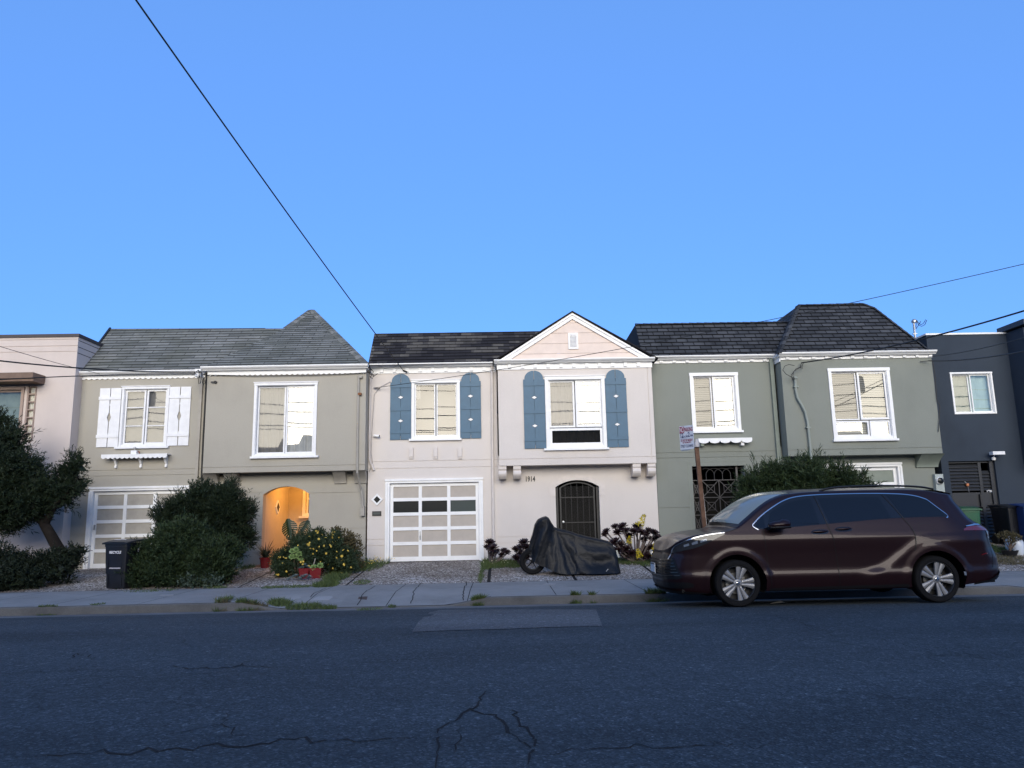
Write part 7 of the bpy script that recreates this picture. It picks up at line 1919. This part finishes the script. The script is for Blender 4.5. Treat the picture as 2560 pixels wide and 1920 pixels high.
wc = on_y(1331, 1403, MY - .02); wr = wc[2] - gz(wc[0], MY) ; wr = min(.31, max(.27, wr)); wc = (wc[0], MY - .03, gz(wc[0], MY) + wr)
mb = MB(); mb.lathe([(wr - .105, -.03), (wr - .085, -.055), (wr - .03, -.06), (wr - .005, -.035), (wr, 0), (wr - .005, .035), (wr - .03, .06), (wr - .085, .055), (wr - .105, .03)], wc, 'y', 44); w_ = mb.build('wheel', M['rubber'], moto, True)
mb = MB(); mb.lathe([(wr - .104, -.028), (wr - .125, -.02), (wr - .125, .02), (wr - .104, .028)], wc, 'y', 40); mb.lathe([(0, -.05), (.045, -.05), (.045, .05), (0, .05)], wc, 'y', 18)
for k in range(5):
    a = math.radians(72 * k + 10)
    for o_ in (-.14, .14): mb.bar((wc[0] + .04 * math.cos(a + o_), wc[1], wc[2] + .04 * math.sin(a + o_)), (wc[0] + (wr - .12) * math.cos(a), wc[1], wc[2] + (wr - .12) * math.sin(a)), .02, .018)
mb.build('rim', M['car_black'], w_)
mb = MB()
for s in (-.09, .09): mb.tube([(wc[0], wc[1] + s, wc[2]), (wc[0] + .26, wc[1] + s, wc[2] + .52)], .026, 10)
mb.build('fork', M['car_black'], moto)
a = on_y(1542, 1376, MY - .3); mb = MB(); mb.bar((a[0] + .0, MY - .27, a[2]), (a[0] + .05, MY - .24, a[2] - .16), .03, .008); mb.build('reflective_strip', simple('pale_tape', (.5, .5, .42), .4), cvo)
a = on_y(1517, 1426, MY - .41); mb = MB(); mb.bar((a[0] - .02, MY - .43, a[2] - .02), (a[0] + .03, MY - .43, a[2] + .03), .02, .008); mb.build('buckle', simple('pale_buckle', (.5, .5, .5), .4), cvo)

# ------------------------------------------------------------------ parking sign
PY = 14.35
px_b = on_y(1759, 1340, PY)[0]; px_t = on_y(1741, 1115, PY)[0]; gzp = gz(px_b, PY)
sg = thing('street_sign', (px_b, PY, gzp), 'no parking street cleaning sign on a leaning rusty post', 'sign')
zt = on_y(1742, 1116, PY)[2]
top = np.array((px_t, PY, zt)); bot = np.array((px_b + .06, PY, gzp))
mb = MB(); mb.bar(bot, top, .075, .06); mb.build('post', flat('rusty_brown_post', (.13, .075, .05), .85, var=.3, scale=9, bump=.3, bscale=20), sg)
mb = MB(); mb.bar(bot + np.array((.055, .02, 0)), top + np.array((.035, .02, -.35)), .03, .05); mb.build('post_backing', M['galv'], sg)
mb = MB(); a = np.array((px_t, PY - .03, zt)); mb.lathe([(.0, -.02), (.05, -.015), (.055, .05), (.035, .09), (.03, .13), (0, .14)], a, n=12); mb.build('clamp', simple('pale_clamp', (.42, .40, .40), .5), sg, True)
th = R(46); dx, dyv = -math.cos(th), math.sin(th)     # the plate runs from the post away to the left
o0 = on_y(1736, 1122, PY - .05); W_, H_ = .305, .455
def S(u, v, e=0.0):    # u from the post side, v up, e towards the reader
    nx, ny = -math.sin(th), -math.cos(th)
    return (o0[0] + dx * u * W_ + nx * e, PY - .05 + dyv * u * W_ + ny * e, o0[2] + v * H_)
def plate(u0, u1, v0, v1, e0, e1, mbb, cr=0.0):
    pts = [(u0, v0), (u1, v0), (u1, v1), (u0, v1)]
    if cr: 
        c_ = cr; k_ = cr * W_ / H_; pts = [(u0 + c_, v0), (u1 - c_, v0), (u1 - c_ * .3, v0 + k_ * .3), (u1, v0 + k_), (u1, v1 - k_), (u1 - c_ * .3, v1 - k_ * .3), (u1 - c_, v1), (u0 + c_, v1), (u0 + c_ * .3, v1 - k_ * .3), (u0, v1 - k_), (u0, v0 + k_), (u0 + c_ * .3, v0 + k_ * .3)]
    f = [S(u, v, e1) for u, v in pts]; k = [S(u, v, e0) for u, v in pts]; mbb.poly(f); mbb.poly(k[::-1])
    for i in range(len(pts)): j = (i + 1) % len(pts); mbb.quad(f[i], f[j], k[j], k[i])
sw, sr, sk = flat('sign_white', (.50, .53, .58), .4, var=.05), simple('sign_red', (.22, .025, .045), .45), simple('sign_navy', (.05, .06, .13), .5)
mb = MB(); plate(0, 1, 0, 1, 0, .004, mb, .07); pl = mb.build('sign_plate', sw, sg)
mb = MB(); plate(.3, 1.0, -.035, .9, -.012, -.006, mb, .07); mb.build('rear_plate', M['galv'], sg)
mb = MB(); plate(.655, .985, .69, .97, .0042, .0056, mb); mb.build('red_panel', sr, pl)
qx = Vector(S(0, 0)) - Vector(S(1, 0)); qx.normalize(); qn = Vector((-math.sin(th), -math.cos(th), 0)); qz = Vector((0, 0, 1))
qs = Matrix((qx, qz, qn)).transposed().to_quaternion()
def sgt(txt, u, v, size, mat, sx=1.0, bold=.0): text_mesh('lettering', txt, size, S(u, v, .0062), qs, mat, pl, ext=.0004, sx=sx, bold=bold)
sgt('NO', .82, .735, .14, simple('sign_letter_white', (.62, .62, .64), .5), .42, .001); sgt('PARKING', .34, .755, .105, sr, .43, .003)
sgt('12', .85, .50, .13, sk, .6, .003); sgt('NOON', .63, .50, .055, sk, .8, .001); sgt('TO', .47, .56, .035, sk, .8); sgt('2', .33, .52, .13, sk, .7, .003); sgt('PM', .13, .52, .06, sk, .8, .001)
mb = MB(); plate(.06, .94, .455, .462, .0042, .0056, mb); mb.build('rule', sk, pl)
sgt('1ST AND 3RD MONDAY', .5, .34, .062, sr, .40, .001); sgt('OF THE MONTH', .5, .26, .042, sr, .6, .001); sgt('STREET CLEANING', .5, .09, .075, sk, .44, .001)

# ------------------------------------------------------------------ covers set in the pavement
def cover(pxs, mat, label, name='utility_cover', e=.008):
    mb = MB(); pts = [on_ground(*p) for p in pxs]; q = [(p[0], p[1], gz(p[0], p[1]) + e) for p in pts]; lo = [(p[0], p[1], gz(p[0], p[1]) - .03) for p in pts]
    mb.poly(q)
    for i in range(len(q)): j = (i + 1) % len(q); mb.quad(q[i], q[j], lo[j], lo[i])
    o = mb.build(name, mat); tag(o, label, 'cover'); return o
cc = mat_concrete('pale_cover_concrete', (.27, .265, .26), 3)
cover([(714, 1500), (724, 1494), (740, 1492), (753, 1493), (752, 1496), (742, 1500), (728, 1502)], cc, 'pale rounded concrete utility cover in the pavement nearest the grassy kerb')
cover([(780, 1501), (795, 1492), (828, 1491), (833, 1494), (822, 1501)], cc, 'pale rectangular concrete utility cover beside a pavement joint')
cover([(895, 1499), (897, 1493), (919, 1492), (917, 1500)], flat('rusty_iron', (.075, .055, .05), .8, var=.25, scale=15), 'small rusty iron cover on the pavement joint before the pink garage')
cover([(398, 1490), (405, 1487), (436, 1486), (432, 1489)], cc, 'narrow pale utility cover in the pavement below the low juniper')
cover([(1357, 1462), (1366, 1459), (1390, 1459), (1387, 1463)], cc, 'pale utility cover in the pavement in front of the covered motorcycle')
# ------------------------------------------------------------------ overhead wires, poles and the opposite side of the street
def wire(a, b_, sag, r, label, extra=(), name='overhead_wire', n=40, mat=None):
    a = np.array(a, float); b_ = np.array(b_, float)
    pts = [a + (b_ - a) * t - np.array((0, 0, sag * 4 * t * (1 - t))) for t in np.linspace(0, 1, n)]
    mb = MB(); mb.tube(pts, r, 6)
    for path, rr in extra: mb.tube(path, rr, 5)
    o = mb.build(name, mat or M['cable'], None, True); return tag(o, label, 'wire', 'overhead wires along the street')
def thru(px, py, Y): return on_y(px, py, Y)
POLE_R = (20.5, -2.2); POLE_L = (-19.5, -2.2)
def onward(a, q, k, sag):
    """far end of a wire that, sag included, passes through q and runs on out of the frame"""
    return a + (q - a) * k + np.array((0, 0, sag * 4 * (1 - 1 / k)))
# the long service drop from upper left to the pink house
a = on_y(1008, 926, F - .05); q = thru(340, 0, 8.0); 
wire(a, onward(a, q, 1.25, .10), 0.10, .012, 'black service wire slanting down from the upper sky to the pink house eave', [([a, on_y(1018, 930, F - .1)], .02)])
a = on_y(934, 970, F - .05); q = thru(2560, 660, 14.0); wire(a, onward(a, q, 1.1, .23), .23, .007, 'thin wire running across the pink gable and charcoal roof', [([a, on_y(950, 972, F - .1)], .012)])
a = on_y(2004, 907, BF - .1); q = thru(2560, 777, 13.5); lp_ = [[on_y(px, py, BF - .08 - .05 * k) for px, py in pth] for k, pth in enumerate([[(2004, 907), (2001, 914), (2003, 921)], [(2010, 905), (2005, 915), (2006, 922)], [(2003, 917), (1990, 922), (1978, 938), (1982, 951)], [(2003, 917), (1985, 928), (1982, 940), (1988, 949)], [(1986, 914), (1972, 911), (1962, 915), (1957, 925), (1965, 935), (1985, 946)]])]
wire(a, onward(a, q, 1.4, .2), .2, .017, 'thick black service wire rising from the green house mast', [(p_, .009) for p_ in lp_])
a = on_y(2330, 891, BF - .1); q = thru(2560, 844, 14.5); wire(a, onward(a, q, 1.4, .1), .1, .009, 'upper thin wire from the green eave corner over the slate blue wall')
a = on_y(2322, 902, BF - .1); q = thru(2560, 878, 14.0); wire(a, onward(a, q, 1.4, .12), .12, .014, 'lower thick wire from the green wall corner over the slate blue wall', [([on_y(px, py, BF - .04) for px, py in ((2332, 904), (2338, 940), (2342, 1000), (2350, 1015), (2348, 1045), (2346, 1080))], .009), ([a, on_y(2300, 904, BF - .05)], .01)])
a = on_y(504, 930, BF - .25); q = thru(0, 902, 15.0); wire(a, onward(a, q, 1.4, .14), .14, .016, 'upper black wire running from the beige house corner past the pale pink house', [([on_y(px, py, BF - .2 - .03 * k) for px, py in pth], .009) for k, pth in enumerate([[(496, 926), (500, 945), (501, 958), (497, 960), (496, 950), (499, 930)], [(500, 928), (504, 940), (505, 955), (509, 961), (513, 958), (512, 950)], [(486, 933), (496, 925), (504, 932), (511, 948)]])])
a = on_y(490, 934, BF - .25); q = thru(0, 949, 15.5); wire(a, onward(a, q, 1.4, -.06), -.06, .012, 'lower black wire running from the beige house corner past the window canopy')
a = on_y(250, 935, F - .3); q = thru(0, 866, 15.0); wire(a, onward(a, q, 1.4, .04), .04, .006, 'thinnest wire slanting across the pale pink wall')
pth = [(480, 937), (560, 938), (640, 940), (700, 939), (780, 938), (860, 935), (925, 931)]
mb = MB(); mb.tube([on_y(px, py, BF - .05) for px, py in pth], .009, 6)
for pq in ([(921, 918), (927, 926), (922, 933), (930, 938), (925, 944)], [(918, 930), (926, 922), (934, 930), (928, 936), (934, 941), (944, 934)], [(924, 940), (931, 947), (934, 938), (926, 932)]): mb.tube([on_y(px, py, BF - .1) for px, py in pq], .011, 5)
tag(mb.build('eave_cable', M['cable'], None, True), 'black cable strung along the beige scalloped eave to the pink house corner', 'cable')
mb = MB(); a = on_y(498, 933, BF - .12); mb.box(a[0] - .08, a[0] + .06, BF - .2, BF - .0, a[2] - .1, a[2] + .1); tag(mb.build('splice_box', M['white'], None), 'white cable splice box at the eave step of the beige house', 'box')
# street wires and poles on the near side, reflected in the windows
M['pole'] = flat('weathered_pole', (.10, .075, .06), .9, var=.3, scale=5)
def pole(x, y, label):
    t = thing('utility_pole', (x, y, .2), label, 'utility pole', 'utility poles on the near pavement')
    MB().tube([(x, y, .1), (x, y, 5), (x, y, 11.5)], [.17, .15, .11], 14).build('shaft', M['pole'], t, True)
    for z in (10.9, 9.9): mb = MB(); mb.box(x - .06, x + .06, y - 1.3, y + 1.3, z, z + .13); mb.build('crossarm', M['pole'], t)
    mb = MB(); mb.lathe([(0, 0), (.22, 0), (.24, .1), (.24, .75), (.2, .85), (0, .87)], (x + .35, y + .2, 8.3), n=20); mb.build('transformer', M['galv'], t, True)
    return t
pole(*POLE_R, 'wooden utility pole with two crossarms on the near pavement towards the minivan tail')
pole(*POLE_L, 'wooden utility pole with two crossarms on the near pavement towards the leaning cypress')
for i, (z, dy, s, r) in enumerate(((11.05, -1.2, .5, .012), (11.05, 1.2, .6, .012), (10.05, -1.1, .7, .012), (10.05, 1.1, .55, .012), (8.6, .15, .8, .022), (8.0, .15, .7, .03), (7.5, .15, .9, .03), (7.1, .15, .6, .022))):
    o = wire((POLE_L[0] - 20, POLE_L[1] + dy, z - .3), (POLE_L[0], POLE_L[1] + dy, z), s * .3, r, 'overhead line running between the poles of the near pavement', [([np.array((POLE_L[0] + (POLE_R[0] - POLE_L[0]) * t, POLE_L[1] + dy, z - s * 4 * t * (1 - t))) for t in np.linspace(0, 1, 40)], r), ([np.array((POLE_R[0], POLE_L[1] + dy, z)), np.array((POLE_R[0] + 20, POLE_L[1] + dy, z - .3))], r)])
    o['group'] = 'street lines between the near poles'
# the opposite row of houses, seen only in reflections
opp = thing('stucco_house', (-34, -11, .2), 'plain low house in the row on the opposite side of the street', 'house', 'houses across the street')
M['opp'] = stucco('tan_stucco', (.30, .25, .21), .15, 8.0)
mb = MB(); mb.box(-37.9, -30.2, -21, -11, 0, 6.0); mb.build('wall', M['opp'], opp)
mb = MB(); mb.poly([(-38, -10.7, 6.001), (-30.1, -10.7, 6.001), (-30.1, -12.6, 7.2), (-38, -12.6, 7.2)]); mb.poly([(-38, -12.6, 7.2), (-30.1, -12.6, 7.2), (-30.1, -21, 6.6), (-38, -21, 6.6)]); mb.poly([(-38, -10.7, 6.001), (-38, -12.6, 7.2), (-38, -21, 6.6), (-38, -21, 6.001)]); mb.poly([(-30.1, -10.7, 6.001), (-30.1, -21, 6.001), (-30.1, -21, 6.6), (-30.1, -12.6, 7.2)]); mb.build('roof', M['slate_shingle'], opp)
for x in (-36.6, -33.2): mb = MB(); mb.box(x, x + 1.6, -10.98, -10.9, 3.4, 4.7); w_ = mb.build('window', M['white'], opp); mb = MB(); mb.box(x + .08, x + 1.52, -10.9, -10.89, 3.48, 4.62); mb.build('pane', M['garage_glass'], w_)
for k in range(1, 9):
    c = dup_tree(opp, None, (7.9 * k, 0, 0)); c.scale = (1, 1, (1.0, .94, 1.03, .9, 1.02, .96, 1.0, .93)[k - 1])
